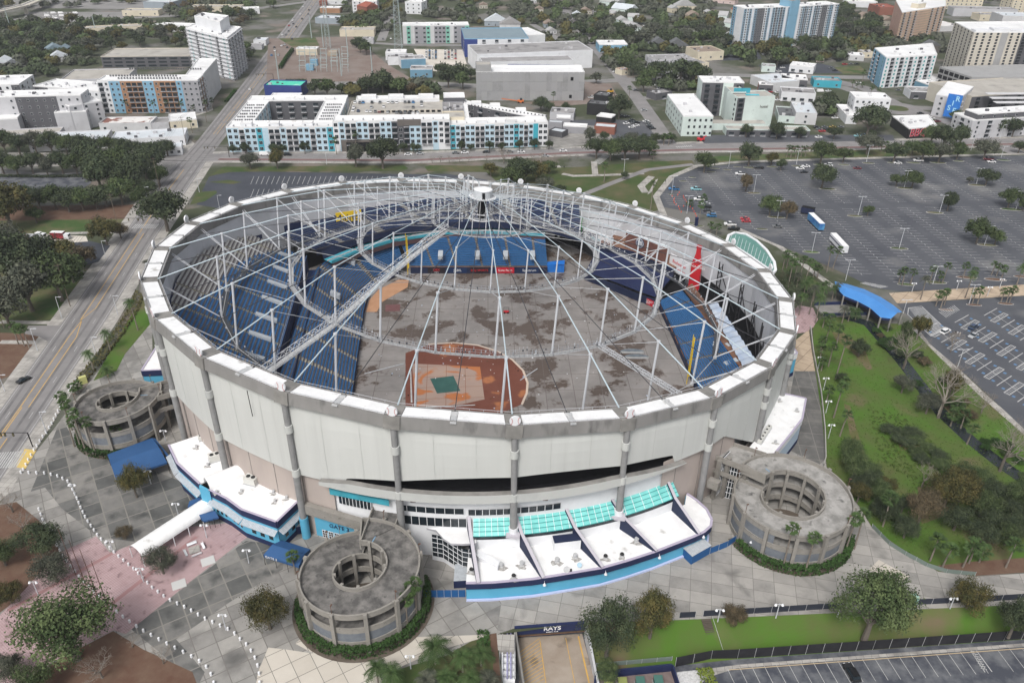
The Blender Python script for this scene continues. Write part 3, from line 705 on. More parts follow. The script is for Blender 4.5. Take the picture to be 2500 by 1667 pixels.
for hn_,mt_ in(('B',SPEAK),('C',SPEAK),('D',SPEAK),('A',CATD)):
 r,ht,hb=HOOP[hn_]
 for k in range(24):
  if hn_=='A' and k not in(7,8,9,10,17,18,19,20,21,22,23):continue
  m_=MB();a,b=pt(r-.2,k,hb-.4),pt(r-.2,k+1,hb-.4);d=(b-a).normalized();X=d.cross(NN).normalized();L=(b-a).length
  w=1.5 if hn_!='D' else 1.0
  for s in(-1,1):
   for hh in(0,.75,1.5):m_.beam(a+X*w/2*s+NN*hh,b+X*w/2*s+NN*hh,.07,.07,mt_)
   nn_=int(L/1.3)
   for i in range(nn_+1):q=a+d*(L*i/nn_)+X*w/2*s;m_.beam(q,q+NN*1.5,.06,.06,mt_)
  m_.obox(a-X*w/2*.9+NN*.05,d*L,X*w*.9,NN*.06,STEELG if hn_!='A' else CATD)
  rnd=random.Random(k*7+ord(hn_))
  for i in range(int(L/1.1)):
   q=a+d*(i*1.1+.4)+X*(w*.5+.1)*rnd.choice((-1,1))
   if rnd.random()<.55:m_.box(q+NN*(.9+rnd.random()*.5),.3,.3,.35+.3*rnd.random(),rnd.choice((SPEAK,STEELW,CATD,CATD)),rnd.random())
   if hn_=='B' and k in(11,12,13,14,15,16,17)and rnd.random()<.5:m_.beam(q+NN*1.2,q+NN*2.4,.07,.07,STEELW)
  m_.build('catwalk',stad)
m_=MB();truss(m_,pt(98,17.97,-15.5),pt(62.5,17.97,-5.2),1.9,2.2,2.2,STEELW,STEELG);m_.build('bridge_truss',stad)
m_=MB();truss(m_,pt(62.5,17.97,-4.8),pt(40.2,17.97,4.8),1.9,2.2,2.2,STEELW,STEELG);m_.build('bridge_truss',stad)
m_=MB();truss(m_,pt(40.2,17.97,4.8),pt(16.8,17.97,13.4),1.9,2.2,2.2,STEELW,STEELG);m_.build('bridge_truss',stad)
m_=MB();truss(m_,pt(61.5,13.02,-6),pt(97,12.98,-7.),1.3,.9,1.5,STEELW,None);m_.build('bridge_truss',stad)
m_=MB();
def ringpts(r,h,n=24):return[pt(r,i*24/n,h)for i in range(n)]
def drum(mb,r0,h0,r1,h1,mt,n=24):
 A,B=ringpts(r0,h0,n),ringpts(r1,h1,n)
 mb.add(A+B,[(i,n+i,n+(i+1)%n,(i+1)%n)for i in range(n)],mt)
drum(m_,3.1,20.9,3.1,23.5,mat('galvanised_panel',(.42,.44,.46),.45,(.5,.52,.54),.9));m_.add(ringpts(3.1,23.5),[tuple(range(24))[::-1]],WROOF)
m_.add(ringpts(3.2,23.5)+ringpts(3.1,23.8),[(i,24+i,24+(i+1)%24,(i+1)%24)for i in range(24)],WHITE)
q=pt(3.14,14.9,20.95);m_.box(q,.9,.25,2.2,BLACK,.1)
cup=m_.build('cupola',stad)
m_=MB();drum(m_,3.0,21.0,4.5,21.0,STEELG);drum(m_,4.3,20.75,4.5,21.25,WHITE);drum(m_,4.5,21.25,4.1,21.25,WHITE)
for k in range(24):m_.beam(pt(3.1,k,21.1),pt(4.4,k,21.1),.14,.14,WHITE)
m_.build('gallery',cup)
m_=MB()
for k in range(12):m_.beam(pt(3.6,k*2,14.),pt(3.6,k*2,21),.16,.16,STEELG)
for h_ in(16,13.9):
 for k in range(24):m_.beam(pt(4,k,h_),pt(4,k+1,h_),.3,.3,WHITE)
m_.tube([pt(0,0,14),pt(0,0,21)],1.2,BLACK,8)
m_.build('tension_ring',cup)
STIT=mat('red_stitching',(.45,.12,.12),.7)
bb=None
for k in range(24):
 if bb is None:
  bb=MB();bb.tube([(-.18,0,0),(.18,0,0)],1.28,WHITE,28)
  for s in(-1,1):
   pts=[]
   for i in range(9):
    a=(i-4)*.27;pts.append((.2,s*(1.35-.72*math.cos(a)-.0),1.05*math.sin(a)))
   for a_,b_ in zip(pts,pts[1:]):bb.beam(a_,b_,.06,.1,STIT)
  for a in range(4):c_,s_=math.cos(a*math.pi/4),math.sin(a*math.pi/4);bb.beam((-.22,c_*1.2,s_*1.2),(-.22,-c_*1.2,-s_*1.2),.07,.07,STEELG)
  bb.beam((-.1,0,-2.3),(-.1,0,-1.1),.25,.25,STEELG);bb.beam((-1.2,0,-1.3),(-.1,0,-.4),.1,.1,STEELG)
  o=bb.build('baseball_disc',stad);bb=o
 else:o=bb.copy();COL.objects.link(o);o.parent=stad
 p=pt(105.2,k,.35);rv=p-CC;o.location=p;o.rotation_euler=(0,0,math.atan2(rv.y,rv.x))
def seatrow(mb,a,b,out,mt,blocks=None):
 """bench row from a to b, facing the field (-out)"""
 d=b-a;L=d.length
 if L<.8:return
 d.normalize()
 mb.obox(a+out*.30+Vector((0,0,.38)),d*L,out*.5,(0,0,.1),mt);mb.obox(a+out*.78+Vector((0,0,.40)),d*L,out*.1,(0,0,.5),mt)
F0=Vector((-82.3,287.6,14));dd=Vector((.1053,-.9944,0));oo=Vector((-.9944,-.1053,0))
deck=bpy.data.objects.new('upper_deck',None);COL.objects.link(deck);deck.parent=stad
cxy=Vector((CC.x,CC.y,0))
st_=MB();
ais=[12.4*i+3.4 for i in range(-3,11)]
blocks={}
for i in range(28):
 off=i*1.2;z=14+i*.655;o0=Vector((F0.x,F0.y,z))+oo*off
 w=Vector((o0.x,o0.y,0))-cxy;b_=w.dot(dd);c_=w.dot(w)-99.0**2;disc=b_*b_-c_
 if disc<=0:continue
 t1=-b_+math.sqrt(disc);t0=-b_-math.sqrt(disc);t0=max(t0,-2.+.0*off);t1=min(t1,128)
 if t1-t0<2:continue
 a=o0+dd*t0;b=o0+dd*t1
 st_.obox(a+Vector((0,0,-.55)),dd*(t1-t0),oo*1.22,(0,0,.55),TREAD)
 prev=t0
 for j,q in enumerate(ais+[1e9]):
  lo,hi=max(prev,t0),min(q-.6,t1)
  prev=q+.6
  if hi-lo>1:
   key=j
   mb=blocks.setdefault(key,MB())
   A_=o0+dd*lo;B_=o0+dd*hi;mid=((A_+B_)/2-cxy);mid.z=0
   n_=max(1,int((hi-lo)/2.2))
   for s_ in range(n_):
    p_,q_=A_.lerp(B_,s_/n_),A_.lerp(B_,(s_+1)/n_);md=(p_+q_)/2-cxy;md.z=0
    rr=md.length;yy=(p_+q_).y/2
    seatrow(mb,p_,q_,oo,SEATG if rr>88.5+max(0,(235-yy))*.45 or False else SEATB)
  if q<t1 and q>t0:
   for s_ in(0,1):st_.obox(o0+dd*(q-.55)+oo*(.6*s_)+Vector((0,0,.25*s_-.02)),dd*1.1,oo*.5,(0,0,.24),AISLE)
st_.build('terrace',deck)
for k,mb in blocks.items():mb.build('seat_block',deck)
m_=MB();A_=Vector((F0.x,F0.y,0))-dd*2;B_=A_+dd*115
m_.obox(A_+Vector((0,0,9.5)),dd*113,oo*.5,(0,0,5.5),NAVY);m_.obox(A_+oo*.6+Vector((0,0,15.)),dd*113,oo*.08,(0,0,.06),STEELG)
m_.beam(A_+Vector((0,0,15.6)),A_+dd*113+Vector((0,0,15.6)),.1,.1,mat('rail_blue',(.10,.22,.40),.5))
m_.obox(A_-oo*4.5+Vector((0,0,8.6)),dd*105,oo*4.4,(0,0,.5),SEATN);m_.obox(A_-oo*4.6+Vector((0,0,7.)),dd*105,oo*.3,(0,0,3),NAVYD)
m_.build('front_fascia',deck)
BOXG=mat('portal_box_grey',(.36,.39,.42),.5,(.42,.45,.48),.5)
for i in range(8):
 q=Vector((F0.x,F0.y,0))+dd*(ais[3]+12.4*i)+oo*3.2;z=14+3.2*.545
 MB().obox(q-dd*.95+Vector((0,0,z+.4)),dd*1.9,oo*6.6+Vector((0,0,3.0)),(0,0,.9),BOXG).build('tunnel_cover',deck)
m_=MB();a=F0-dd*2.2;b=a+oo*28
m_.add([(a.x,a.y,8),(b.x,b.y,8),(b.x,b.y,28.6),(a.x,a.y,14.8)],[(0,1,2,3),(3,2,1,0)],NAVYD);m_.build('deck_end_wall',deck)
def ruled(name,front,back,nrows,mt,aisles,parent=None,riser=.42,cover=True,seats=True,tread=TREAD,fascia=None):
 """curved seating: front/back polylines of equal count with z; rows interpolated between"""
 g_=bpy.data.objects.new(name,None);COL.objects.link(g_);g_.parent=parent or stad
 def rs(pl,n):
  pl=[Vector(p)for p in pl];L=[0]
  for a,b in zip(pl,pl[1:]):L.append(L[-1]+(b-a).length)
  out=[]
  for i in range(n+1):
   s=L[-1]*i/n;j=0
   while j<len(L)-2 and L[j+1]<s:j+=1
   out.append(pl[j].lerp(pl[j+1],(s-L[j])/(L[j+1]-L[j])))
  return out
 N=64;Fp,Bp=rs(front,N),rs(back,N);ter=MB();bl={}
 cuts=sorted(aisles)
 for i in range(nrows):
  t0,t1=i/nrows,(i+1)/nrows
  R0=[Fp[j].lerp(Bp[j],t0)for j in range(N+1)];R1=[Fp[j].lerp(Bp[j],t1)for j in range(N+1)]
  for j in range(N):
   a,b,c,d=R0[j],R0[j+1],R1[j+1].copy(),R1[j].copy();c.z=b.z;d.z=a.z
   ter.quad(a,b,c,d,tread);ter.quad(d,c,R1[j+1],R1[j],tread)
   if not seats:continue
   f=(j+.5)/N;isa=any(abs(f-q)<.5/N*1.01 for q in cuts)
   if isa:
    ter.quad(a+Vector((0,0,.12)),b+Vector((0,0,.12)),(b+c)/2+Vector((0,0,.12)),(a+d)/2+Vector((0,0,.12)),AISLE);continue
   blk=sum(1 for q in cuts if q<f);mb=bl.setdefault(blk,MB())
   out=(d-a);out.z=0;ln=out.length;out.normalize();e=(b-a)
   mb.obox(a+out*ln*.3+Vector((0,0,.36)),e,out*.42,(0,0,.08),mt);mb.obox(a+out*(ln*.3+.40)+Vector((0,0,.38)),e,out*.07,(0,0,.42),mt)
 if fascia:
  for j in range(N):
   a,b=Fp[j],Fp[j+1];ter.quad((a.x,a.y,a.z-fascia[1]),(b.x,b.y,b.z-fascia[1]),b+Vector((0,0,.9)),a+Vector((0,0,.9)),fascia[0])
 ter.build('terrace',g_)
 for b_,mb in bl.items():mb.build('seat_block',g_)
 return g_,Fp,Bp
lowf=[(-44,178,1.2),(-50.5,200,1.2),(-53,225,1.2),(-55.5,250,1.2),(-57.5,270,1.2),(-58,284,1.3),(-55,295,1.6),(-48,303,2.2)]
lowb=[(-66,172,10.5),(-73,196,10.5),(-74.5,222,10.5),(-76.5,246,10.5),(-78,268,10),(-79.5,290,9.5),(-74,309,9),(-60,322,9)]
ruled('lower_deck',lowf,lowb,21,SEATB,[.0,.11,.22,.335,.45,.56,.67,.78,.9],fascia=(NAVY,1.2))
w0,w1=g(1003,668),g(1336,668)
ff=[(w0.x,w0.y+.8,3),(w0.x*.5+w1.x*.5,(w0.y+w1.y)/2+.8,3),(w1.x,w1.y+.8,3)]
fb=[g(1000,590,10.5),g(1165,567,10.5),g(1330,572,10.5)]
fb[0]=Vector((-52,326,10.5))
ruled('outfield_seats',[ff[0],ff[1],ff[2]],fb,20,SEATB,[.16,.335,.525,.72,.91])
ruled('corner_seats',[(-48.5,303.5,2.2),(-46,306.5,2.8)],[(-60.5,322.5,9),(-53,326.5,10.5)],22,SEATB,[.5])
for u in(1075,1165,1234,1300,1000):
 q=g(u,634,6.5);MB().obox(q+Vector((-1,0,0)),(2.,0,0),(0,3.4,1.2),(0,0,1.6),BOXG).build('tunnel_cover',stad)
for x,y in((-66,300),(-66.5,270),(-64,250)):MB().obox(Vector((x,y,6.)),(0,2.4,0),(-3.6,.6,1.4),(0,0,1.6),BOXG).build('tunnel_cover',stad)
wall=thing('outfield_wall','low navy outfield wall of advertising boards below the straight blue seats','wall',(0,0,0))
m_=MB();X=(w1-w0).normalized();Y=Vector((-X.y,X.x,0));Lw=(w1-w0).length
m_.obox(w0,X*Lw,Y*.5,(0,0,3.1),NAVYD,RUST);m_.build('wall',wall)
REDB=mat('board_red',(.50,.012,.03),.6);BK=mat('board_black',(.02,.015,.02),.6);NV2=mat('board_navy',(.012,.03,.09),.6);WT=mat('lettering_white',(.75,.75,.75),.6);RT=mat('lettering_red',(.55,.02,.03),.6)
def board(t0,t1,bg_,s,tm,sz,under=None,sz2=.5):
 a=w0+X*Lw*t0-Y*.06;o=MB().obox(a+Vector((0,0,.25)),X*Lw*(t1-t0),Y*.05,(0,0,2.6),bg_).build('board',wall)
 c_=w0+X*Lw*(t0+t1)/2-Y*.1
 text(s,sz,tm,c_+Vector((0,0,1.75 if under else 1.55)),X,(0,0,1),'lettering',o,.02)
 if under:text(under,sz2,WT,c_+Vector((0,0,.7)),X,(0,0,1),'lettering',o,.02)
board(.125,.25,BK,'DEX',RT,1.1,'Imaging',.42);board(.275,.41,NV2,'JABIL',WT,1.1);board(.435,.57,BK,'Bally SPORTS',RT,.95)
board(.625,.757,REDB,'State Farm',WT,1.0);board(.80,.935,NV2,'Spectrum',WT,1.1)
kind(MB().sheet([(ptxy(98.9,i/2,0).x,ptxy(98.9,i/2,0).y)for i in range(48)],.06,FIELD).build('playing_field'))
def psheet(name,pts,mt,z):return kind(MB().sheet([(g(u,v).x,g(u,v).y)for u,v in pts],z,mt).build(name))
psheet('clay_infield',[(990,862),(1045,843),(1105,839),(1165,845),(1215,860),(1250,880),(1275,905),(1286,935),(1284,960),(1272,988),(1220,1010),(1100,1040),(990,1030)],CLAY,.09)
psheet('infield_square',[(1006,888),(1172,896),(1183,975),(1130,987),(1014,996)],INF,.11)
psheet('green_mound_tarp',[(1050,925),(1107,918),(1124,955),(1067,961)],TARP,.14)
psheet('foul_line',[(1001,905),(1004,905),(1007,983),(1003,983)],PAINT,.13);psheet('foul_line',[(1012,994),(1160,988),(1160,990),(1012,997)],PAINT,.13)
psheet('orange_warning_track',[(893,762),(920,762),(934,737),(995,702),(998,684),(972,684),(925,707),(901,734)],CLAYO,.12)
psheet('maroon_panel',[(941,745),(977,743),(977,760),(941,761)],mat('maroon_mat',(.13,.06,.06),.8,(.17,.08,.08),.8),.12)
arc=[(1045,841),(1105,837),(1165,843),(1215,858),(1250,878),(1277,905),(1288,935),(1286,960),(1274,988)]
m_=MB();along([(g(*p).x,g(*p).y)for p in arc],0,.15,6,0.001,.75,m_,mat('arc_edge_cream',(.55,.45,.37),.8));kind(m_.build('infield_edge_line'))
for nm_,(u,v),vt,lab in(('foul_pole',(996,670),570,'tall yellow foul pole at the far left corner of the field, by the blue seats'),('foul_pole',(1676,937),817,'yellow foul pole on the right, in front of the right-field blue seats')):
 p=g(u,v);h_=htop(p,vt);t=thing(nm_,lab,'foul pole',p)
 MB().tube([(0,0,0),(0,0,h_)],.14,YELW,8).build('pole',t);mm_=MB();mm_.obox((.2,-.03,3),(.45,0,0),(0,.06,0),(0,0,h_-4),YELW);mm_.build('screen',t)
def wallp(name,pts,z0,z1,mt,parent=stad,th=.5):
 m_=MB()
 P=[g(u,v,0)for u,v in pts]
 for a,b in zip(P,P[1:]):
  d=(b-a).normalized();nn_=Vector((-d.y,d.x,0));m_.obox(a+Vector((0,0,z0)),b-a,nn_*th,(0,0,z1-z0),mt)
 return m_.build(name,parent)
wallp('right_field_wall',[(1425,683),(1500,712),(1560,737),(1597,748)],0,3.2,NAVYD)
P=[g(1428,680),g(1500,705),g(1558,728),g(1597,742)];Bk=[g(1455,640),g(1540,662),g(1600,690),g(1640,705)]
m_=MB()
for(a,b),(c_,d_)in zip(zip(P,P[1:]),zip(Bk,Bk[1:])):
 m_.quad((a.x,a.y,3.1),(b.x,b.y,3.1),(d_.x,d_.y,6),(c_.x,c_.y,6),NAVY)
 m_.quad((c_.x,c_.y,6),(d_.x,d_.y,6),(d_.x,d_.y,9.5),(c_.x,c_.y,9.5),NAVYD)
 e1,e2=c_+Vector((9,9,0)),d_+Vector((12,9,0))
 m_.quad((c_.x,c_.y,9.5),(d_.x,d_.y,9.5),(e2.x,e2.y,9.8),(e1.x,e1.y,9.8),RUST);m_.quad((e1.x,e1.y,9.8),(e2.x,e2.y,9.8),(e2.x+10,e2.y+8,12),(e1.x+10,e1.y+8,12),SEATN)
m_.build('centre_field_batters_eye',stad)
rf=[g(1607.6,736,2.5),g(1645,815,2.5),g(1689,914.6,2.5),g(1720,985,2.5)];rbk=[g(1664,710,9.5),g(1710,765,9.5),g(1800,893,9.5),g(1850,970,9.5)]
ruled('right_field_seats',rf,rbk,18,SEATB,[.12,.3,.47,.64,.8],fascia=(NAVYD,2.5))
m_=MB()
for i in range(6):
 q=rf[0].lerp(rf[2],i/6+.02);q2=rf[0].lerp(rf[2],i/6+.12);m_.quad(q+Vector((0,0,.1)),q2+Vector((0,0,.1)),q2+Vector((2.2,1,.95)),q+Vector((2.2,1,.95)),mat('orange_brown_mat',(.30,.13,.07),.8))
m_.build('terrace_mats',stad)
for f_ in(.22,.37,.52,.66,.8):
 q=rf[0].lerp(rf[3],f_)+Vector((9.5,2,4.6));MB().obox(q,(4.2,.9,1.2),(.7,-2,0),(0,0,1.3),BOXG).build('tunnel_cover',stad)
a,b,c_,d_=g(1668,705,9.3),g(1855,965,9.3),g(1880,955,9.5),g(1690,692,9.5)
MB().quad(a,b,c_,d_,RUST).build('brown_concourse',stad)
TARPW=mat('white_tarpaulin',(.50,.55,.62),.5,(.34,.42,.55),.25,bump=.6)
m_=MB();a,b,c_,d_=g(1728,744,10),g(1812,893,10),g(1845,880,10),g(1750,738,10)
for i in range(24):
 z_=Vector((0,0,.5*(i%2)));m_.quad(a.lerp(b,i/24)+z_,a.lerp(b,(i+1)/24)+Vector((0,0,.5))-z_,d_.lerp(c_,(i+1)/24)+Vector((0,0,.5))-z_,d_.lerp(c_,i/24)+z_,TARPW)
m_.build('tarpaulin',stad)
MB().sheet([(ptxy(98.5,i/4,0).x,ptxy(98.5,i/4,0).y)for i in range(20,48)]+[(g(1700,920).x,g(1700,920).y),(g(1640,760).x,g(1640,760).y)],1.6,BLACK).build('black_void_sheet',stad)  # flat black sheet, its colour stands in for the dark void behind the stand
STK=mat('black_steel',(.02,.02,.022),.6)
for k_ in(8.2,8.9,9.5,10.1,10.6):
 m_=MB();p,q=ptxy(96.5,k_,1.6),ptxy(96.5,k_+.09,1.6)
 for a in(p,q):m_.beam(a,a+Vector((0,0,19)),.35,.35,STK)
 for i in range(9):m_.beam(p+Vector((0,0,i*2)),q+Vector((0,0,i*2+2)),.2,.2,STK)
 m_.beam(p+Vector((0,0,17)),ptxy(96.5,k_+.6,7),.3,.3,STK)
 m_.build('scaffold_mast',stad)
tf=[g(u,v,14.5)for u,v in[(772,612),(836,596),(960,562),(1080,548),(1200,545),(1330,552),(1420,580)]]
tb_=[ptxy(98.5,k_,20)for k_ in(23.6,24.3,25.3,26.3,27.2,28.2,29.1)]
ruled('outfield_upper_tier',tf,tb_,14,SEATN,[.1,.25,.42,.58,.75,.9],fascia=(NAVYD,2.2),tread=mat('pale_tread',(.2,.2,.22),.9,(.27,.27,.28),.3))
cf=[g(u,v,10.8)for u,v in[(810,643),(880,614),(960,590),(1080,572),(1200,570),(1330,577)]]
m_=MB()
for a,b in zip(cf,cf[1:]):
 m_.quad(a-Vector((0,0,.2)),b-Vector((0,0,.2)),b+Vector((0,0,1.0)),a+Vector((0,0,1.0)),TEAL)
 n_=Vector((-(b-a).y,(b-a).x,0)).normalized()*5
 m_.quad(a,b,b+n_+Vector((0,0,.3)),a+n_+Vector((0,0,.3)),TEAL);m_.quad(a+n_,b+n_,b+n_*1.2+Vector((0,0,3.6)),a+n_*1.2+Vector((0,0,3.6)),NAVYD)
 m_.beam(a+n_*.5+Vector((0,0,.4)),b+n_*.5+Vector((0,0,.4)),.5,.5,STEELG)
 m_.quad(a+Vector((0,-.2,-2.2)),b+Vector((0,-.2,-2.2)),b+Vector((0,-.2,-.2)),a+Vector((0,-.2,-.2)),mat('purple_brown',(.09,.05,.055),.8))
m_.build('club_level',stad)
def sign(name,P,mt,label,th=.4,txt=()):
 """P: lower-left point, X dir, width, height"""
 o_,X_,w_,h_=P;X_=Vector(X_).normalized();Y_=Vector((-X_.y,X_.x,0));o_=Vector(o_)
 t=thing(name,label,'sign',o_);
 q=MB().obox((0,0,0),X_*w_,Y_*th,(0,0,h_),mt).build('board',t)
 for s,sz,m2,fx,fz in txt:text(s,sz,m2,o_+X_*w_*fx-Y_*.05+Vector((0,0,h_*fz)),X_,(0,0,1),'lettering',t,.03)
 return t
def on_sign(u0,u1,v1,v0,z):
 a,b=g(u0,v1,z),g(u1,v1 if not isinstance(v1,tuple)else v1[1],z)
 return a,(b-a),(b-a).length,htop(a,v0)
a,b=g(823,558,16),g(885,549,16);sign('banner_sign',(a,b-a,(b-a).length,htop(a,521)),YELW,'big yellow advertising board above the left-field upper seats',.4,[('Mainte',3.2,NV2,.47,.62),('PARTY DECK',1.3,NV2,.55,.25)])
a,b=g(980,521,14),g(999,519,14);sign('banner_sign',(a,b-a,(b-a).length,htop(a,503)),YELW,'small yellow sign with a black X on the back wall',.4,[('X',1.8,NV2,.5,.5)])
a,b=g(1330,555,12),g(1395,562,12);sign('banner_sign',(a,b-a,(b-a).length,htop(a,540)),BK,'black and yellow lettered sign strip below the back wall, left of the green banner',.4,[('SOUTH',1.6,YELW,.5,.62),('PORCH',1.,WT,.5,.25)])
a,b=g(1397,567,9),g(1418,574,9);sign('banner_sign',(a,b-a,(b-a).length,htop(a,524)),LGREEN,'tall green banner with a small yellow mark on the back wall',.5,[('*',5.0,YELW,.5,.55),('pepsi',.9,REDP,.5,.2)])
a,b=g(1424,578,8),g(1495,604,8);sign('banner_sign',(a,b-a,(b-a).length,htop(a,556)),WHITE,'long white board with grey and teal lettering on the back wall',.5,[('kanal',2.4,NV2,.3,.62),('plumbing',2.0,TEAL,.55,.22)])
BRK=mat('brown_brick_fascia',(.13,.055,.045),.9,(.17,.08,.06),.6)
a,b=g(1525,606,9),g(1625,648,9);t=sign('brick_sign_wall',(a,b-a,(b-a).length,7.5),BRK,'brown brick fascia with pale coping and a round TB badge',.5,[])
X_=(b-a).normalized();Y_=Vector((-X_.y,X_.x,0));o=MB().obox((0,0,7.5),X_*(b-a).length,Y_*.7,(0,0,.7),WHITE).build('coping',t)
ctr=X_*(b-a).length*.36+Vector((0,0,5.2))-Y_*.1;mm_=MB();mm_.tube([ctr+Y_*.05,ctr-Y_*.15],2.3,NV2,24);mm_.tube([ctr-Y_*.15,ctr-Y_*.2],2.0,WT,24);mm_.tube([ctr-Y_*.2,ctr-Y_*.25],1.8,NV2,24);mm_.build('badge',t);text('TB',1.9,WT,a+ctr-Y_*.3,X_,(0,0,1),'lettering',t,.03)
a,b=g(1597,630,7),g(1621,642,7);sign('banner_sign',(a-Vector((1,2,0)),b-a,(b-a).length,htop(a,585)),TEAL,'blue and orange upright banner hanging before the brick fascia',.3,[('I',5,WT,.6,.5)])
a,b=g(1632,655,7),g(1680,683,7);sign('banner_sign',(a,b-a,(b-a).length,htop(a,618)),WHITE,'white board with red bow-tie emblem and red lettering beside the red bottle',.4,[('Budweiser',1.4,RT,.5,.62),('THIS BUD\'S FOR YOU',.6,RT,.5,.25)])
p=g(1692,706,3);t=thing('bottle_sign','giant flat red bottle shape with white script standing against the inner wall','sign',p);hh=htop(p,600)
X_=Vector((.8,-.6,0)).normalized();Y_=Vector((-X_.y,X_.x,0));pr=[(0,2.1),(.04,2.35),(.2,2.3),(.36,2.05),(.5,2.25),(.6,2.1),(.7,1.5),(.82,.95),(.92,.85),(.93,1.05),(1.,1.0)]
L_=[X_*(-w_)+Vector((0,0,hh*t_))for t_,w_ in pr];R_=[X_*w_+Vector((0,0,hh*t_))for t_,w_ in pr];mm_=MB();n_=len(pr)
vs=L_+R_+[q+Y_*.6 for q in L_]+[q+Y_*.6 for q in R_]
fs=[(i,n_+i,n_+i+1,i+1)for i in range(n_-1)]+[(2*n_+i,2*n_+i+1,3*n_+i+1,3*n_+i)for i in range(n_-1)]+[(i,i+1,2*n_+i+1,2*n_+i)for i in range(n_-1)]+[(n_+i,3*n_+i,3*n_+i+1,n_+i+1)for i in range(n_-1)]+[(n_-1,2*n_-1,4*n_-1,3*n_-1)]
mm_.add(vs,fs,REDP);mm_.build('bottle',t);text('Coca-Cola',1.25,WT,p+Vector((0,0,hh*.53))-Y_*.1,X_,(0,0,1),'lettering',t,.03)
a,b=g(1838,800,4),g(1862,828,4);sign('banner_sign',(a,b-a,(b-a).length,4.2),mat('sign_orange_red',(.62,.10,.05),.6),'orange-red board on the inner wall at the far right',.4,[('TAMPA BAY',.8,WT,.5,.6),('SUNSHINE',.7,WT,.5,.3)])
a,b=g(1730,700,2),g(1758,724,2);sign('banner_sign',(a,b-a,(b-a).length,6),NV2,'navy hanging board with a red mark to the right of the bottle',.3,[('M',1.6,RT,.6,.75),('Baycare',1.2,WT,.5,.4)])
a,b=g(1568,735,.1),g(1597,750,.1);sign('banner_sign',(a-Vector((.3,.3,0)),b-a,(b-a).length,2.6),REDB,'small red board at the right end of the navy field wall',.2,[('SUNCOAST',.8,WT,.45,.65),('CREDIT',.7,WT,.45,.3)])
a,b=g(1334,665,0),g(1377,665,0);MBk=thing('blue_tarpaulin','bright blue tarpaulin draped over equipment at the end of the field wall','tarpaulin',a)
mm_=MB();BT=mat('bright_blue_tarp',(.015,.14,.50),.45,(.02,.18,.58),.4,bump=.5);mm_.prism([(0,0),(b.x-a.x,0),(b.x-a.x+.3,3.2),(.4,3.)],0,3.4,BT);mm_.add([(0,0,3.4),(b.x-a.x,0,3.9),(b.x-a.x+.3,3.2,4.4),(.4,3,3.6)],[(0,1,2,3)],BT);mm_.build('sheet',MBk)
def lift(u,v,lab):
 p=g(u,v,.1);t=thing('scissor_lift',lab,'lift',p)
 MB().box((0,0,.35),2.2,1.1,.5,REDP).build('chassis',t);w_=MB()
 for x in(-.7,.7):
  for y in(-.5,.5):w_.tube([(x,y-.1,.35),(x,y+.1,.35)],.35,BLACK,10)
 w_.build('wheels',t);m2=MB()
 for x in(-1,1):
  for y in(-.5,.5):m2.beam((x,y,.85),(x,y,2.3),.08,.08,BLACK)
 m2.beam((-1,-.5,2.3),(1,-.5,2.3),.1,.1,BLACK);m2.beam((-1,.5,2.3),(1,.5,2.3),.1,.1,BLACK);m2.build('cage',t)
lift(1236,764,'small red and black lift machine parked on the wet field')
for u,v,lab in((1543,863,'nearer-to-seats fallen dark half-round lighting unit lying on the field'),(1554,876,'lower fallen half-round lighting unit with pale top on the field')):
 p=g(u,v,.1);t=MB();P=[(4.3*math.cos(a*math.pi/10),1.9*math.sin(a*math.pi/10))for a in range(11)];t.prism(P,.05,.9,STEELG,mat('fallen_panel',(.09,.11,.13),.5,(.17,.2,.22),.6));o=t.build('fallen_light_unit',None);o.location=p;tag(o,lab,'debris')
for a,b,lab in(((1270,928),(1312,900),'thin pale metal pole lying across the edge of the clay arc'),((890,912),(985,888),'long thin pale pole lying on the foul ground left of the infield')):
 o=MB().beam(g(*a,.25),g(*b,.25),.25,.25,STEELW).build('fallen_pole');tag(o,lab,'debris')
db=MB();r=random.Random(9);bits=[WHITE,STEELG,mat('debris_brown',(.12,.08,.05),.9),TARPW,BLACK]
for i in range(300):
 a=r.uniform(0,6.28);q=CC+Vector((math.cos(a),math.sin(a),0))*r.uniform(5,66);s=r.uniform(.12,.5)
 if q.x<-50 or q.y>306 or q.x>55:continue
 db.box((q.x,q.y,.16),s,s*r.uniform(.3,1.2),r.uniform(.03,.2),r.choice(bits),r.uniform(0,3))
kind(db.build('field_debris'),'stuff','small scraps scattered over the wet field')
DECK=mat('ramp_deck_stained',(.085,.082,.079),.95,(.20,.19,.18),.4,10,.38,.66,dirt=((.055,.053,.052),.7,.55,.72))
DECKL=mat('ramp_deck_pale',(.19,.185,.175),.95,(.34,.33,.315),.35,10,.35,.6,dirt=((.10,.098,.095),.45,.6,.72))
RAMPC=mat('ramp_concrete',(.225,.212,.19),.9,(.265,.25,.228),.5,9,.35,.65,dirt=((.14,.133,.12),1.4,.6,.75))
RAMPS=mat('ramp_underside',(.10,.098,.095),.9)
MESHB=mat('blue_grey_mesh',(.13,.145,.17),.8,(.17,.185,.205),.8)
BLUEL=mat('joint_blue',(.16,.30,.44),.8)
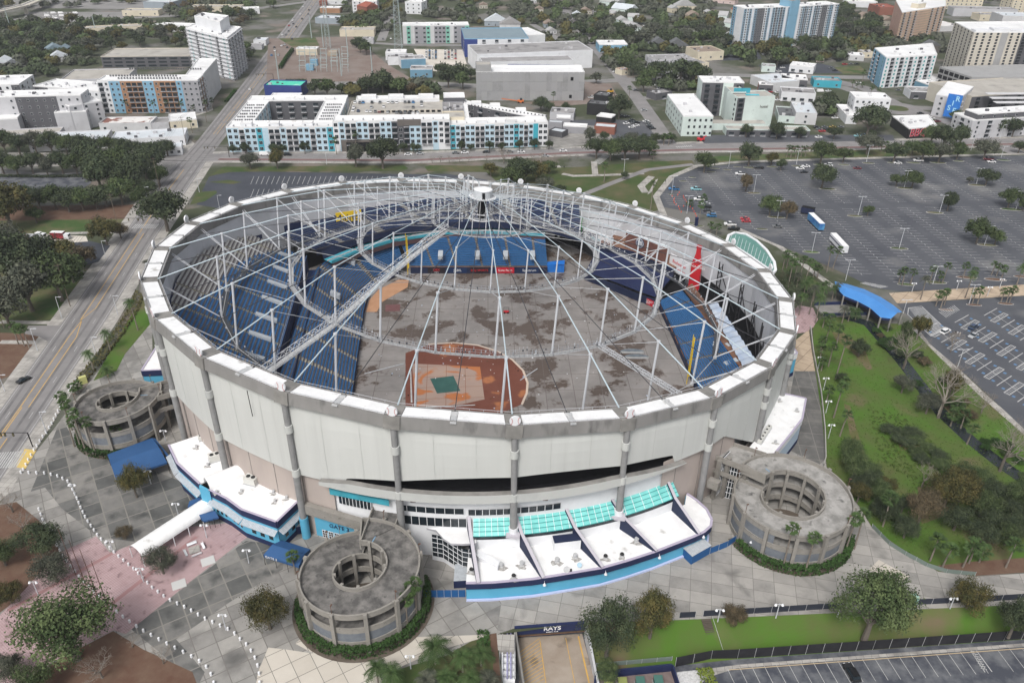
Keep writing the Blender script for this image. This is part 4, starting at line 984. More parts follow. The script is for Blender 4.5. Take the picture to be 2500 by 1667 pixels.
def ramp(label,c,Ro,Ri,zs,th0,deckm,ncol,nin,bridge_to,bw):
 c=Vector((*c,0));t=thing('spiral_ramp',label,'ramp',c);pitch=4.3;per=48;tot=int(per*(zs-.3)/pitch)
 def P(r,th,z):return Vector((r*math.cos(th),r*math.sin(th),z))
 dk,po,pi_,sf=MB(),MB(),MB(),MB()
 for i in range(tot):
  a,b=th0-2*math.pi*i/per,th0-2*math.pi*(i+1)/per;z0,z1=zs-pitch*i/per,zs-pitch*(i+1)/per
  dk.quad(P(Ri+.3,a,z0),P(Ri+.3,b,z1),P(Ro-.3,b,z1),P(Ro-.3,a,z0),deckm)
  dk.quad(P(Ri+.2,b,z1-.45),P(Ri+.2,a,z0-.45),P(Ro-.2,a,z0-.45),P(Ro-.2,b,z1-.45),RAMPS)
  for mb,r0,r1 in((po,Ro-.3,Ro),(pi_,Ri+.3,Ri)):
   if mb is po and i<per/48*3.5 and bw:pass
   q=[P(r0,a,z0-.55),P(r0,b,z1-.55),P(r0,b,z1+1.0),P(r0,a,z0+1.0),P(r1,a,z0-.55),P(r1,b,z1-.55),P(r1,b,z1+1.0),P(r1,a,z0+1.0)]
   mb.add(q,[(0,1,2,3),(7,6,5,4),(3,2,6,7),(0,4,5,1)],RAMPC)
   rr=r1+(.09 if mb is po else-.09)
   mb.add([P(rr,a,z0+.8),P(rr,b,z1+.8),P(rr,b,z1+1.05),P(rr,a,z0+1.05),P(r0,a,z0+1.05),P(r0,b,z1+1.05)],[(3,2,1,0),(4,5,2,3)],RAMPC)
  if i>tot-per-10:
   r_=Ro-.15;sf.add([P(r_,a,max(0,z0+.9)),P(r_,b,max(0,z1+.9)),P(r_,b,z1+pitch-.5),P(r_,a,z0+pitch-.5)],[(0,1,2,3),(3,2,1,0)],MESHB)
 e=MB();d0=P(1,th0,0);n0=Vector((-d0.y,d0.x,0))
 e.obox(d0*(Ri+.1)+n0*.02+Vector((0,0,zs-pitch*.45)),d0*(Ro-Ri-.2),n0*.35,(0,0,pitch*.45+1.0),RAMPC);e.build('end_parapet',t)
 dk.build('deck',t);po.build('outer_parapet',t);pi_.build('inner_parapet',t);sf.build('mesh_screen',t)
 def ztop(th):
  f=((th0-th)%(2*math.pi))/(2*math.pi);return zs-pitch*f+1.25
 for i in range(ncol):
  th=th0-.12-2*math.pi*(i+.5)/ncol;q=P(Ro+.25,th,0);MB().box((0,0,0),.85,.85,ztop(th),RAMPC,th).build('column',t,loc=q)
  if i%2==0:
   l=MB();l.tube([(0,0,0),(0,0,2.6)],.07,mat('brown_post',(.12,.07,.05),.7),6);l.box((.15,0,2.55),.6,.3,.15,mat('brown_post',(.12,.07,.05),.7),th+3.14);l.build('ramp_light',t,loc=P(Ro,th,ztop(th)))
 for i in range(nin):
  th=th0-2*math.pi*(i+.5)/nin;q=P(Ri-.25,th,0);MB().box((0,0,0),.7,.7,ztop(th)-.05,RAMPC,th).build('column',t,loc=q)
 j=MB();th1=th0-.35;j.quad(P(Ri+.3,th1,zs-.2),P(Ri+.3,th1-.04,zs-.2),P(Ro-.3,th1-.02,zs-.2),P(Ro-.3,th1,zs-.2),BLUEL);j.build('expansion_joint',t)
 if bridge_to:
  B=Vector((*bridge_to,zs-.05))-c;A_=P((Ri+Ro)/2,th0-.3,zs-.05);A0=P(Ri+.3,th0,zs-.02);A1=P(Ro-.2,th0-.62,zs-.1)
  d=(B-A_);d.z=0;d.normalize();n=Vector((-d.y,d.x,0));m_=MB()
  Lp,Rp=B+n*bw/2,B-n*bw/2
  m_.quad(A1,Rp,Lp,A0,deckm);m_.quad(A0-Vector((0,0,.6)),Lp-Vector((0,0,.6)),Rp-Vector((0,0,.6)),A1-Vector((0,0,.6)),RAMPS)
  for p_,q_ in((A0,Lp),(A1,Rp)):m_.beam(p_+Vector((0,0,.25)),q_+Vector((0,0,.25)),.3,1.7,RAMPC);m_.beam(p_-Vector((0,0,4.1)),q_-Vector((0,0,4.1)),.3,1.4,RAMPC)
  m_.build('bridge',t)
 return t
rA=ramp('weathered concrete spiral ramp in the lower middle, its top deck blackened, hedges at its foot',(-34.3,129.3),13.8,6.1,13.1,R2(96),DECK,12,9,(-29.5,152.5),7.5)
rB=ramp('dark concrete spiral ramp at the left beside the avenue, behind a blue awning',(-118,195),12.4,6.1,12.6,R2(28),DECK,12,8,(-97,204),7.5)
rC=ramp('pale-decked concrete spiral ramp at the right next to the green park',(73.1,155.8),14.7,7.7,12.9,R2(140),DECKL,13,10,(51,176),7.5)
MULB=mat('bare_bed',(.09,.07,.055),.95,(.13,.11,.09),.5)
for cx_,cy_,R_,a0_,a1_,mt_ in((-34.3,129.3,16.6,170,395,MULB),(-118,195,14.4,180,300,MULB),(73.1,155.8,16.8,195,345,MULB),(-34.3,129.3,5.8,0,360,CLAYO),(73.1,155.8,7.2,0,360,MULB)):
 kind(MB().sheet([(cx_+R_*math.cos(R2(a)),cy_+R_*math.sin(R2(a)))for a in range(a0_,a1_,6)]+([(cx_,cy_)]if a1_<360 else[]),.09+.002*R_,mt_).build('planting_bed'))
club=thing('club_building','white and sky-blue entrance building with sloping aqua glass roof, near side of ballpark','building',(0,0,0))
Z1=6.0
def gz(pts,z):return[g(u,v,z)for u,v in pts]
fr=[(1137.7,1423),(1200,1421.5),(1300,1413),(1349,1405.5),(1468,1386),(1535,1367),(1599,1346),(1691.5,1310),(1718,1298),(1734,1284),(1736,1268),(1724,1244),(1700,1222),(1676,1206)]
FR=gz(fr,Z1)
bk_=[ptxy(106,k_,Z1)for k_ in(13.25,13.8,14.4,15,15.4)]
poly=[(p.x,p.y)for p in FR+bk_]
m_=MB();m_.prism(poly,Z1-.3,Z1,WROOF);m_.build('flat_roof',club)
m_=MB();m2=MB();m3=MB()
cen=Vector((20,150,0))
for a,b in zip(FR,FR[1:]):
 d=(b-a).normalized();o=Vector((d.y,-d.x,0))
 m_.obox(a+o*.05+Vector((0,0,-1.7)),b-a,o*.35,(0,0,1.9),NAVY);m_.obox(a-o*.2+Vector((0,0,.14)),b-a,o*.65,(0,0,.12),mat('lilac_cap',(.40,.36,.46),.6))
 i_=-o*.3;m2.quad(a+i_-Vector((0,0,Z1)),b+i_-Vector((0,0,Z1)),b+i_-Vector((0,0,.3)),a+i_-Vector((0,0,.3)),CYAN)
 i_=-o*.2;m3.obox(a+i_-Vector((0,0,Z1)),b-a,o*.5,(0,0,.5),mat('pale_lilac_base',(.45,.50,.70),.7))
m_.build('navy_fascia',club);m2.build('sky_blue_wall',club);m3.build('wall_base',club)
kL=[15.36,14.97,14.49,14.03,13.62,13.32]
hi=[(102.4,13.1),(105.8,9.9)]
m_=MB()
for j in range(42):
 a,b=13.4+3.3*j/42,13.4+3.3*(j+1)/42
 m_.quad(ptxy(102.6,b,0),ptxy(102.6,a,0),ptxy(102.6,a,19.4),ptxy(102.6,b,19.4),WHITE)
 m_.quad(ptxy(102.6,b,19.4),ptxy(102.6,a,19.4),ptxy(99,a,19.4),ptxy(99,b,19.4),BLACK)
m_.build('white_wall',club)
m_=MB()
for j in range(30):
 a,b=13.4+1.95*j/30,13.4+1.95*(j+1)/30
 m_.quad(ptxy(105.9,b,Z1),ptxy(105.9,a,Z1),ptxy(105.9,a,9.2),ptxy(105.9,b,9.2),WHITE);m_.quad(ptxy(105.95,b,9.1),ptxy(105.95,a,9.1),ptxy(105.85,a,9.9),ptxy(105.85,b,9.9),GLASS)
m_.build('clerestory_wall',club)
for s in range(5):
 if s==4:break
 ka,kb=kL[s],kL[s+1]
 if s==3:kb=13.34
 gl=MB();br_=MB();nx=7
 for j in range(nx):
  a,b=ka+(kb-ka)*j/nx,ka+(kb-ka)*(j+1)/nx
  for i in range(4):
   t0,t1=i/4,(i+1)/4;L=lambda k_,t:ptxy(hi[0][0]+(hi[1][0]-hi[0][0])*t,k_,hi[0][1]+(hi[1][1]-hi[0][1])*t)
   gl.quad(L(a,t0),L(a,t1)+Vector((0,0,.12)),L(b,t1)+Vector((0,0,.12)),L(b,t0),AQUA)
   br_.beam(L(a,t1)+Vector((0,0,.13)),L(b,t1)+Vector((0,0,.13)),.14,.1,mat('glazing_dark_teal',(.03,.25,.25),.5))  # dark teal cross bars along the edges of the glass rows
  br_.beam(L(a,0)+Vector((0,0,.15)),L(a,1)+Vector((0,0,.2)),.1,.14,WHITE)
 o=gl.build('glass_roof',club);br_.build('glazing_bars',o)
for s in range(6 if False else 5):
 k_=[15.40,14.97,14.49,14.03,13.40][s];A_=ptxy(102.6,k_,14.0);fx=[(1325,1410),(1327,1409),(1472,1383),(1604,1343),(1708,1301)][s]if s else(1168,1421)
 B_=g(*fx,Z1+.6);d=B_-A_;dh=Vector((d.x,d.y,0)).normalized();n_=Vector((-dh.y,dh.x,0));w_=.85
 lo=lambda q,z:Vector((q.x,q.y,z));M_=A_+dh*3.6;M_.z=10.5;A_.z=13.7;mm_=MB();LG_=mat('pale_lilac_grey',(.46,.44,.48),.7)
 for p_,q_ in((A_,M_),(M_,B_)):
  a1,b1=p_-n_*w_/2,q_-n_*w_/2;a2,b2=p_+n_*w_/2,q_+n_*w_/2
  mm_.add([a1,b1,lo(b1,Z1-.2),lo(a1,Z1-.2),a2,b2,lo(b2,Z1-.2),lo(a2,Z1-.2)],[(0,3,2,1),(4,5,6,7)],NAVYD);mm_.quad(a1,b1,b2,a2,LG_)
 mm_.build('roof_fin',club)
for k_ in(14,15):
 p=pt(104.95,k_,0);MB().box((p.x,p.y,9.7),3.4,3.4,.8,mat('pale_lilac_grey',(.46,.44,.48),.7),.1*k_).build('pedestal',club)
def strip(k0,k1,z0,z1,n,r=102.75,par=club,fr_=WHITE):
 m_=MB();m2=MB()
 for j in range(n):
  a,b=k0+(k1-k0)*j/n,k0+(k1-k0)*(j+1)/n
  m_.quad(ptxy(r,b,z0),ptxy(r,a,z0),ptxy(r,a,z1),ptxy(r,b,z1),GLASS);m2.beam(ptxy(r+.1,a,z0),ptxy(r+.1,a,z1),.14,.14,fr_)
 o=m_.build('strip_window',par);m2.build('mullions',o)
strip(14.55,15.0,14.2,16.0,6);strip(15.02,15.4,14.2,16.0,6,102.85);strip(15.44,16.05,14.4,16.2,7)
strip(15.42,16.0,10.2,12.9,8)
for k_ in(15.9,14.7):MB().box(ptxy(102.8,k_,17.6),1.3,.3,.3,mat('brown_post',(.12,.07,.05),.7)).build('wall_vent',club)
cv=[(1040,1288),(1064,1293),(1083,1314),(1100,1326),(1130,1327),(1163,1325),(1163,1290),(1120,1286),(1060,1282)]
CV=gz(cv,9.2);MB().prism([(p.x,p.y)for p in CV],8.6,9.2,mat('canopy_grey_edge',(.42,.42,.45),.7),WROOF,True).build('curved_canopy',club)
gw=[g(u,v,0)for u,v in[(1040,1360),(1060,1366),(1075,1384),(1092,1396),(1110,1400)]]
m_=MB();m2=MB()
GW=[Vector((-19.3,143.3,0)),Vector((-16.5,142.6,0)),Vector((-13.8,140.4,0)),Vector((-11.5,138.6,0)),Vector((-8.2,137.9,0))]
for a,b in zip(GW,GW[1:]):
 m_.quad(a,b,b+Vector((0,0,8.6)),a+Vector((0,0,8.6)),GLASS)
 m2.quad(a+Vector((-.05,-.12,0)),b+Vector((-.05,-.12,0)),b+Vector((-.05,-.12,1.4)),a+Vector((-.05,-.12,1.4)),WHITE)
 for s in(0,.5):
  q=a.lerp(b,s)+Vector((0,-.1,0));m2.beam(q,q+Vector((0,0,8.6)),.12,.12,WHITE)
 for z in(2.8,4.4,6.,7.6):m2.beam(a+Vector((0,-.1,z)),b+Vector((0,-.1,z)),.1,.1,WHITE)
o=m_.build('bowed_glass_wall',club);m2.build('mullions',o)
a,b=Vector((-8.2,137.9,0)),g(1140,1424,Z1);MB().obox((-8.2,137.7,0),(5.4,-3.8,0),(.5,2,0),(0,0,7.4),WHITE).build('white_block',club)
CORR=mat('corrugated_grey',(.36,.39,.42),.5,(.46,.49,.52),1.5)
p0=g(1110,1420,2.8);m_=MB();m_.obox(g(1108,1436,0),(3.2,.3,0),(0,5.5,0),(0,0,2.5),NAVY,CORR);m_.build('side_store',club)
DRK=mat('soot_black',(.03,.03,.03),.9)
def vent(u,v,z,s=1.,par=club,k_=0):
 p=g(u,v,z);r_=random.Random(u);MB().sheet([(p.x+1.3*s*r_.uniform(.4,1.5)*math.cos(a),p.y-.5+1.0*s*r_.uniform(.4,1.3)*math.sin(a))for a in[i*.57 for i in range(11)]],z+.03,mat('roof_soot',(.22,.21,.2),.9,(.5,.49,.47),1.5)).build('roof_stain',par);m_=MB();m_.tube([(0,0,0),(0,0,.9*s)],.42*s,STEELG,12);m_.tube([(0,0,.9*s),(0,0,1.2*s)],[.6*s,.5*s],STEELG if k_!=1 else DRK,12);m_.box((0,0,0),1.1*s,1.1*s,.15,STEELG);m_.build('roof_vent',par,loc=p)
for u,v in[(1223,1382),(1274,1379),(1360,1370),(1404,1360),(1554,1321)]:vent(u,v,Z1)
for u,v in[(1254,1410),(1478,1362),(1518,1358),(1151,1395)]:vent(u,v,Z1,.9,club,1)
p=g(1382,1336,Z1);m_=MB();m_.box((0,0,0),6.6,2.6,3.2,WHITE,R2(10),NAVYD);m_.build('roof_box',club,loc=p)
p=g(1383,1395,Z1);m_=MB();m_.tube([(0,0,.8),(0,-.25,1.)],[.2,.8],STEELG,16);m_.beam((0,0,0),(0,0,.9),.1,.1,STEELG);m_.box((.5,.3,0),1.6,.8,.3,DRK);m_.build('satellite_dish',club,loc=p)
p=g(1414,1384,Z1);m_=MB();m_.tube([(0,0,.8),(0,-.25,1.)],[.2,.6],mat('pale_blue_dish',(.35,.5,.6),.5),16);m_.beam((0,0,0),(0,0,.9),.1,.1,STEELG);m_.build('satellite_dish',club,loc=p)
for u,v in[(1329,1428),(1478,1402),(1609,1362),(1716,1312)]:
 p=g(u,v,4.2);m_=MB();m_.beam((0,.8,.9),(0,-.4,1.1),.08,.08,WHITE);m_.tube([(0,-.4,1.1),(0,-.4,.5)],[.12,.42],WHITE,10);m_.build('wall_lamp',club,loc=p)
for u,v in[(1233,1427),(1393,1407),(1537,1373),(1659,1330)]:
 MB().box((0,0,0),1.2,.3,.35,WHITE,R2(12)).build('light_strip',club,loc=g(u,v,4.7))
gate=thing('gate_building','sky-blue Gate 3 doorway under a pale concrete beam between two tall columns','gate',(0,0,0))
a,b=g(788,1296,0),g(858,1316,0);a=ptxy(103.4,16.92,0);b=ptxy(103.4,16.3,0);X_=(b-a).normalized()
m_=MB();m_.obox(a,b-a,Vector((-X_.y,X_.x,0))*.3,(0,0,6.5),CYAN);m_.build('wall',gate)
for i in range(6):
 q=a+X_*(1.8+i*1.75)+Vector((X_.y,-X_.x,0))*.05;d_=MB();d_.obox(q,X_*1.5,Vector((X_.y,-X_.x,0))*.06,(0,0,2.6),WHITE)
 for xx in(.18,.82):
  for zz in(.2,1.0,1.8):d_.obox(q+X_*(xx)+Vector((X_.y,-X_.x,0))*.07+Vector((0,0,zz)),X_*.5,Vector((X_.y,-X_.x,0))*.03,(0,0,.62),GLASS)
 d_.build('door',gate)
text('GATE 3',1.25,NV2,a+X_*7+Vector((X_.y,-X_.x,0))*.1+Vector((0,0,4.7)),X_,(0,0,1),'lettering',gate,.05)
a,b=pt(104.9,17,0),ptxy(106.5,16.15,0);a.z=8;b.z=8;MB().obox(a,(b.x-a.x,b.y-a.y,0),(.6,1.4,0),(0,0,3.0),RAMPC).build('concrete_beam',gate)
strip(16.3,16.62,13.5,16.2,9,103.2,gate);MB().obox(ptxy(103.6,16.7,16.6),ptxy(103.6,16.12,16.6)-ptxy(103.6,16.7,16.6),(.2,-.6,0),(0,0,1.6),TEAL).build('teal_lintel',gate)
def annex(label,roofpx,z,par_side,name='annex_building',parapet=.0,fascia=NAVY,wall=CYAN,canopy=True,skip=()):
 t=thing(name,label,'building',(0,0,0));P=gz(roofpx,z);poly=[(p.x,p.y)for p in P]
 MB().prism(poly,z-.4,z,WROOF).build('flat_roof',t);n=len(P);m_,m2,m3,m4=MB(),MB(),MB(),MB()
 for i in par_side:
  a,b=P[i],P[(i+1)%n];d=(b-a).normalized();o=Vector((d.y,-d.x,0))if par_side is not None else 0
  c_=sum(P,Vector())/n
  if(a+o-c_).length<(a-o-c_).length:o=-o
  m_.obox(a+Vector((0,0,-2.0)),b-a,o*.3,(0,0,2.2),fascia);m_.obox(a-o*.2+Vector((0,0,.12)),b-a,o*.55,(0,0,.1),mat('lilac_cap',(.40,.36,.46),.6))
  m2.quad(a+o*.1-Vector((0,0,z)),b+o*.1-Vector((0,0,z)),b+o*.1-Vector((0,0,1.9)),a+o*.1-Vector((0,0,1.9)),wall)
  m4.obox(a+o*.1-Vector((0,0,z)),b-a,o*.12,(0,0,1.5),NAVY)
  if canopy:
   L=(b-a).length;nn=int(L/.45)
   for j in range(nn):
    p,q=a.lerp(b,j/nn),a.lerp(b,(j+.86)/nn);zz=Vector((0,0,-2.9));ze=Vector((0,0,-3.7))
    m3.add([p+zz,q+zz,q+o*1.6+ze,p+o*1.6+ze,p+zz-Vector((0,0,.15)),q+zz-Vector((0,0,.15)),q+o*1.6+ze-Vector((0,0,.15)),p+o*1.6+ze-Vector((0,0,.15))],[(0,1,2,3),(3,2,1,0),(2,6,7,3)],CORR)
   w0_,w1_=a.lerp(b,.2),a.lerp(b,.8)
   for f_ in(.2,.45,.7):
    p,q=a.lerp(b,f_)+o*.16,a.lerp(b,f_+.12)+o*.16;m5=MB().quad(p-Vector((0,0,7)),q-Vector((0,0,7)),q-Vector((0,0,5.8)),p-Vector((0,0,5.8)),GLASS).build('window',t)
 m_.build('fascia',t);m2.build('wall',t);m4.build('navy_base',t)
 if canopy:m3.build('corrugated_canopy',t)
 return t
A1=annex('white-roofed annex with navy fascia and ribbed canopy beside the big blue awning, left',[(490,1060),(412.6,1086),(433,1130),(488.5,1181),(515,1168),(588,1126),(556,1110)],9.5,(1,2))
A2=annex('white-roofed sky-blue annex with navy fascia and ribbed canopy, right of the long white tunnel canopy',[(598.8,1150),(511,1194.7),(553,1216),(590,1243),(674.7,1273.5),(738,1212.6),(680,1186)],9.5,(1,2,3,4))
MB().prism([(p.x,p.y)for p in gz([(487,1181),(512,1195),(512,1201),(486,1190)],9.3)],0,9.3,CYAN).build('corner_wall',A2)
m_=MB();a,b=g(592,1150,9.5),g(506,1186,9.5)
d=(b-a);n_=Vector((-d.y,d.x,0)).normalized()
for i in range(10):
 t0,t1=math.pi*i/10,math.pi*(i+1)/10;q=lambda t:n_*2.4*math.cos(t)+Vector((0,0,2.3*math.sin(t)))
 m_.quad(a+q(t1),b+q(t1),b+q(t0),a+q(t0),WROOF)
m_.add([b+n_*2.4*math.cos(math.pi*i/10)+Vector((0,0,2.3*math.sin(math.pi*i/10)))for i in range(11)],[tuple(range(11))[::-1],tuple(range(11))],GLASS)
m_.build('barrel_vault',A2)
A0=annex('small wedge-shaped white roof with sky-blue wall tucked behind the left spiral ramp',[(398,822),(362,880),(346,905),(412,902),(430,860)],9.5,(0,1,2),canopy=False)
A3=annex('long white-roofed annex along the black stained walkway on the right',[(1898,958),(1967,973),(1958,1022),(1925,1065),(1883,1116),(1822,1100),(1856,1060),(1880,1010)],9.,(0,1,2,3),fascia=WHITE,wall=mat('pale_blue_wall',(.42,.52,.62),.6),canopy=False)
A4=annex('sky-blue block standing where the tan walkway meets the ballpark wall, right',[(1912,838),(1928,838),(1946,862),(1934,868),(1905,872)],9.,(0,1,2),canopy=False,fascia=WHITE)
def hvac(u,v,z,par,s=1.,n=2,rz=.5):
 p=g(u,v,z);m_=MB();m_.box((0,0,.3),3.2*s,2.2*s,1.7*s,mat('pale_machine',(.55,.55,.52),.6),rz)
 c_,s_=math.cos(rz),math.sin(rz)
 for i in range(n):x=(i-.5*(n-1))*1.4*s;m_.tube([(x*c_,x*s_,.3+1.7*s),(x*c_,x*s_,.42+1.7*s)],.55*s,DRK,12)
 m_.box((0,0,0),3.6*s,2.6*s,.3,STEELG,rz);m_.build('air_conditioner',par,loc=p)
hvac(526,1122,9.5,A1);hvac(496,1072,9.5,A1,.7);hvac(506,1078,9.5,A1,.6);hvac(615,1178,9.5,A2,1.05,2,-.3)
for i in range(5):hvac(1856+i*5,1080-i*8,9.,A3,.55,1,.9)
for t_,L in((A1,[(480,1092),(508,1136)]),(A2,[(590,1200),(668,1202),(672,1224),(530,1202),(700,1216)]),(A3,[(1903,978),(1893,1080),(1945,1002)])):
 for u,v in L:vent(u,v,t_.children[0].data.vertices[0].co.z+.4 if 0 else(9.5 if t_ is not A3 else 9.),.7,t_)
p=g(690,1290);m_=MB();m_.obox((0,0,0),(3.6,1,0),(-1.2,3.2,0),(0,0,2.6),NAVY,CORR);m_.build('side_store',A2,loc=g(716,1306))
E1=thing('entrance_tower','glazed entrance bay with pale concrete frames between the ballpark and the right spiral ramp','building',(0,0,0))
for(u0,v0),(u1,v1),z1 in(((1742,1215),(1765,1190),13),((1765,1212),(1800,1222),11.5)):
 a,b=g(u0,v0),g(u1,v1);X_=(b-a).normalized();Y_=Vector((-X_.y,X_.x,0));L=(b-a).length;m_=MB();m_.obox(a,b-a,Y_*.3,(0,0,z1),GLASS);o=m_.build('glass_wall',E1);m2=MB()
 for i in range(6):q=a+X_*L*i/5-Y_*.08;m2.beam(q,q+Vector((0,0,z1)),.16,.16,WHITE)
 for i in range(7):m2.beam(a-Y_*.08+Vector((0,0,z1*i/6)),b-Y_*.08+Vector((0,0,z1*i/6)),.13,.13,WHITE)
 m2.build('mullions',o)
for u,v,h in((1762,1213,14),(1806,1227,13),(1740,1216,13.5)):MB().box(g(u,v),1.0,1.0,h,RAMPC,.6).build('column',E1)
a,b=ptxy(105.5,12.95,7.5),g(1750,1200,7.5);MB().obox((a.x,a.y,7.6),(b.x-a.x,b.y-a.y,0),(1.2,1.4,0),(0,0,2.6),RAMPC).build('concrete_beam',E1)
def awning(label,pts,z,drop,name='awning',posts=(),cat='awning',mt=BLUEA,txt=None):
 """pts px at height z: near-left, near-right, far-right, far-left; ridge along the middle"""
 P=gz(pts,z);t=thing(name,label,cat,(P[0].x,P[0].y,0));o=Vector((P[0].x,P[0].y,0));P=[p-o for p in P];m_=MB()
 r0,r1=(P[0]+P[3])/2+Vector((0,0,1.)),(P[1]+P[2])/2+Vector((0,0,1.));D=Vector((0,0,-drop))
 for q in((P[0],P[1],r1,r0),(r0,r1,P[2],P[3]),(P[0]+D,P[1]+D,P[1],P[0]),(P[1]+D,P[2]+D,P[2],P[1]),(P[3]+D,P[0]+D,P[0],P[3]),(P[2]+D,P[3]+D,P[3],P[2])):m_.add(list(q),[(0,1,2,3),(3,2,1,0)],mt)
 m_.add([P[0],r0,P[3],P[1],P[2],r1],[(0,1,2),(3,4,5)],mt);m_.build('canopy_cloth',t)
 for fx in(0,.33,.66,1):
  for A_,B_ in((P[0],P[1]),(P[3],P[2])):
   q=A_.lerp(B_,fx);MB().tube([(q.x,q.y,0),(q.x,q.y,q.z)],.06,BLACK,6).build('post',t)
 return t,P,o
awning('large deep-blue awning below the left spiral ramp',[(283,1170),(408,1128),(372,1068),(262,1109)],4.2,.6)
awning('dark blue roof piece between the left spiral ramp and the white annex',[(386,1082),(420,1128),(412,1112),(374,1070)],4.4,1.)
t,P,o=awning('deep-blue awning lettered GATE 3 beside the near spiral ramp',[(643,1354),(730,1381),(757,1340),(688,1318)],3.4,.8)
X_=(P[1]-P[0]).normalized();text('GATE 3',.75,WT,o+P[0]+X_*2.2-Vector((-X_.y,X_.x,0))*.05-Vector((0,0,.35)),X_,(0,0,1),'lettering',t,.02)
awning('short blue awning at the doorway where the white tunnel canopy ends',[(497,1272),(534,1262),(520,1246),(480,1255)],3.2,.5)
awning('dark blue awning at the upper end of the white tunnel canopy',[(458,1238),(492,1222),(496,1212),(470,1222)],3.4,.4)
a,b=g(332,1350,3.0),g(512,1231,3.0);t=thing('tunnel_canopy','long white half-round fabric canopy on white posts across the pink paving','canopy',(0,0,0))
d=(b-a);n_=Vector((-d.y,d.x,0)).normalized();m_=MB();NSEG=26;rw=2.7
for j in range(NSEG):
 for i in range(12):
  t0,t1=math.pi*i/12,math.pi*(i+1)/12;q=lambda t,x:a+d*x+n_*rw*math.cos(t)*(1-.01*(j%2))+Vector((0,0,2.0*math.sin(t)))
  x0,x1=j/NSEG,(j+1)/NSEG;m_.add([q(t1,x0),q(t1,x1),q(t0,x1),q(t0,x0)],[(0,1,2,3),(3,2,1,0)],WROOF)
m_.build('canopy_cloth',t)
for j in range(6):
 for s in(-1,1):q=a+d*(j/5)+n_*rw*s;MB().tube([(q.x,q.y,0),(q.x,q.y,3.)],.11,WHITE,8).build('post',t)
t=thing('sail_roof',"green ribbed oval roof with white rim just outside the ring's upper right",'roof',(0,0,0));z=15.
P=gz([(1774,590),(1779,575),(1795,568),(1820,572),(1847,588),(1872,612),(1890,640),(1893,660),(1886,668),(1872,655),(1830,625)],z)
m_=MB();GS=mat('green_ribbed_roof',(.08,.20,.175),.5,(.11,.25,.215),.4);c_=sum(P,Vector())/len(P)
m_.add([p+(c_-p).normalized()*.8 for p in P],[tuple(range(len(P)))],GS);m_.build('panel',t)
m2=MB();q=P+[P[0]]
for a,b in zip(q,q[1:]):m2.beam(a,b,1.1,.7,WHITE);m2.quad(a,b,(b.x,b.y,2),(a.x,a.y,2),STEELG)
m2.build('rim',t);m3=MB()
for i in range(13):
 f=i/12;a=g(1776+f*100,592+f*68,z+.03);b=g(1790+f*100,567+f*88,z+.03)
 a,b=P[10].lerp(P[0],1-f)if 0 else g(1780+104*f,594+66*f,z+.04),g(1788+104*f,570+72*f-8*math.sin(f*3.1),z+.04);m3.beam(a,b,.12,.08,WHITE)
m3.build('ribs',t)
t=thing('footbridge_roof','curved bright-blue canopy roof at the end of the promenade over the creek bridge','roof',(0,0,0));z=5.5
BR=mat('bright_blue_roof',(.055,.21,.52),.5,(.07,.24,.56),.3)
far=gz([(2033,686),(2070,694),(2110,706),(2150,725),(2180,744),(2203,762)],z);near=gz([(2040,700),(2060,722),(2095,736),(2125,752),(2150,775),(2175,778)],z)
m_=MB()
for i in range(5):
 a,b,c_,d_=near[i],near[i+1],far[i+1],far[i];r0,r1=(a+d_)/2+Vector((0,0,1.1)),(b+c_)/2+Vector((0,0,1.1));m_.quad(a,b,r1,r0,BR);m_.quad(r0,r1,c_,d_,BR);m_.quad(a-Vector((0,0,1)),b-Vector((0,0,1)),b,a,NAVY)
m_.build('canopy',t);m2=MB()
for q in near[1:]+far[1:]:m2.beam((q.x,q.y,0),(q.x,q.y,z),.5,.5,CONC)
m2.obox(g(2060,735),g(2150,790)-g(2060,735),(0,4,0),(0,0,3.5),mat('dark_wall',(.05,.05,.06),.8));m2.build('supports',t)
text('SPRING TRAINING PASSAGE',.9,WT,near[2]+Vector((0,-.15,-.5)),near[4]-near[1],(0,0,1),'lettering',t,.02)if 0 else None
a,b=g(2010,775),g(2115,772);t=thing('footbridge','low footbridge with navy sides leading to the blue canopy roof','bridge',a);m_=MB();X_=(b-a);Y_=Vector((-X_.y,X_.x,0)).normalized()
m_.obox((0,0,0),X_,Y_*9,(0,0,.5),CONC);m_.build('deck',t);m_=MB();m_.obox((0,0,.5),X_,Y_*.25,(0,0,1.3),NAVY);m_.obox(Y_*9+Vector((0,0,.5)),X_*.75,Y_*.25,(0,0,1.3),NAVY);m_.build('parapet',t)
TUN=mat('tunnel_floor',(.27,.22,.175),.85,(.34,.29,.24),.2,dirt=((.17,.14,.11),.25,.6,.72))
nl=g(1256,1533);nr=g(1429,1520);n3=(nA0-nA).normalized()
L0=Vector((g(1266,1556,LOW).x,g(1266,1556,LOW).y,LOW));
kind(MB().add([g(1266,1556,LOW+.02),g(1421,1546,LOW+.02),g(1460,1690,LOW+.02),g(1270,1690,LOW+.02)],[(3,2,1,0)],TUN).build('loading_ramp_floor'))
t=thing('loading_portal','navy portal beam with white ball-club lettering over the sunken loading ramp','gateway',(nl.x,nl.y,0));X_=(nr-nl);Ln=X_.length;X_.normalize();Y_=Vector((-X_.y,X_.x,0))
m_=MB();m_.obox(Vector((0,0,-2.1))-Y_*.25,X_*Ln,Y_*.6,(0,0,2.5),NAVY);m_.build('beam',t)
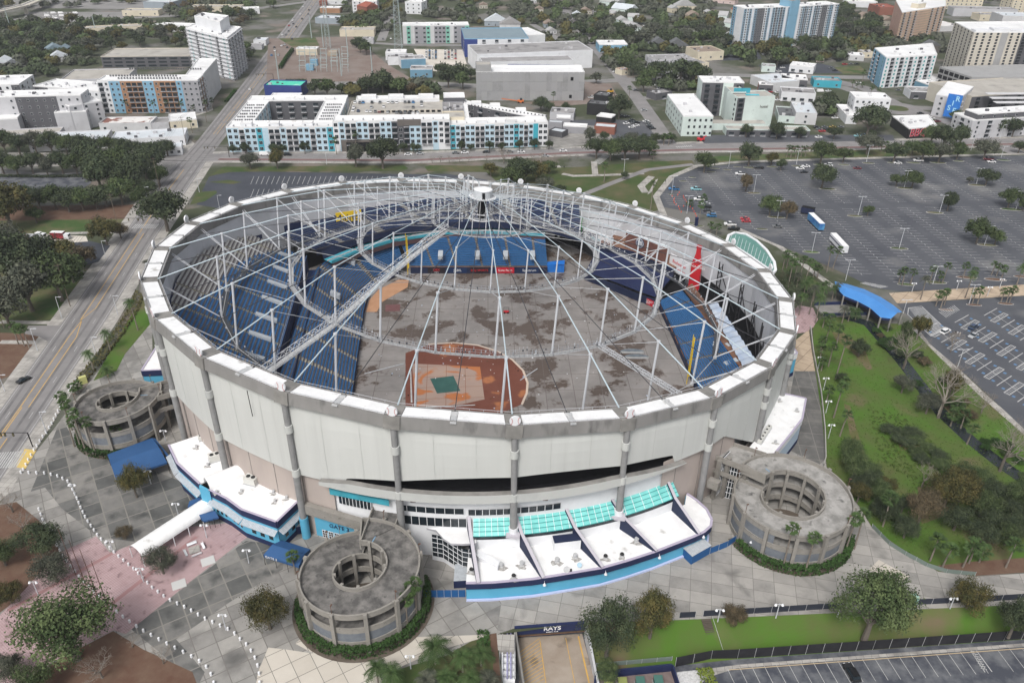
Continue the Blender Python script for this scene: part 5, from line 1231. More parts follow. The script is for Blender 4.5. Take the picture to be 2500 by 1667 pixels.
m_=MB();m_.obox(Vector((0,0,LOW))+Y_*2.2,X_*Ln,Y_*.3,(0,0,3.2),BLACK);m_.obox(Vector((0,0,-2.3))+Y_*.3,X_*Ln,Y_*3,(0,0,.2),BLACK);m_.build('dark_opening',t)
m_=MB()
for i in range(70):m_.obox(X_*(Ln*i/70)+Vector((0,0,-2.9)),X_*.12,Y_*.1,(0,0,.8),mat('rust_grille',(.15,.10,.06),.8))
m_.beam((0,0,-2.9),X_*Ln+Vector((0,0,-2.9)),.1,.1,RUST);m_.build('roller_grille',t)
text('RAYS',1.25,WT,nl+X_*Ln*.53-Y_*.32+Vector((0,0,-.65)),X_,(0,0,1),'lettering',t,.03,1.,.03);text('BASEBALL CLUB',.28,WT,nl+X_*Ln*.53-Y_*.32+Vector((0,0,-1.75)),X_,(0,0,1),'lettering',t,.03)
WALLW=mat('white_retaining_wall',(.52,.53,.55),.8,(.40,.41,.43),.3)
def wallseg(name,label,pts,z0,z1,th,mt,cat='wall',kn=True,tops=None):
 o=pts[0].copy();o.z=0;m_=MB()
 for i,(a,b)in enumerate(zip(pts,pts[1:])):
  d=(b-a);d.z=0;d.normalize();n_=Vector((-d.y,d.x,0))*th;za,zb=(tops[i],tops[i+1])if tops else(z1,z1)
  a_,b_=Vector((a.x,a.y,0))-o,Vector((b.x,b.y,0))-o
  m_.add([a_+Vector((0,0,z0)),b_+Vector((0,0,z0)),b_+Vector((0,0,zb)),a_+Vector((0,0,za)),a_+n_+Vector((0,0,z0)),b_+n_+Vector((0,0,z0)),b_+n_+Vector((0,0,zb)),a_+n_+Vector((0,0,za))],[(0,1,2,3),(7,6,5,4),(3,2,6,7),(0,3,7,4),(1,5,6,2)],mt)
 ob=m_.build(name,None,loc=o);tag(ob,label,cat);return ob
wallseg('retaining_wall','white retaining wall along the right side of the sunken loading ramp',[nr,Vector((g(1455,1640,LOW+2.5).x-.3,g(1455,1640,LOW+2.5).y,0)),Vector((g(1462,1700,LOW).x,g(1462,1700,LOW).y,0))],LOW,0,.5,WALLW,tops=[.05,-2.4,-3.5])
wallseg('retaining_wall','grey concrete wall between the pipe pit and the loading ramp',[nl,nl+(nA0-nA).normalized()*30],LOW,-.02,.4,CONC)
wallseg('retaining_wall','plain concrete wall on the far left edge of the pipe pit',[nA+Vector((.02,0,0)),nA+(nA0-nA).normalized()*30],LOW,-.01,-.3,CONC)
m_=MB();a=nA;m_.obox(a+Vector((0,-4.2,-1.2)),(nl.x-nA.x,0,0),(0,4.2,0),(0,0,1.25),WALK);kind(m_.build('concrete_ledge'))
pipes=thing('pipe_rack','pale and violet pipes with white tanks in the pit left of the loading ramp','pipework',g(1240,1600,LOW));o=g(1240,1600,LOW)
VIO=mat('violet_pipe',(.33,.32,.52),.5)
for i,(x,mt_)in enumerate(((-1.9,WHITE),(-1.3,WHITE),(-.2,VIO),(.6,VIO),(1.5,STEELG))):
 MB().tube([(x,7.5-i*.7,4.6),(x,5.5-i*.7,4.2),(x+.1,-9,4.2)],.16,mt_,8).build('pipe',pipes)
for i in range(4):MB().tube([(-2.2+i*.1,5.-i*.5,4.4),(1.9,5.-i*.5,4.4+.1*i)],.14,WHITE if i%2 else VIO,8).build('pipe',pipes)
for i in range(5):m_=MB();m_.tube([(-1.2,-1.5-i*1.7,2.6),(1.6,-1.5-i*1.7,2.6)],.75,WHITE,12);m_.build('tank',pipes)
yc=g(1452,1650,LOW);pts=[g(1452,1690,LOW),g(1455,1646,LOW+1.6),g(1640,1627,LOW+1.6),g(1655,1690,LOW)]
pts=[Vector((p.x,p.y,0))for p in pts]
wallseg('yard_wall','navy wall around the transformer yard at the bottom edge',pts,LOW,LOW+2.4,.3,NAVY)
kind(MB().sheet([(p.x,p.y)for p in pts],LOW+.05,mat('yard_gravel',(.16,.12,.11),.95,(.20,.16,.15),.8)).build('yard_floor'))
BXG=mat('box_dark_green',(.06,.15,.125),.6);BXO=mat('box_olive',(.24,.27,.09),.6)
for u,v,mt_,lab in((1485,1662,BXO,'leftmost olive-green transformer box in the navy-walled yard'),(1519,1659,BXO,'second olive-green transformer box in the navy-walled yard'),(1562,1657,BXG,'dark green transformer box right of the olive ones'),(1606,1654,BXG,'rightmost dark green transformer box in the navy-walled yard')):
 p=g(u,v+16,LOW);t=thing('transformer_box',lab,'transformer',p);MB().box((0,0,0),1.8,1.9,1.7,mt_).build('cabinet',t);MB().box((0,.1,1.7),1.95,2.0,.12,mt_).build('lid',t)
 MB().box((0,0,-.02),2.4,2.4,.1,CONC).build('pad',t)
m_=MB()
def lo_line(a,b,w,mt,z=LOW+.05):
 A,B=g(*a,z),g(*b,z);d=(B-A).normalized();n=Vector((-d.y,d.x,0))*w/2;m_.quad(A-n,B-n,B+n,A+n,mt)
for a,b,w in(((1318,1562),(1336,1690),.2),((1381,1556),(1408,1690),.15),((1412,1552),(1444,1690),.35),((1268,1600),(1272,1690),.15)):lo_line(a,b,w,PAINTY)
for i in range(17):lo_line((1268,1592+i*9),(1318+i*.9,1557+i*9),.14,PAINTY)
kind(m_.build('ramp_markings'))
m_=MB()
lo_line((1780,1634),(2620,1573),.22,mat('kerb_cream',(.45,.36,.24),.8),LOW+.2)
v_=Zf=lambda a,b:(1800+a/3.357,1200+b/3.357)
for i in range(-4,28):
 x=20+i*100.5;y=1434-i*7.1;p,q=(1800+x/3.357,1200+(y+6)/3.357),(1800+(x+88+i*2.2)/3.357,1200+(y+187+i*.0)/3.357)
 if i==20 or p[0]<1765:continue
 lo_line(p,q,.12,PAINT)
for i in range(8):f=i/8;lo_line((2370+f*28,1588+f*48),(2385+f*28,1587+f*48+4),.2,PAINT)
lo_line((2370,1588),(2405,1640),.2,PAINT);lo_line((2384,1587),(2422,1639),.2,PAINT)
kind(m_.build('stall_lines'))
sw=[g(1650,1650,LOW),g(1740,1630,LOW),g(1800,1622,LOW),g(2600,1562,LOW),g(2600,1570,LOW),g(1800,1630,LOW),g(1720,1655,LOW),g(1690,1700,LOW),g(1650,1700,LOW)]
kind(MB().sheet([(p.x,p.y)for p in sw],LOW+.03,WALK).build('lower_pavement'))
gv=[g(1652,1640,LOW),g(1730,1632,LOW),g(1740,1640,LOW),g(1690,1690,LOW),g(1655,1690,LOW)]
kind(MB().sheet([(p.x,p.y)for p in gv],LOW+.04,GRAVEL).build('white_gravel_bed'))
FBL=mat('black_fence_screen',(.014,.014,.017),.9,(.022,.022,.026),.4);FNV=mat('dark_navy_screen',(.022,.026,.038),.9,(.03,.035,.05),.4)
def fence(label,pts,h,mt,post=3.,name='screen_fence',z=0,posts=STEELG,th=.06):
 o=pts[0].copy();t=thing(name,label,'fence',o);m_=MB();pm=[]
 for a,b in zip(pts,pts[1:]):
  a,b=a-o,b-o;d=b-a;n_=Vector((-d.y,d.x,0)).normalized()*th
  m_.add([a,b,b+Vector((0,0,h)),a+Vector((0,0,h)),a+n_,b+n_,b+n_+Vector((0,0,h)),a+n_+Vector((0,0,h))],[(0,1,2,3),(7,6,5,4),(3,2,6,7)],mt)
  k=max(1,int(d.length/post))
  for i in range(k+1):pm.append(a+d*i/k)
 m_.build('screen',t);base=None
 for q in pm[:100]:
  if base is None:base=MB().tube([(0,0,0),(0,0,h+.1)],.05,posts,6).build('post',t,loc=q)
  else:c_=base.copy();COL.objects.link(c_);c_.parent=t;c_.location=q
 return t
def w_(pts,z=0):return[g(u,v,z)for u,v in pts]
fence('long black screened fence between the grass slope and the lower car park',w_([(1648,1627),(1735,1610),(1800,1607),(2130,1585),(2450,1563),(2620,1551)],LOW),3.2,FBL,4.)
fence('dark screened fence along the top of the grass slope, left of the big tree',w_([(1658,1508),(1697,1506)]),1.9,FNV)
fence('dark screened fence along the top of the grass slope, behind the big tree',w_([(1716,1504),(1840,1497),(2050,1484)]),1.9,FNV,4)
fence('dark screened fence along the top of the grass slope, right of the big tree',w_([(2232,1476),(2400,1468),(2620,1455)]),1.9,FNV,4)
PB=mat('blue_fence_panel',(.015,.09,.25),.6)
fence('blue panel fence linking the right ramp to the ribbed-roof kiosk',w_([(1732,1352),(1775,1335),(1815,1308),(1830,1336)]),2.1,PB,2.2)
fence('row of eight blue fence panels left of the club building',w_([(1032,1458),(1137,1457)]),2.4,PB,1.6)
MSH=mat('green_grey_mesh',(.16,.20,.18),.8)
fence('curved mesh fence between the walkway and the park at the lower right',w_([(2128,1287),(2170,1330),(2210,1355),(2262,1383),(2310,1398),(2380,1405)]),1.3,MSH,2.5)
WLL=mat('walk_parapet',(.34,.33,.31),.9)
fence('low parapet with pale lamps edging the black stained walkway',w_([(1977,800),(1984,860),(2003,960),(2012,1050),(2014,1120),(2008,1138)]),1.0,WLL,6.,'parapet',th=.3)
fence('low mesh fence at the top of the transformer yard',w_([(1455,1628),(1640,1612)],LOW+.6),1.4,MSH,3)
t=thing('kiosk','blue kiosk with a grey ribbed roof at the right end of the club building','kiosk',g(1687,1378));X_=g(1732,1352)-g(1687,1378);Y_=g(1666,1358)-g(1687,1378)
m_=MB();m_.obox((0,0,0),X_,Y_,(0,0,2.9),PB);m_.build('wall',t);m_=MB();m_.obox((-X_*.02-Y_*.02)+Vector((0,0,2.9)),X_*1.04,Y_*1.04,(0,0,.15),CORR)
for i in range(16):m_.beam(X_*i/15+Vector((0,0,3.07)),X_*i/15+Y_+Vector((0,0,3.07)),.08,.06,STEELG)
m_.build('ribbed_roof',t)
a,b=g(1712,1512),g(1738,1594,LOW+.1);t=thing('stairway','dark sleeper steps with a handrail going down the grass slope','stairs',a);
for i in range(18):
 q=(b-a)*(i/18);MB().obox(q+Vector((0,0,.05)),(2.2,.2,0),(0,-.6,0),(0,0,.14),mat('dark_timber',(.09,.075,.06),.9)).build('step',t)
MB().beam((2.4,0,1.2),(b-a)+Vector((2.4,0,1.2)),.07,.07,STEELG).build('handrail',t)
FOOT=[]
PALS={'white':(.68,.69,.71),'pblue':(.45,.59,.68),'turq':(.05,.36,.46),'grey':(.30,.30,.32),'lgrey':(.48,.48,.50),'dgrey':(.10,.10,.11),'beige':(.52,.485,.42),'cream':(.62,.56,.44),'salmon':(.66,.42,.33),'peach':(.66,.48,.36),'blue':(.15,.29,.40),'orange':(.34,.19,.11),'sky':(.20,.38,.52),'conc':(.33,.33,.33),'brick':(.25,.10,.07),'mint':(.58,.66,.63),'navy':(.03,.05,.2),'tan':(.42,.34,.26),'black':(.02,.02,.022),'slate':(.17,.24,.28),'teal':(.22,.50,.40),'wgrey':(.56,.56,.57),'steel':(.30,.34,.38),'brown':(.14,.125,.115),'pinkw':(.60,.48,.46)}
def pm(n):
 c=PALS[n];return mat('paint_'+n,c,.75,tuple(x*.88 for x in c),.12,dirt=(tuple(x*.7 for x in c),.3,.62,.8))
RW=mat('roof_white',(.76,.76,.76),.6,(.66,.66,.66),.06,dirt=((.45,.44,.43),.15,.62,.78))
RG=mat('roof_grey',(.32,.31,.31),.85,(.24,.235,.235),.08,dirt=((.16,.155,.155),.12,.55,.7));RC=mat('roof_concrete_deck',(.34,.32,.29),.9,(.42,.40,.365),.08,dirt=((.22,.21,.20),.1,.58,.75))
RM=mat('roof_metal_pale',(.50,.54,.57),.5,(.58,.61,.64),.1);RSL=mat('roof_slate_blue',(.17,.23,.27),.5,(.2,.265,.3),.1);RT_=mat('roof_tan_shingle',(.27,.215,.175),.9,(.22,.175,.145),.3);RR=mat('roof_red_tile',(.30,.09,.06),.9,(.24,.08,.055),.4);RDG=mat('roof_dark_shingle',(.10,.105,.11),.9,(.14,.145,.15),.4);RTE=mat('roof_teal',(.05,.50,.36),.6,(.10,.58,.42),.2,dirt=((.5,.7,.6),.15,.6,.75));RLG=mat('roof_light_shingle',(.40,.40,.40),.85,(.33,.33,.33),.3);RRU=mat('roof_rusty_white',(.62,.60,.58),.8,(.70,.68,.66),.1,dirt=((.22,.10,.08),.13,.52,.58))
RF={'w':RW,'g':RG,'c':RC,'m':RM,'s':RSL,'t':RT_,'r':RR,'d':RDG,'T':RTE,'l':RLG,'R':RRU}
WINM={}
def winmesh(w,h,kind_):
 k=(round(w,1),round(h,1),kind_)
 if k in WINM:return WINM[k]
 fr=pm('white')if kind_!='d' else pm('dgrey');gl=GLASS if kind_!='t' else mat('teal_glass',(.05,.28,.28),.2)
 m_=MB();w,h=k[0],k[1]
 m_.obox((-w/2-.08,-.06,-.08),(w+.16,0,0),(0,.08,0),(0,0,h+.16),fr);m_.obox((-w/2,-.09,0),(w/2-.03,0,0),(0,.04,0),(0,0,h),gl);m_.obox((.03,-.09,0),(w/2-.03,0,0),(0,.04,0),(0,0,h),gl)
 WINM[k]=(m_,None);return WINM[k]
def balmesh(w,kind_):
 k=(round(w,1),kind_,'bal')
 if k in WINM:return WINM[k]
 w=k[0];m_=MB();m_.obox((-w/2+.15,-.05,0),(w-.3,0,0),(0,.06,0),(0,0,2.2),GLASS);m_.obox((-w/2,-1.35,-.15),(w,0,0),(0,1.35,0),(0,0,.16),pm('lgrey')if kind_!='d' else pm('dgrey'))
 rl=pm('dgrey')if kind_ in 'dk' else STEELW
 m_.obox((-w/2,-1.35,.95),(w,0,0),(0,.07,0),(0,0,.07),rl);m_.obox((-w/2,-1.33,0),(w,0,0),(0,.03,0),(0,0,.0),rl)
 for i in range(int(w/.3)+1):m_.obox((-w/2+i*.3,-1.34,0),(.05,0,0),(0,.05,0),(0,0,.95),rl)
 WINM[k]=(m_,None);return WINM[k]
class Bld:
 def __init__(s,name,label,cat,o):
  s.t=thing(name,label,cat,(o.x,o.y,0));s.o=Vector((o.x,o.y,0));s.n=0;s.extra=MB();s.en=None
 def put(s,k,mb,P,rz,nm):
  """one window or balcony as its own part; beyond the hundred the rest goes to one stuff part"""
  if s.n<96:
   mesh=WINM[k][1]
   if mesh is None:
    ob=mb.build(nm,s.t);WINM[k]=(mb,ob.data)
   else:ob=bpy.data.objects.new(nm,mesh);COL.objects.link(ob);ob.parent=s.t
   ob.location=P;ob.rotation_euler=(0,0,rz);s.n+=1
  else:
   c_,s_=math.cos(rz),math.sin(rz);off=len(s.extra.v)
   s.extra.v+=[(P[0]+x*c_-y*s_,P[1]+x*s_+y*c_,P[2]+z)for x,y,z in mb.v]
   s.extra.f+=[tuple(i+off for i in f)for f in mb.f];s.extra.mi+=[s.extra.m(mb.ms[i])for i in mb.mi]
 def face(s,A,B,z0,z1,floors,pat,wk='w',ww=1.5,wh=1.5,base=0):
  """pat: one letter per bay: w/b/t/g/o... colour + optional * for balcony; '.' blank"""
  A,B=A-s.o,B-s.o;d=B-A;d.z=0;L=d.length;d.normalize();rz=math.atan2(d.y,d.x);o=Vector((d.y,-d.x,0))
  bays=[];i=0
  while i<len(pat):
   c=pat[i];mod=pat[i+1]if i+1<len(pat)and pat[i+1]in '*_!' else '';bays.append((c,mod));i+=1+len(mod)
  n=len(bays);bw=L/n;fh=(z1-z0)/floors
  cols={'b':'pblue','t':'turq','g':'grey','k':'dgrey','o':'orange','s':'sky','l':'lgrey','B':'blue','y':'beige','p':'peach','n':'navy','r':'brick','m':'mint','W':'white','c':'conc','T':'teal'}
  j=0
  while j<n:
   c,mod=bays[j];e=j
   while e+1<n and bays[e+1][0]==c:e+=1
   if c in cols:
    a=A+d*bw*j+o*.002;m_=MB();m_.obox(Vector((a.x,a.y,z0)),d*bw*(e-j+1),o*.12,(0,0,z1-z0-.02),pm(cols[c]));m_.build('wall_panel',s.t)
   j=e+1
  for j,(c,mod)in enumerate(bays):
   if c=='.' or mod=='_':continue
   for f in range(base,floors):
    q=A+d*bw*(j+.5)+o*(.15 if c in cols else.04)+Vector((0,0,z0+fh*f+fh*.3))
    if mod=='*':
     m_,_=balmesh(min(bw*.86,3.4),wk);s.put((round(min(bw*.86,3.4),1),wk,'bal'),m_,q-Vector((0,0,fh*.2)),rz,'balcony')
    else:
     w_=min(ww,bw*.7);h_=min(wh,fh*.62);m_,_=winmesh(w_,h_,wk);s.put((round(w_,1),round(h_,1),wk),m_,q,rz,'window')
 def done(s):
  if s.extra.v:kind(s.extra.build('window',s.t),'stuff')
def block(name,label,cat,A,B,depth,h,wall='white',roof='w',floors=1,front='',side='',wk='w',ww=1.5,wh=1.5,parapet=.7,z0=0,ac=0,quad=None,base=0,t=None,side_l=None):
 """A,B: px of the near wall's foot (left, right). depth metres away from the camera."""
 if quad:P=[g(*q)if not isinstance(q,Vector)else q for q in quad]
 else:
  a=g(*A)if not isinstance(A,Vector)else A.copy();b=g(*B)if not isinstance(B,Vector)else B.copy();d=(b-a).normalized();n_=Vector((-d.y,d.x,0));P=[a,b,b+n_*depth,a+n_*depth]
 b_=t or Bld(name,label,cat,P[0]);Q=[p-b_.o for p in P]
 Q=[Vector((q.x,q.y,0))for q in Q];FOOT.append([(p.x,p.y)for p in P])
 cen=sum(Q,Vector())/4;m_=MB();W_=pm(wall)
 m_.prism([(q.x,q.y)for q in Q],z0,z0+h-parapet,W_,RF[roof])
 k=.22
 for i in range(4):
  p,q=Q[i],Q[(i+1)%4];d=(q-p).normalized();nn_=Vector((-d.y,d.x,0))*.3
  if(p+nn_-cen).length>(p-cen).length:nn_=-nn_
  m_.add([p+Vector((0,0,z0+h-parapet-.01)),q+Vector((0,0,z0+h-parapet-.01)),q+Vector((0,0,z0+h)),p+Vector((0,0,z0+h)),p+nn_+d*.3+Vector((0,0,z0+h-parapet)),q+nn_-d*.3+Vector((0,0,z0+h-parapet)),q+nn_-d*.3+Vector((0,0,z0+h)),p+nn_+d*.3+Vector((0,0,z0+h))],[(0,1,2,3),(7,6,5,4),(3,2,6,7)],RF[roof]if roof in 'w' else W_)
 m_.build('wall',b_.t)
 if front:b_.face(P[0],P[1],z0,z0+h-parapet,floors,front,wk,ww,wh,base)
 if side:b_.face(P[1],P[2],z0,z0+h-parapet,floors,side,wk,ww,wh,base)
 if side_l or side:b_.face(P[3],P[0],z0,z0+h-parapet,floors,side_l or side,wk,ww,wh,base)
 rnd=random.Random(int(P[0].x*7+P[0].y));X_=Q[1]-Q[0];Y_=Q[3]-Q[0]
 for i in range(ac):
  q=Q[0]+X_*rnd.uniform(.08,.92)+Y_*rnd.uniform(.15,.85)+Vector((0,0,z0+h-parapet));s_=rnd.uniform(.8,1.6);MB().box((0,0,0),1.4*s_,1.*s_,.9*s_,rnd.choice((pm('lgrey'),pm('dgrey'),pm('wgrey'))),math.atan2(X_.y,X_.x)).build('rooftop_unit',b_.t,loc=q)
 return b_,P
def acrow(b_,u0,v0,u1,v1,n,z,s_=.9):
 a,c_=g(u0,v0,z)-b_.o,g(u1,v1,z)-b_.o
 for i in range(n):MB().box((0,0,0),s_,s_,1.0,pm('dgrey'),.1).build('rooftop_unit',b_.t,loc=a.lerp(c_,i/max(1,n-1)))
def hcap(A,vt):return htop(g(*A),vt)
fz=g(562,372);hz1=15.4;hz2=18.6
def rp(pts,z):return[g(u,v,z)for u,v in pts]
AB,P=block('apartment_building','left wing of the long white and pale-blue apartment block facing the avenue','apartments',(562,372),(818,369),13,hz1,'white','w',4,'bbw*bbtb_w*w*bw*w*bbw*bbt','bwbw','k',parapet=.9,ww=2,wh=1.9)
a,b=P[0],P[1];d=(b-a).normalized();nn_=Vector((-d.y,d.x,0))
for Ax,wd,y0,dp,lab in((0,14,13,46,'w'),(50,14.3,13,46,'e')):block('','','',a+d*Ax+nn_*y0,a+d*(Ax+wd)+nn_*y0,dp,hz1-.02,'white','w',4,'','bwbwbwb',t=AB)
block('','','',a+d*0+nn_*59,a+d*64.3+nn_*59,13,hz1+.6,'white','w',4,'k*k*k*k*k*k*k*k*','',t=AB)
for i,(x,y)in enumerate(((8,3),(24,3),(44,3),(10,60),(30,61),(50,60))):block('','','',a+d*x+nn_*y,a+d*(x+6.5)+nn_*y,4,2.4,'white','w',1,z0=hz1-.8,t=AB)
for r_ in range(6):
 for x0 in(2,8,53,58):
  for k_ in range(4):q=a+d*(x0+k_*1.3)+nn_*(16+r_*7)-AB.o+Vector((0,0,hz1-.85));MB().box((0,0,0),.8,.8,.9,pm('dgrey'),.1).build('rooftop_unit',AB.t,loc=q)if AB.n<900 else 0
for x in range(4,62,7):q=a+d*x+nn_*(1.5+x%3)-AB.o+Vector((0,0,hz1-.85));MB().box((0,0,0),.6,1.4,1.2,pm('grey'),.1).build('rooftop_unit',AB.t,loc=q)
AB.done()
AM,P2=block('apartment_building','taller middle wing of the white and pale-blue apartments with a dark brick base','apartments',P[1]+d*.3-nn_*1.0,P[1]+d*70-nn_*1.0+Vector((0,1.3,0)),12,hz2,'white','w',5,'wbw*w*bbw*w*bbk*kk*bbw*w*bww*','bww','k',parapet=.9,base=1,ww=2,wh=1.9)
m_=MB();q=P2[0]-AM.o;X2=(P2[1]-P2[0]).normalized();m_.obox(q+X2*4-Vector((-X2.y,X2.x,0))*.3,X2*32,Vector((-X2.y,X2.x,0))*.3,(0,0,7.2),pm('brown'));m_.obox(q+X2*7-Vector((-X2.y,X2.x,0))*.35,X2*27,Vector((-X2.y,X2.x,0))*.04,(0,0,5.5),BLACK);m_.build('dark_base',AM.t)
m_=MB();m_.obox(q+X2*38.5-Vector((-X2.y,X2.x,0))*.25+Vector((0,0,hz2-3.6)),X2*14,Vector((-X2.y,X2.x,0))*.2,(0,0,3.9),pm('brown'));m_.build('brown_parapet',AM.t)
for x in range(6,68,6):MB().box((0,0,0),.6,1.4,1.2,pm('grey'),.1).build('rooftop_unit',AM.t,loc=q+X2*x+Vector((-X2.y,X2.x,0))*(2+x%4)+Vector((0,0,hz2-.9)))
AM.done()
GB,Pg=block('parking_garage','concrete roof-level car park enclosed by the white apartment block','car park',P2[0]+nn_*12.4+X2*6,P2[0]+nn_*12.4+X2*66,47,15.2,'beige','c',1,'',parapet=1.0)
m_=MB();q0=Pg[0]-GB.o;m_.obox(q0+nn_*21+X2*18+Vector((0,0,14.25)),X2*40,nn_*.4,(0,0,1.6),pm('beige'))
for i in range(11):m_.obox(q0+nn_*20.6+X2*(20+i*3.6)+Vector((0,0,14.25)),X2*2.2,nn_*.3,(0,0,1.3),BLACK)
m_.build('ramp_wall',GB.t)
block('','','',Pg[3]-nn_*.5+X2*3,Pg[3]-nn_*.5+X2*58,9,hz1+1.2,'white','w',4,'',t=GB)
for x in(6,24,44):block('','','',Pg[3]+nn_*2+X2*x,Pg[3]+nn_*2+X2*(x+10),5,2.2,'white','w',1,z0=hz1+.4,t=GB)
block('','','',Pg[1]-X2*.5,Pg[1]+X2*13,14,16.5,'cream','c',1,'',t=GB);block('','','',Pg[1]-X2*.5+nn_*14,Pg[1]+X2*13+nn_*14,26,15.8,'grey','g',1,'',t=GB,ac=8)
block('','','',Pg[1]+nn_*40,Pg[1]+X2*14+nn_*40,12,19,'grey','w',2,'k*k*',t=GB);GB.done()
AR,P3=block('apartment_building','right wing of the white and pale-blue apartment block with turquoise stripes','apartments',P2[1]+X2*.3+nn_*1.2,g(1336,358),13,hz1,'white','w',4,'tbw*bbw*w*bbw*w*bbtbw*bt_ww','wbw','k',parapet=.9,ww=2,wh=1.9)
block('','','',P3[0]+nn_*13,P3[0]+nn_*13+X2*12,46,hz1-.02,'white','w',4,'','kk*k*k',t=AR)
far=P3[0]+nn_*59
block('','','',None,None,0,hz1+.3,'white','w',4,'kk*kk*kk*k','ww',t=AR,quad=[P3[0]+nn_*46+X2*12,P3[1]+nn_*13-X2*11,P3[1]+nn_*15+X2*.5,P3[0]+nn_*60+X2*4])
for x,y in((16,2),(34,2),(14,44),(26,38),(42,26)):block('','','',P3[0]+X2*x+nn_*y,P3[0]+X2*(x+6.5)+nn_*y,4,2.3,'white','w',1,z0=hz1-.6,t=AR)
for i in range(22):q=P3[0]+X2*(14+i*2.2)+nn_*(43-i*1.35)-AR.o+Vector((0,0,hz1-.5));MB().box((0,0,0),.8,.8,.9,pm('dgrey'),.1).build('rooftop_unit',AR.t,loc=q)
for x in range(4,58,6):MB().box((0,0,0),.6,1.4,1.2,pm('grey'),.1).build('rooftop_unit',AR.t,loc=P3[0]-AR.o+X2*x+nn_*(2+x%5)+Vector((0,0,hz1-.85)))
AR.done()
TB=[]
def tb(*a,**k):
 b,P=block(*a,**k);b.done();return b,P
b,P=block('apartment_building','long apartment block with blue, orange and grey panels across the avenue','apartments',(256,277),(497,275),16,hcap((400,276),196),'white','w',6,'w*wssoo*o*o*ssoo*o*o*sggg','w*wo*wo*w','k',parapet=.7,ww=1.3)
h_=hcap((400,276),196)
block('','','',g(497,275)+Vector((.2,.1,0)),g(541,215),14,h_-.3,'wgrey','w',6,'w*wo*wo*wo*w','','k',t=b,quad=[g(497,275)-Vector((14,0,0))+Vector((0,15.5,0)),g(498,272)+Vector((0,2,0)),g(541,215),g(541,215)-Vector((14,0,0))])
for r_,(v,u0,u1,n_)in enumerate(((187,270,430,24),(193,290,440,22),(170,318,490,30))):acrow(b,u0,v,u1,v,n_,h_-.6)
b.done()
tb('apartment_building','white stepped apartment block with balconies left of the orange-panelled one','apartments',(95,262),(256,277),22,15,'white','w',4,'k*kww*w*ww*w*w','ww','k',ac=14)
tb('parking_garage','concrete rooftop car park behind the white stepped apartments','car park',(160,245),(318,240),34,14.5,'lgrey','c',1)
tb('apartment_building','white balconied block at the left edge above the grey hotel','apartments',(-60,262),(62,258),30,15,'white','w',4,'w*www*wk','w*ww*','k',ac=12)
hb=hcap((120,318),235)
b,P=block('hotel_building','grey and dark-panelled six-storey building with white roof at the left edge','hotel',(-60,322),(218,314),16,hb,'lgrey','w',5,'g_g_lll_lkkkkklll','l_ll','w',ac=10,ww=1.2);b.done()
tb('hotel_building','plain grey lower wing with white roof beside the dark-panelled building','hotel',(145,322),(222,318),14,12.5,'lgrey','w',4,'l_.','.','w')
tb('hotel_building','stepped grey block with small windows stretching toward the warehouses','hotel',(185,320),(262,305),24,16,'lgrey','w',5,'lll','lll','w',ac=4)
tb('hotel_building','flat-roofed grey corner wing at the far left edge','hotel',(-60,338),(55,330),16,11,'lgrey','w',3,'l_ll_','','w')
tb('parking_garage','low open parking level with a pool terrace in front of the grey hotel','car park',(-60,350),(150,338),12,4.2,'lgrey','c',1,'k*k*k*k*k*k*k*k*')
tb('warehouse','long pale metal warehouse roof left of the pair beside the oak row','warehouse',(75,372),(262,362),20,6,'wgrey','m',1,'w.w.w.w.w','w',ac=9)
tb('warehouse','long pale metal warehouse roof right of the pair beside the oak row','warehouse',(275,366),(455,355),18,6,'white','m',1,'w.w.w.w.w','w.w',ac=9)
tb('warehouse','small white shed in front of the right warehouse, near the crossing','warehouse',(360,385),(447,378),10,5,'white','m',1,'ww.ww','w')
tb('commercial_building','low flat building with a rust-stained white roof','shop',(246,322),(372,320),15,5.5,'wgrey','R',1,'w.w.w','.')
tb('commercial_building','small grey flat-roofed shop between rust-stained roof and white corner shop','shop',(365,320),(415,318),14,5,'lgrey','g',1,'.','')
tb('commercial_building','white-roofed corner shop with blue trim at the avenue','shop',(418,318),(484,312),18,6,'cream','w',1,'w.w','BwBw')
tb('parking_garage','beige parking garage with open decks behind the orange-panelled apartments','car park',(252,166),(468,164),34,hcap((300,165),137),'beige','c',3,'kkkkkkkk','','d',ww=8,wh=1.3)
tw=[(472,168),(572,198),(604,166),(505,150)];hT=hcap((572,198),92)
b,P=block('tower_block','white twelve-storey tower with wraparound balconies beside the avenue','tower',None,None,0,hT,'white','w',11,'ww*www*w','w*w*w*w*w*','t',quad=tw,ac=12,ww=2.4)
Pm=sum(P,Vector())/4
block('','','',None,None,0,9,'white','w',2,'','',quad=[Pm.lerp(p,.62)+Vector((-2,6,0))for p in P],z0=hT-.8,t=b,ac=8)
for f in range(11):
 z=hT/11*f+1.5;o=b.o
 for(A_,B_)in((P[0],P[1]),(P[1],P[2])):
  d_=(B_-A_).normalized();q=Vector((d_.y,-d_.x,0));MB().obox(A_-o+Vector((0,0,z)),B_-A_,q*1.2,(0,0,.2),pm('lgrey')).build('balcony_slab',b.t)
b.done()
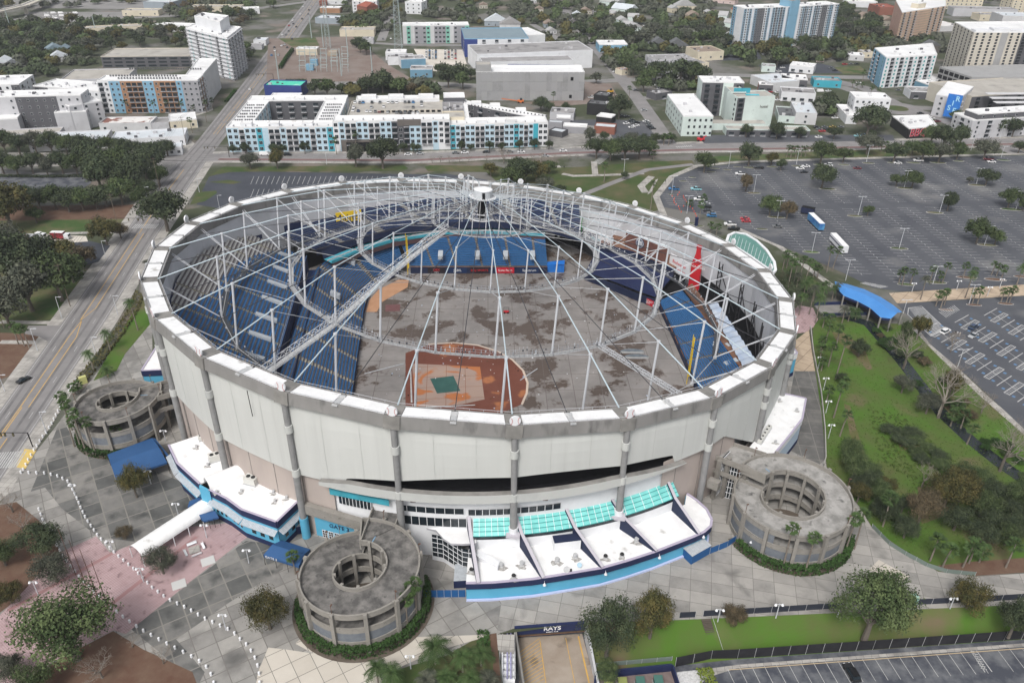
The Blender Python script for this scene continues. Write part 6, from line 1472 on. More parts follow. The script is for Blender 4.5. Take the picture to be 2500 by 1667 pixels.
for nm,lab,cat,A,B,dp,h,wl,rf,fl,fr,sd in[('warehouse','long cream-roofed shed behind the western wood','warehouse',(165,88),(350,78),14,6,'cream','c',1,'..w..w',''),('warehouse','long white-roofed hall left of the white tower','warehouse',(375,76),(500,80),16,6,'white','w',1,'w.w',''),('warehouse','cream flat-roofed depot beyond the truck yard','warehouse',(300,40),(388,40),16,6,'cream','c',1,'w.w.w',''),('warehouse','large grey metal-roofed hall at the top edge','warehouse',(352,22),(422,24),40,8,'steel','m',1,'',''),('warehouse','low cream shed with red vehicles before it, near the top','warehouse',(465,30),(590,30),16,6,'cream','c',1,'w.w',''),('commercial_building','small white gabled-front shop left of the avenue near the top','shop',(578,36),(635,34),14,6,'white','w',1,'w','w'),('house','white pitched garage by the avenue north of the white tower','house',(620,112),(650,112),14,5,'white','m',1,'w',''),('commercial_building','grey flat-roofed shop on the avenue south of the pitched garage','shop',(595,122),(640,122),10,4,'lgrey','g',1,'',''),('commercial_building','deep-blue mural building with a bright teal roof at the avenue corner','shop',(648,236),(738,238),17,8.5,'navy','T',1,'',''),('commercial_building','low white annex in front of the mural building','shop',(662,247),(735,247),8,4,'white','w',1,'',''),('warehouse','cream low warehouse north of the substation','warehouse',(830,90),(914,90),20,6.5,'cream','c',1,'',''),('warehouse','pale blue metal shed near the avenue at the top','warehouse',(770,58),(830,60),20,6,'steel','m',1,'',''),('warehouse','white-roofed orange-sided store at the top by the avenue','warehouse',(782,32),(830,33),12,6,'orange','w',1,'',''),('commercial_building','white store with flat roof at the very top, right of the avenue','shop',(795,12),(846,12),14,6,'white','w',1,'w',''),('apartment_building','white three-storey townhouse row at the top, left of the radio mast','apartments',(862,34),(922,34),24,14,'white','w',4,'wwwww','ww'),('apartment_building','white townhouse with tall windows right of the radio mast','apartments',(990,34),(1030,36),20,13,'white','w',3,'www','w'),('commercial_building','grey flat store beside the brown lot north of the substation','shop',(885,108),(912,108),10,5,'lgrey','g',1,'',''),('utility_building','white control building in the substation yard','shed',(724,135),(775,136),9,6,'cream','w',1,'',''),('utility_building','small tan hut beside the substation switchgear','shed',(800,138),(823,138),7,4,'tan','c',1,'',''),('warehouse','white arched-roof hall beside the pale car park','warehouse',(942,148),(992,148),14,7,'white','w',1,'',''),('warehouse','white angled building with blue windows, lower of the row by the track','warehouse',(1002,190),(1056,190),14,7,'white','g',1,'BB',''),('warehouse','white building with slate clerestory in the row by the track','warehouse',(980,168),(1040,165),14,8,'white','g',1,'B_B_B_',''),('warehouse','plain grey-roofed end hall in the row by the track','warehouse',(948,160),(1012,158),12,7,'white','g',1,'',''),]:tb(nm,lab,cat,A,B,dp,h,wl,rf,fl,fr,sd,ac=3 if h>4 else 0)
tb('hotel_building','four-storey white and grey hotel with green window panels behind the pale car park','hotel',(985,108),(1146,106),18,hcap((1060,107),62),'wgrey','w',4,'.T.gg_gT.g!g!gT.gg_gT','gg','d',ac=6,ww=2)
b,P=block('institute_building','large pale-blue stepped institute with slate metal roof behind the blank concrete hall','school',(1135,140),(1290,138),55,16,'sky','s',5,'n_W*W*W*W*','n_n','w',ww=6)
block('','','',g(1165,178),g(1445,166),42,15,'white','g',3,'...','..',t=b,ac=8)
block('','','',g(1178,192),g(1398,186),20,13,'white','g',3,'','',t=b);block('','','',g(1290,125),g(1330,122),40,14,'white','w',3,'',t=b)
m_=MB();q=g(1228,190)-b.o;m_.obox(q+Vector((-8,-.3,9)),(66,0,0),(0,.3,0),(0,0,1.8),pm('navy'));m_.build('navy_window_band',b.t);b.done()
hB=hcap((1300,247),177)
b,P=block('concrete_hall','huge windowless grey concrete hall with a white roof in the middle distance','hall',(1163,246),(1424,246),24,hB,'conc','w',1,'','',parapet=1.2)
for i in range(20):
 for j in range(3):
  a,c_=P[0]-b.o,P[1]-b.o;d_=(c_-a);rr=random.Random(i*5+j)
  v_=rr.uniform(-.06,.06);m3_=mat('concrete_panel_%s'%'abcde'[rr.randrange(5)],(.24+.02*rr.randrange(5),)*3,.9,(.30,.30,.31),.15)
  MB().obox(a+d_*(i/20)+Vector((0,-.12,hB/3*j)),d_*.0485,(0,.1,0),(0,0,hB/3-.15),m3_).build('wall_panel',b.t)
for u,v in((1394,197),(1392,240)):
 q=g(u,246)-b.o;MB().obox(q+Vector((-1,-.25,hcap((u,246),v))),(2,0,0),(0,.2,0),(0,0,2.4),BLACK).build('opening',b.t)
block('','','',P[0]+Vector((.2,1,0)),P[0]+Vector((11,2,0)),12,6,'conc','c',1,z0=hB-1.2,t=b);b.done()
for nm,lab,cat,A,B,dp,h,wl,rf,fl,fr,sd in[('commercial_building','pale blue two-storey office with white roof beyond the construction lot','shop',(1462,128),(1532,128),22,7,'sky','w',2,'w.w',''),('house','cream house with orange-red roof at the crossing','house',(1518,185),(1538,182),9,4.5,'cream','r',1,'w',''),('commercial_building','small shop with bright white awning roof left of the grey office','shop',(1572,184),(1606,183),10,4.5,'lgrey','w',1,'',''),('commercial_building','cream building with arched windows adjoining the grey office','shop',(1695,183),(1728,180),22,9,'cream','g',2,'www',''),('church_building','cream mission-style church with brown tiled roof and square tower','church',(1703,150),(1765,147),26,8,'cream','t',1,'w.w.w',''),('shop_building','dark gabled market roof, farther of the black-walled pair','shop',(1448,258),(1482,262),12,8,'black','d',1,'',''),('shop_building','dark gabled market roof, nearer of the black-walled pair','shop',(1432,280),(1488,285),12,8,'black','d',1,'',''),('shop_building','grey-roofed market hall right behind the apartment block','shop',(1342,292),(1400,295),14,5,'lgrey','g',1,'',''),('market_stall','corrugated white market roof at the avenue side','stall',(1450,326),(1500,330),9,5,'brick','m',1,'',''),('market_stall','white canopy roof above the long market yard','stall',(1358,305),(1392,306),7,5,'grey','w',1,'',''),('market_stall','pale blue-grey canopy, leftmost in the market yard','stall',(1338,316),(1372,318),6,5,'grey','m',1,'',''),('market_stall','wide white canopy in the centre of the market yard','stall',(1374,325),(1432,328),7,5,'grey','w',1,'',''),('market_stall','white square canopy beside the dark gabled roofs','stall',(1455,300),(1492,305),9,5,'black','w',1,'',''),('market_stall','grey market shed at the apartment-side edge of the yard','stall',(1340,332),(1372,338),8,4,'dgrey','m',1,'',''),('shop_building','dark flat-roofed bar with outdoor deck at the diagonal street','shop',(1600,246),(1640,240),11,5,'dgrey','g',1,'k*',''),('commercial_building','white arched warehouse roof right of the L-shaped hotel','warehouse',(1830,205),(1880,225),26,7,'wgrey','m',1,'',''),('commercial_building','brick shopfront with white roof facing the parked red car','shop',(1850,224),(1885,226),9,6,'brick','w',1,'k*k*',''),('commercial_building','ivy-clad store with a wide white roof','shop',(1905,213),(1968,217),18,7,'brown','w',1,'k*k*k*',''),('commercial_building','aqua-fronted bar with white awning across from the white shop','shop',(1985,213),(2052,216),14,5.5,'turq','g',1,'w.w',''),('commercial_building','white two-tone shop with big shopfront windows in the central block','shop',(1905,247),(1988,252),17,7,'white','g',1,'w*w*w*w*',''),('commercial_building','long pale lavender-roofed warehouse in the central block','warehouse',(1938,303),(1990,306),30,8,'wgrey','m',2,'.w.',''),('commercial_building','low shop with black and white split roof behind the hotel tower','shop',(1898,300),(1945,303),26,5,'mint','d',1,'w',''),('commercial_building','white two-storey building with a colourful mural on its low wing','shop',(2063,303),(2090,304),30,6,'white','w',1,'',''),('commercial_building','tall white office rising behind the mural wing','shop',(2078,284),(2165,288),18,13,'white','w',3,'www.ww','ww'),('commercial_building','white flat-roofed garage workshop right of the roundabout','shop',(2220,242),(2278,244),16,6,'white','g',1,'k*k*',''),('commercial_building','deep-blue sided shop with white roof above the workshop','shop',(2262,226),(2300,224),16,6,'blue','w',1,'',''),('commercial_building','pale pink low building above the roundabout garage','shop',(2370,218),(2430,214),20,6,'pinkw','w',1,'',''),('commercial_building','white low shop with sloped canopy near the far car park','shop',(1925,176),(1984,182),16,6,'white','w',1,'w*w*w',''),('commercial_building','pale mint small shop left of the white canopy shop','shop',(1858,176),(1892,178),12,5,'mint','g',1,'w',''),('commercial_building','grey store with teal mural side below the salmon tower','shop',(2070,148),(2108,150),14,5,'wgrey','w',1,'w',''),('house','yellow house with green roof right of the teal mural store','house',(2105,142),(2132,142),12,5,'cream','l',1,'w',''),('commercial_building','red-roofed brick church hall at the top right','church',(2145,38),(2190,38),30,9,'brick','r',1,'',''),('commercial_building','white flat building with teal stripe at the top right of the trees','shop',(2065,18),(2140,20),20,7,'white','w',1,'',''),('commercial_building','long cream office at the top right with arched windows','office',(2305,22),(2395,24),18,12,'cream','c',3,'wwwwwwww',''),('commercial_building','grey flat-roofed long building at the top right','office',(2325,40),(2480,44),20,9,'lgrey','g',2,'..',''),('commercial_building','blank lilac-white gabled hall behind the big beige tower','hall',(2440,72),(2520,74),30,14,'wgrey','m',1,'',''),('office_building','cream office block in the extreme top right corner','office',(2465,34),(2560,34),24,22,'cream','c',7,'wwwwwww','www'),('commercial_building','white and blue low building behind the salmon tower','shop',(2290,78),(2340,76),26,6,'wgrey','w',1,'',''),('commercial_building','yellow and white shops at the top right beyond the salmon tower','shop',(2390,52),(2450,52),18,7,'cream','g',1,'w.w',''),('parking_garage','white low deck at the foot of the beige tower','car park',(2270,208),(2300,206),20,4,'lgrey','w',1,'',''),]:tb(nm,lab,cat,A,B,dp,h,wl,rf,fl,fr,sd,ac=4 if 'stall' not in nm and h>4 else 0)
tb('office_building','grey modern three-storey office with narrow slit windows','office',(1593,183),(1690,180),22,12,'lgrey','g',3,'llllgggg','ll','d',ww=.8,wh=1.8,ac=6)
tb('commercial_building','white three-storey corner building with rows of small dark windows','office',None,None,0,hcap((1683,333),283),'mint','w',3,'..w.w.w.w.w','w.w.','d',quad=[(1662,333),(1735,333),(1688,275),(1624,276)],side_l='wwwwwww',ac=3,ww=1.2)
hH=hcap((1830,318),243)
b,P=block('hotel_building','mint-white L-shaped hotel with a rooftop pool terrace and dark balconies','hotel',(1790,312),(1880,308),16,hH,'mint','c',6,'k*..w_.','m_m_m','d',ac=0)
block('','','',g(1705,282),g(1805,284),18,hH+3,'mint','w',6,'k*k*.k*','','d',t=b,ac=8)
block('','','',g(1775,300),g(1810,300),22,hH+.5,'mint','c',6,'k*','','d',t=b)
m_=MB();q=g(1700,318)-b.o;m_.obox(q,(46,1,0),(0,9,0),(0,0,4.5),pm('mint'),RC);m_.build('podium',b.t)
m_=MB();m_.box(P[0]-b.o+Vector((12,9,hH-.6)),9,4,.15,mat('pool_water',(.05,.45,.55),.1));m_.box(P[0]-b.o+Vector((6,14,hH-.6)),11,.4,3.2,TEAL);m_.build('rooftop_pool',b.t)
text('barcelo',2.0,pm('dgrey'),P[0]+(P[1]-P[0])*.62+Vector((0,-.25,hH*.68)),P[1]-P[0],(0,0,1),'lettering',b.t,.03)if False else text('hotel',2.0,pm('brown'),P[0]+(P[1]-P[0])*.74+Vector((0,-.25,hH*.66)),P[1]-P[0],(0,0,1),'lettering',b.t,.03)
b.done()
tb('parking_garage','long low white parking deck running from the hotel along the avenue','car park',(1772,332),(1975,335),10,4.6,'mint','c',1,'k*k*k*k*k*k*k*k*')
b,P=block('restaurant_building','white flat-roofed restaurant whose black end wall carries big BBQ letters','restaurant',(2214,338),(2277,332),26,7,'black','w',1,'','',ac=8,quad=[(2213,340),(2282,333),(2260,305),(2172,308)])
X_=(P[1]-P[0]).normalized();q=P[0]+X_*(P[1]-P[0]).length*.36-Vector((-X_.y,X_.x,0))*.2+Vector((0,0,3.6))
text('BBQ',5.0,WT,q-Vector((-X_.y,X_.x,0))*-.05,X_,(0,0,1),'lettering',b.t,.02,1.,.18);text('BBQ',5.0,mat('bbq_red',(.45,.02,.05),.6),q-Vector((-X_.y,X_.x,0))*.06,X_,(0,0,1),'lettering',b.t,.02,1.,.05);b.done()
hR=hcap((2240,285),222)
b,P=block('apartment_building','grey apartments whose blue end mural reads RISE in pale letters','apartments',None,None,0,15,'lgrey','w',4,'lb_','l*ll','w',quad=[(2272,282),(2330,292),(2362,262),(2300,248)],side_l='l*ll')
a,c_=g(2299,290),g(2333,296);X_=(c_-a).normalized();MB().obox(a-b.o+Vector((0,-.4,2)),(c_-a),(0,.3,0),(0,0,15.5),mat('mural_blue',(.02,.15,.52),.6,(.03,.2,.6),.3)).build('mural',b.t)
m_=a+(c_-a)*.5+Vector((0,-.6,0));LB=mat('mural_pale',(.35,.62,.80),.6)
for ch,fx,z in(('R',.2,14.6),('I',-.06,11.4),('S',-.25,8.0),('E',.15,6.6)):text(ch,3.4,LB,m_+X_*fx*(c_-a).length+Vector((0,0,z)),X_,(0,0,1),'lettering',b.t,.03,1.,.12)
b.done()
b,P=block('parking_garage','long parking garage with solar-roofed top deck behind the RISE mural','car park',(2360,280),(2620,262),44,13,'beige','c',4,'k*k*k*k*k*k*k*k*','','d')
for i in range(3):q=g(2410+i*10,240+i*11,13)-b.o;MB().obox((q.x,q.y,15.4),(90,5,0),(0,5,0),(0,0,.3),pm('wgrey')).build('solar_canopy',b.t)
b.done()
b,P=block('apartment_building','grey four-storey apartments with dark attic storey in the lower right of the town','apartments',(2362,340),(2640,322),18,12.5,'lgrey','w',4,'ll*ll*ll*ll*ll*','ll*l','w',ac=0)
block('','','',P[0]+Vector((4,3,0)),P[1]+Vector((0,3,0)),12,3.8,'dgrey','w',1,'wwwwwwwwww','',z0=11.9,t=b,ac=12);b.done()
hW=hcap((2146,216),140)
b,P=block('apartment_building','white eight-storey apartment block with a grid of balconies, upper right','apartments',None,None,0,hW,'white','w',8,'ww*ww*ww*ww*ww*w','w','t',quad=[(2146,216),(2268,208),(2258,176),(2118,190)],side_l='s*s*s',ac=8);b.done()
hS=hcap((2184,107),30)
b,P=block('tower_block','salmon-pink tower with peach stripes at the upper right','tower',None,None,0,hS,'salmon','w',12,'p*p*p*p_p_p*p*p*','','w',quad=[(2184,108),(2290,88),(2290,66),(2170,72)],side_l='...',ac=4);b.o
block('','','',g(2222,95),g(2240,92),8,5,'cream','w',1,'',z0=hS-.6,t=b)
for f in range(12):MB().obox(P[0]-b.o+Vector((0,-.8,hS/12*f+.4)),(P[1]-P[0]),(0,.8,0),(0,0,.3),pm('tan')).build('balcony_slab',b.t)
b.done()
hL=hcap((1805,118),20)
for lab,A,B,pat in(('left blue-and-white striped slab of the tall twin towers',(1803,119),(1914,113),'BWBW_BkkkWBW_BW*BW*BW_B'),('right blue-and-white striped slab of the tall twin towers',(1934,112),(2030,104),'W_WBW*BWBW_BW*BWkkkWBBW_WB')):
 b,P=block('tower_block',lab,'tower',A,B,20,hL,'white','w',16,pat,'B..','w',ac=10,ww=1.4);b.done()
b,P=block('tower_block','plain blue stair shaft rising between the twin striped slabs','tower',(1914,114),(1934,112),16,hL+5,'sky','g',1,'','');b.done()
hG=hcap((2320,188),72)
b,P=block('tower_block','huge unfinished-looking beige tower of dark windows on an arched podium, right edge','tower',None,None,0,hG,'conc','w',16,'yyyy.yyk*kk.yyk*k.yyyyk*k.','yyyy','d',quad=[(2345,196),(2720,196),(2720,160),(2300,165)],side_l='yyyyyy',ww=1.8,wh=1.9,ac=0)
for i in range(9):q=P[0].lerp(P[1],i/9)-b.o;MB().obox(q+Vector((2,2,hG-.7)),(14,0,0),(0,8,0),(0,0,2.8 if i%2 else 1.6),pm('white')).build('penthouse',b.t)
pd=[g(2283,205),g(2360,232),g(2720,232),g(2720,190)];m_=MB();Q=[(p-b.o)for p in pd];m_.prism([(q.x,q.y)for q in Q],0,13.5,pm('conc'));m_.build('podium',b.t)
for i in range(7):
 a=Q[1].lerp(Q[2],.03+i*.115)+Vector((0,-.15,0));m_=MB();pts=[(math.cos(math.pi*k/10)*5,5.5+math.sin(math.pi*k/10)*5)for k in range(11)]+[(-5,1),(5,1)]
 m_.add([a+Vector((5+x,0,z))for x,z in pts],[tuple(range(13))],GLASS)
 for k in range(5):m_.beam(a+Vector((1+k*2,-.1,1)),a+Vector((1+k*2,-.1,8.5)),.25,.2,pm('white'))
 m_.build('arched_window',b.t)
for j in range(3):
 for i in range(6):
  a=Q[0].lerp(Q[1],.02+i*.16);a2=Q[0].lerp(Q[1],.02+i*.16+.13);d_=(a2-a).normalized();o=Vector((d_.y,-d_.x,0))*.1;m_=MB();m_.quad(a+o+Vector((0,0,1+j*4.2)),a2+o+Vector((0,0,1+j*4.2)),a2+o+Vector((0,0,3.8+j*4.2)),a+o+Vector((0,0,3.8+j*4.2)),BLACK);m_.build('opening',b.t)
b.done()
b,P=block('depot_building','white-roofed beverage depot with trucks at its open side, left edge','warehouse',(-60,655),(52,650),24,6.5,'wgrey','m',1,'','',quad=[(-80,668),(45,645),(97,603),(-80,600)]);b.done()
def house(u,v,w,l,h,wl,rf,rz):
 p=g(u,v);t=thing('house','','house',p,rz);m_=MB();m_.box((0,0,0),w,l,h,pm(wl));m_.build('wall',t)
 r=MB();H_=w*.28;x,y=w/2+.4,l/2+.4
 r.add([(-x,-y,h-.1),(x,-y,h-.1),(x,y,h-.1),(-x,y,h-.1),(0,-y,h+H_),(0,y,h+H_)],[(0,4,5,3),(1,2,5,4),(0,1,4),(2,3,5)],RF[rf]);r.build('roof',t)
 MB().box((0,-l/2-.03,.1),1,.08,2.1,pm('dgrey')).build('door',t)
 for s in(-1,1):MB().box((s*w*.3,-l/2-.03,1),1.3,.08,1.2,GLASS).build('window',t)
 FOOT.append([(p.x-w/2,p.y-l/2),(p.x+w/2,p.y-l/2),(p.x+w/2,p.y+l/2),(p.x-w/2,p.y+l/2)])
 return t
hs_=[(1340,66,12,12,4,'steel','t',.1),(1408,42,11,8,3.5,'mint','m',0),(1430,34,12,10,4,'beige','t',.2),(1345,82,10,8,3.5,'wgrey','l',.3),(1298,8,9,10,5,'white','l',.4),(1316,30,10,9,4,'beige','t',0),(1494,18,18,26,7,'mint','l',.9),(1524,36,18,26,7,'mint','m',.9),(1518,64,11,12,7,'mint','l',.2),(1545,56,11,12,7,'mint','l',1.4),(1532,72,9,10,6,'mint','l',1.2),(1550,80,12,9,6,'mint','l',.3),(1496,45,10,10,6,'cream','l',.6),(1670,28,26,12,7,'cream','l',0),(1642,30,10,10,5,'cream','l',.4),(1640,52,10,12,5,'cream','d',.5),(1690,48,16,10,5,'cream','t',.3),(1765,50,14,10,6,'mint','l',1.2),(1780,66,12,10,5,'mint','l',1.),(1728,38,9,9,4,'cream','l',.2),(1770,8,30,12,5,'pinkw','t',-.6),(1800,32,14,9,4,'cream','r',.2),(1783,98,12,10,4,'white','l',.4),(1800,90,14,8,5,'sky','l',1.2),(1605,118,22,9,4,'beige','d',.05),(1650,122,24,9,4,'beige','d',0),(1560,108,16,9,4,'beige','d',0),(2110,50,12,14,5,'cream','t',.3),(2160,62,14,12,6,'beige','t',.2),(2090,60,10,9,4,'cream','l',.2),(2268,128,14,10,7,'brown','d',.1),(2240,142,12,10,5,'beige','l',.3),(135,132,14,12,5,'steel','s',.5),(160,132,12,11,4.5,'steel','s',.2),(145,150,14,10,4.5,'wgrey','m',.4),(15,165,14,12,5,'wgrey','m',.3),(30,172,14,9,4,'brown','d',.2),(895,34,16,24,9,'brick','r',.8),(880,20,10,12,6,'brick','r',1.),(790,14,9,8,5,'brick','r',.1),(1180,20,10,10,4,'beige','t',.1),(1210,62,24,12,5,'steel','m',0),(1245,72,22,12,6,'wgrey','g',0)]
H_=[house(*h)for h in hs_]
roofw={'t':'tan','m':'pale metal','l':'light grey','r':'red','s':'slate-blue','d':'dark','g':'grey'}
for k_ in roofw:
 L=[o for o,h in zip(H_,hs_)if h[6]==k_]
 if L:series(L,'small '+roofw[k_].split()[0]+'-roofed house among trees, {} of its roof colour from the left','houses in the neighbourhoods')
def leafm(n,a,b,r=.22):return mat(n,a,.9,b,2.6,4,.42,.66,rnd=r)
LM={'dark':leafm('leaves_dark',(.028,.042,.022),(.085,.105,.052)),'mid':leafm('leaves_mid',(.034,.055,.020),(.105,.135,.055)),'olive':leafm('leaves_olive',(.045,.05,.018),(.13,.105,.035)),'rust':leafm('leaves_rust',(.07,.058,.035),(.16,.12,.07)),'grey':leafm('leaves_grey_green',(.045,.052,.038),(.12,.125,.09)),'palm':leafm('palm_leaves',(.040,.075,.022),(.075,.115,.04)),'lime':leafm('leaves_lime',(.11,.15,.02),(.17,.20,.04)),'hedge':leafm('hedge_leaves',(.022,.05,.012),(.04,.085,.02))}
BARK=mat('bark',(.10,.085,.07),.95,(.16,.14,.12),2.);BARKP=mat('palm_bark',(.17,.145,.12),.95,(.23,.20,.17),3.);TWIG=mat('bare_twigs',(.20,.175,.15),.9,(.28,.25,.22),1.)
def crownmesh(seed,n,ls,flat=.72,nb=11,lm='dark'):
 """leaf-clump crown of unit radius around the origin, base at z=0 ... scaled later"""
 r=random.Random(seed);mb=MB();bl=[]
 for i in range(nb):
  a=r.uniform(0,6.283);q=math.sqrt(r.random())*.74;bl.append((q*math.cos(a),q*math.sin(a),r.uniform(.25,1.0)*flat*(1-.45*q),r.uniform(.17,.40)))
 bl.append((0,0,.62*flat,.5));vs=[];fs=[]
 wt=[b[3]**1.7 for b in bl]
 for i in range(n):
  b=r.choices(bl,wt)[0];d=Vector((r.gauss(0,1),r.gauss(0,1),r.gauss(0,1)+.25)).normalized();p=Vector(b[:3])+d*b[3]*r.triangular(.5,1.35,.95)*(1+.25*math.sin(7*d.x+b[0]*9)*math.sin(6*d.y+b[1]*9))
  if p.z<.02:continue
  nn=(d+Vector((r.gauss(0,.5),r.gauss(0,.5),r.gauss(0,.5)))).normalized();x=nn.orthogonal().normalized();x.rotate(Matrix.Rotation(r.uniform(0,6.28),3,nn));y=nn.cross(x);s=ls*r.uniform(.6,1.4)
  o=len(vs);vs+=[p-x*s-y*s*.6,p+x*s*.8-y*s*.5,p+x*s+y*s*.6,p-x*s*.7+y*s*.7];fs.append((o,o+1,o+2,o+3))
 mb.add(vs,fs,LM[lm]);return mb,bl
def trunkmesh(bl,seed,mt=BARK,th=.06):
 r=random.Random(seed);mb=MB();mb.tube([(0,0,-.75),(.01,.01,-.3),(0,.01,.05)],[th*1.3,th,th*.8],mt,7)
 for b in bl[:9]:
  m=Vector((b[0]*.4,b[1]*.4,b[2]*.35));mb.tube([(0,0,-.25),m,Vector(b[:3])],[th*.6,th*.4,th*.15],mt,5,False)
 return mb
TREEP={}
def treeproto(kd,var,lod):
 k=(kd,var,lod)
 if k not in TREEP:
  n,ls={0:(11500,.021),1:(4200,.040),2:(1300,.075)}[lod];flat=(.78,.66,.9,.72)[var%4]
  if kd=='bare':
   r=random.Random(var);mb=MB()
   def br(p,d,L,w,lv):
    q=p+d*L;mb.tube([p,p.lerp(q,.5)+Vector((r.gauss(0,.02),r.gauss(0,.02),0)),q],[w,w*.8,w*.6],TWIG,4,False)
    if lv:
     for _ in range(3 if lv>1 else 4):br(q,(d+Vector((r.gauss(0,.55),r.gauss(0,.55),r.gauss(.15,.35)))).normalized(),L*r.uniform(.6,.85),w*.55,lv-1)
   br(Vector((0,0,-.75)),Vector((0,0,1)),.55,.045,0)
   for _ in range(6):br(Vector((0,0,-.25)),Vector((r.gauss(0,.5),r.gauss(0,.5),.7)).normalized(),.4,.025,4 if lod<2 else 3)
   cm,tm=mb,MB().tube([(0,0,-.76),(0,0,-.2)],[.055,.04],BARK,6)
  else:
   cm,bl=crownmesh(hash((var,3))%999+var*17,n,ls,flat,(15,20,14,24)[var%4],kd);tm=trunkmesh(bl,var)
  a,b=cm.build('crown'),tm.build('trunk');TREEP[k]=(a.data,b.data);bpy.data.objects.remove(a);bpy.data.objects.remove(b)
 return TREEP[k]
TREES=[]
def tree(p,R,kd='dark',label='',group=None,hs=1.,nm='oak_tree',lean=0):
 rnd=random.Random(int(p.x*31+p.y*17));d=dist(p);lod=0 if d<300 else(1 if d<620 else 2)
 t=thing(nm,label,'tree',p,0,group);c_,b_=treeproto(kd,rnd.randrange(4),lod)
 for nm_,me in(('crown',c_),('trunk',b_)):
  o=bpy.data.objects.new(nm_,me);COL.objects.link(o);o.parent=t;o.location=(0,0,.72*R*hs);o.scale=(R,R,R*hs);
 t.rotation_euler=(lean,0,rnd.uniform(0,6.28));TREES.append((p.x,p.y,R));return t
def tpx(u,v,w,kd='dark',hs=1.,z=0,label='',nm='oak_tree'):
 p=g(u,v,z);return tree(p,w/2/(F/dist(p)),kd,label,None,hs,nm)
NEAR=[(335,1214,74,'olive',1.35,'dense olive-brown round tree in front of the large blue awning'),(660,1535,104,'olive',1.2,'dense olive and rust tree in the paving left of the near spiral ramp'),(400,1400,72,'grey',1.15,'thin-leaved tree in a gravel square beside the white tunnel canopy'),(308,1316,38,'rust',1.1,'small sparse leaning tree between the lamps left of the tunnel canopy'),(110,1362,104,'dark',.9,'dark flat-crowned tree at the edge of the left mulch bed'),(140,1420,92,'grey',.9,'grey-green tree by the row of bollards below the dark flat-crowned one'),(190,1610,205,'mid',.95,'very large airy tree with green and rust leaves at the bottom left'),(30,1655,70,'grey',1.,'sparse tree in the extreme bottom left corner'),(95,1700,90,'mid',1.,'leafy tree cut by the bottom edge at the left'),(15,1380,70,'mid',1.,'green tree cut by the left edge above the pink paving'),(30,1472,64,'olive',.9,'yellowing tree at the left edge of the pink paving'),(1480,1600,130,'dark',1.5,'tall dense dark oak right of the loading portal'),(1585,1560,120,'olive',1.25,'rust-leaved oak leaning beside the tall dark oak'),(1480,1660,60,'mid',1.1,'smaller green tree at the foot of the tall dark oak'),(1787,1530,62,'rust',1.2,'purple-brown tree on the grass slope by the sleeper steps'),(2110,1560,180,'mid',1.1,'broad green oak in the middle of the grass slope'),(2352,1500,84,'olive',1.2,'thin two-stemmed tree on the right part of the grass slope'),(2462,1555,86,'dark',1.35,'narrow dark tree at the right edge of the grass slope'),(410,565,110,'dark',1.,'dense dark green tree at the upper left rim beside the avenue')]
for u,v,w,kd,hs,lab in NEAR:
 z=0 if v<1500 or u<1400 else(-2.5 if u>1400 else 0)
 tpx(u,v,w,kd,hs,z,lab,'oak_tree' if kd in('dark','mid')else 'broadleaf_tree')
for u,v,w,kd,lab in[(32,1250,66,'bare','bare twiggy tree at the left edge of the paving'),(250,1655,90,'bare','reddish bare shrub-tree under the big airy tree'),(60,1300,60,'bare','bare tree behind the bollards at the left edge'),(400,1620,60,'bare','small bare tree in the bottom mulch bed'),(325,1580,50,'bare','small bare tree at the corner of the pink paving')]:tpx(u,v,w,kd,1.,0,lab,'bare_tree')
def ser(lst,fmt,grp,kd=None,nm='oak_tree',hs=1.):
 L=[]
 for a in lst:L.append(tpx(a[0],a[1],a[2],kd or(a[3]if len(a)>3 else 'dark'),hs,0,'',nm))
 series(L,fmt,grp);return L
ser([(152,735,120,'mid'),(40,700,140,'dark'),(80,760,120,'grey'),(180,690,70,'mid'),(10,640,100,'grey'),(110,660,90,'dark'),(25,800,90,'grey')],'oak in the corner grove beside the avenue on the left, {} from the left','oaks in the corner grove')
ser([(170,655,70,'olive'),(207,658,64,'rust'),(262,598,70,'olive'),(28,558,110,'olive'),(296,582,40,'rust'),(60,628,60,'rust')],'rusty-olive tree near the truck depot, {} from the left','rusty trees by the depot',nm='broadleaf_tree')
ser([(20,512,60),(62,510,55,'mid'),(100,515,60),(138,512,58,'mid'),(170,518,60),(205,515,60,'mid'),(238,512,50),(90,545,40,'mid'),(262,505,60)],'oak in the row below the old west car park, {} from the left','oaks below the old car park')
ser([(250,470,90),(290,440,80,'mid'),(330,470,90),(360,440,80),(300,500,70,'mid'),(385,420,70),(345,505,50,'mid'),(275,425,60),(240,440,55),(392,455,50,'mid'),(365,485,50)],'big oak in the clump at the avenue corner, {} from the left','oaks at the avenue corner')
ser([(10,425,55),(45,430,50,'mid'),(82,425,52),(118,430,44,'grey'),(155,425,54),(190,428,50,'mid'),(225,420,70),(15,375,52,'mid'),(50,378,50),(90,375,50,'grey'),(130,378,54),(165,378,48,'mid'),(200,380,52),(235,380,50),(270,378,46,'mid'),(305,385,50),(340,385,44),(380,385,44,'mid'),(410,382,44),(95,400,26,'olive'),(145,400,22,'olive')],'oak in the double row before the pale warehouses, {} from the left','oaks before the warehouses')
ser([(612,412,44,'grey'),(678,412,50,'olive'),(870,408,60,'grey'),(935,412,82,'dark'),(1198,432,40,'olive')],'street tree on the north green verge, {} from the left','trees on the north verge')
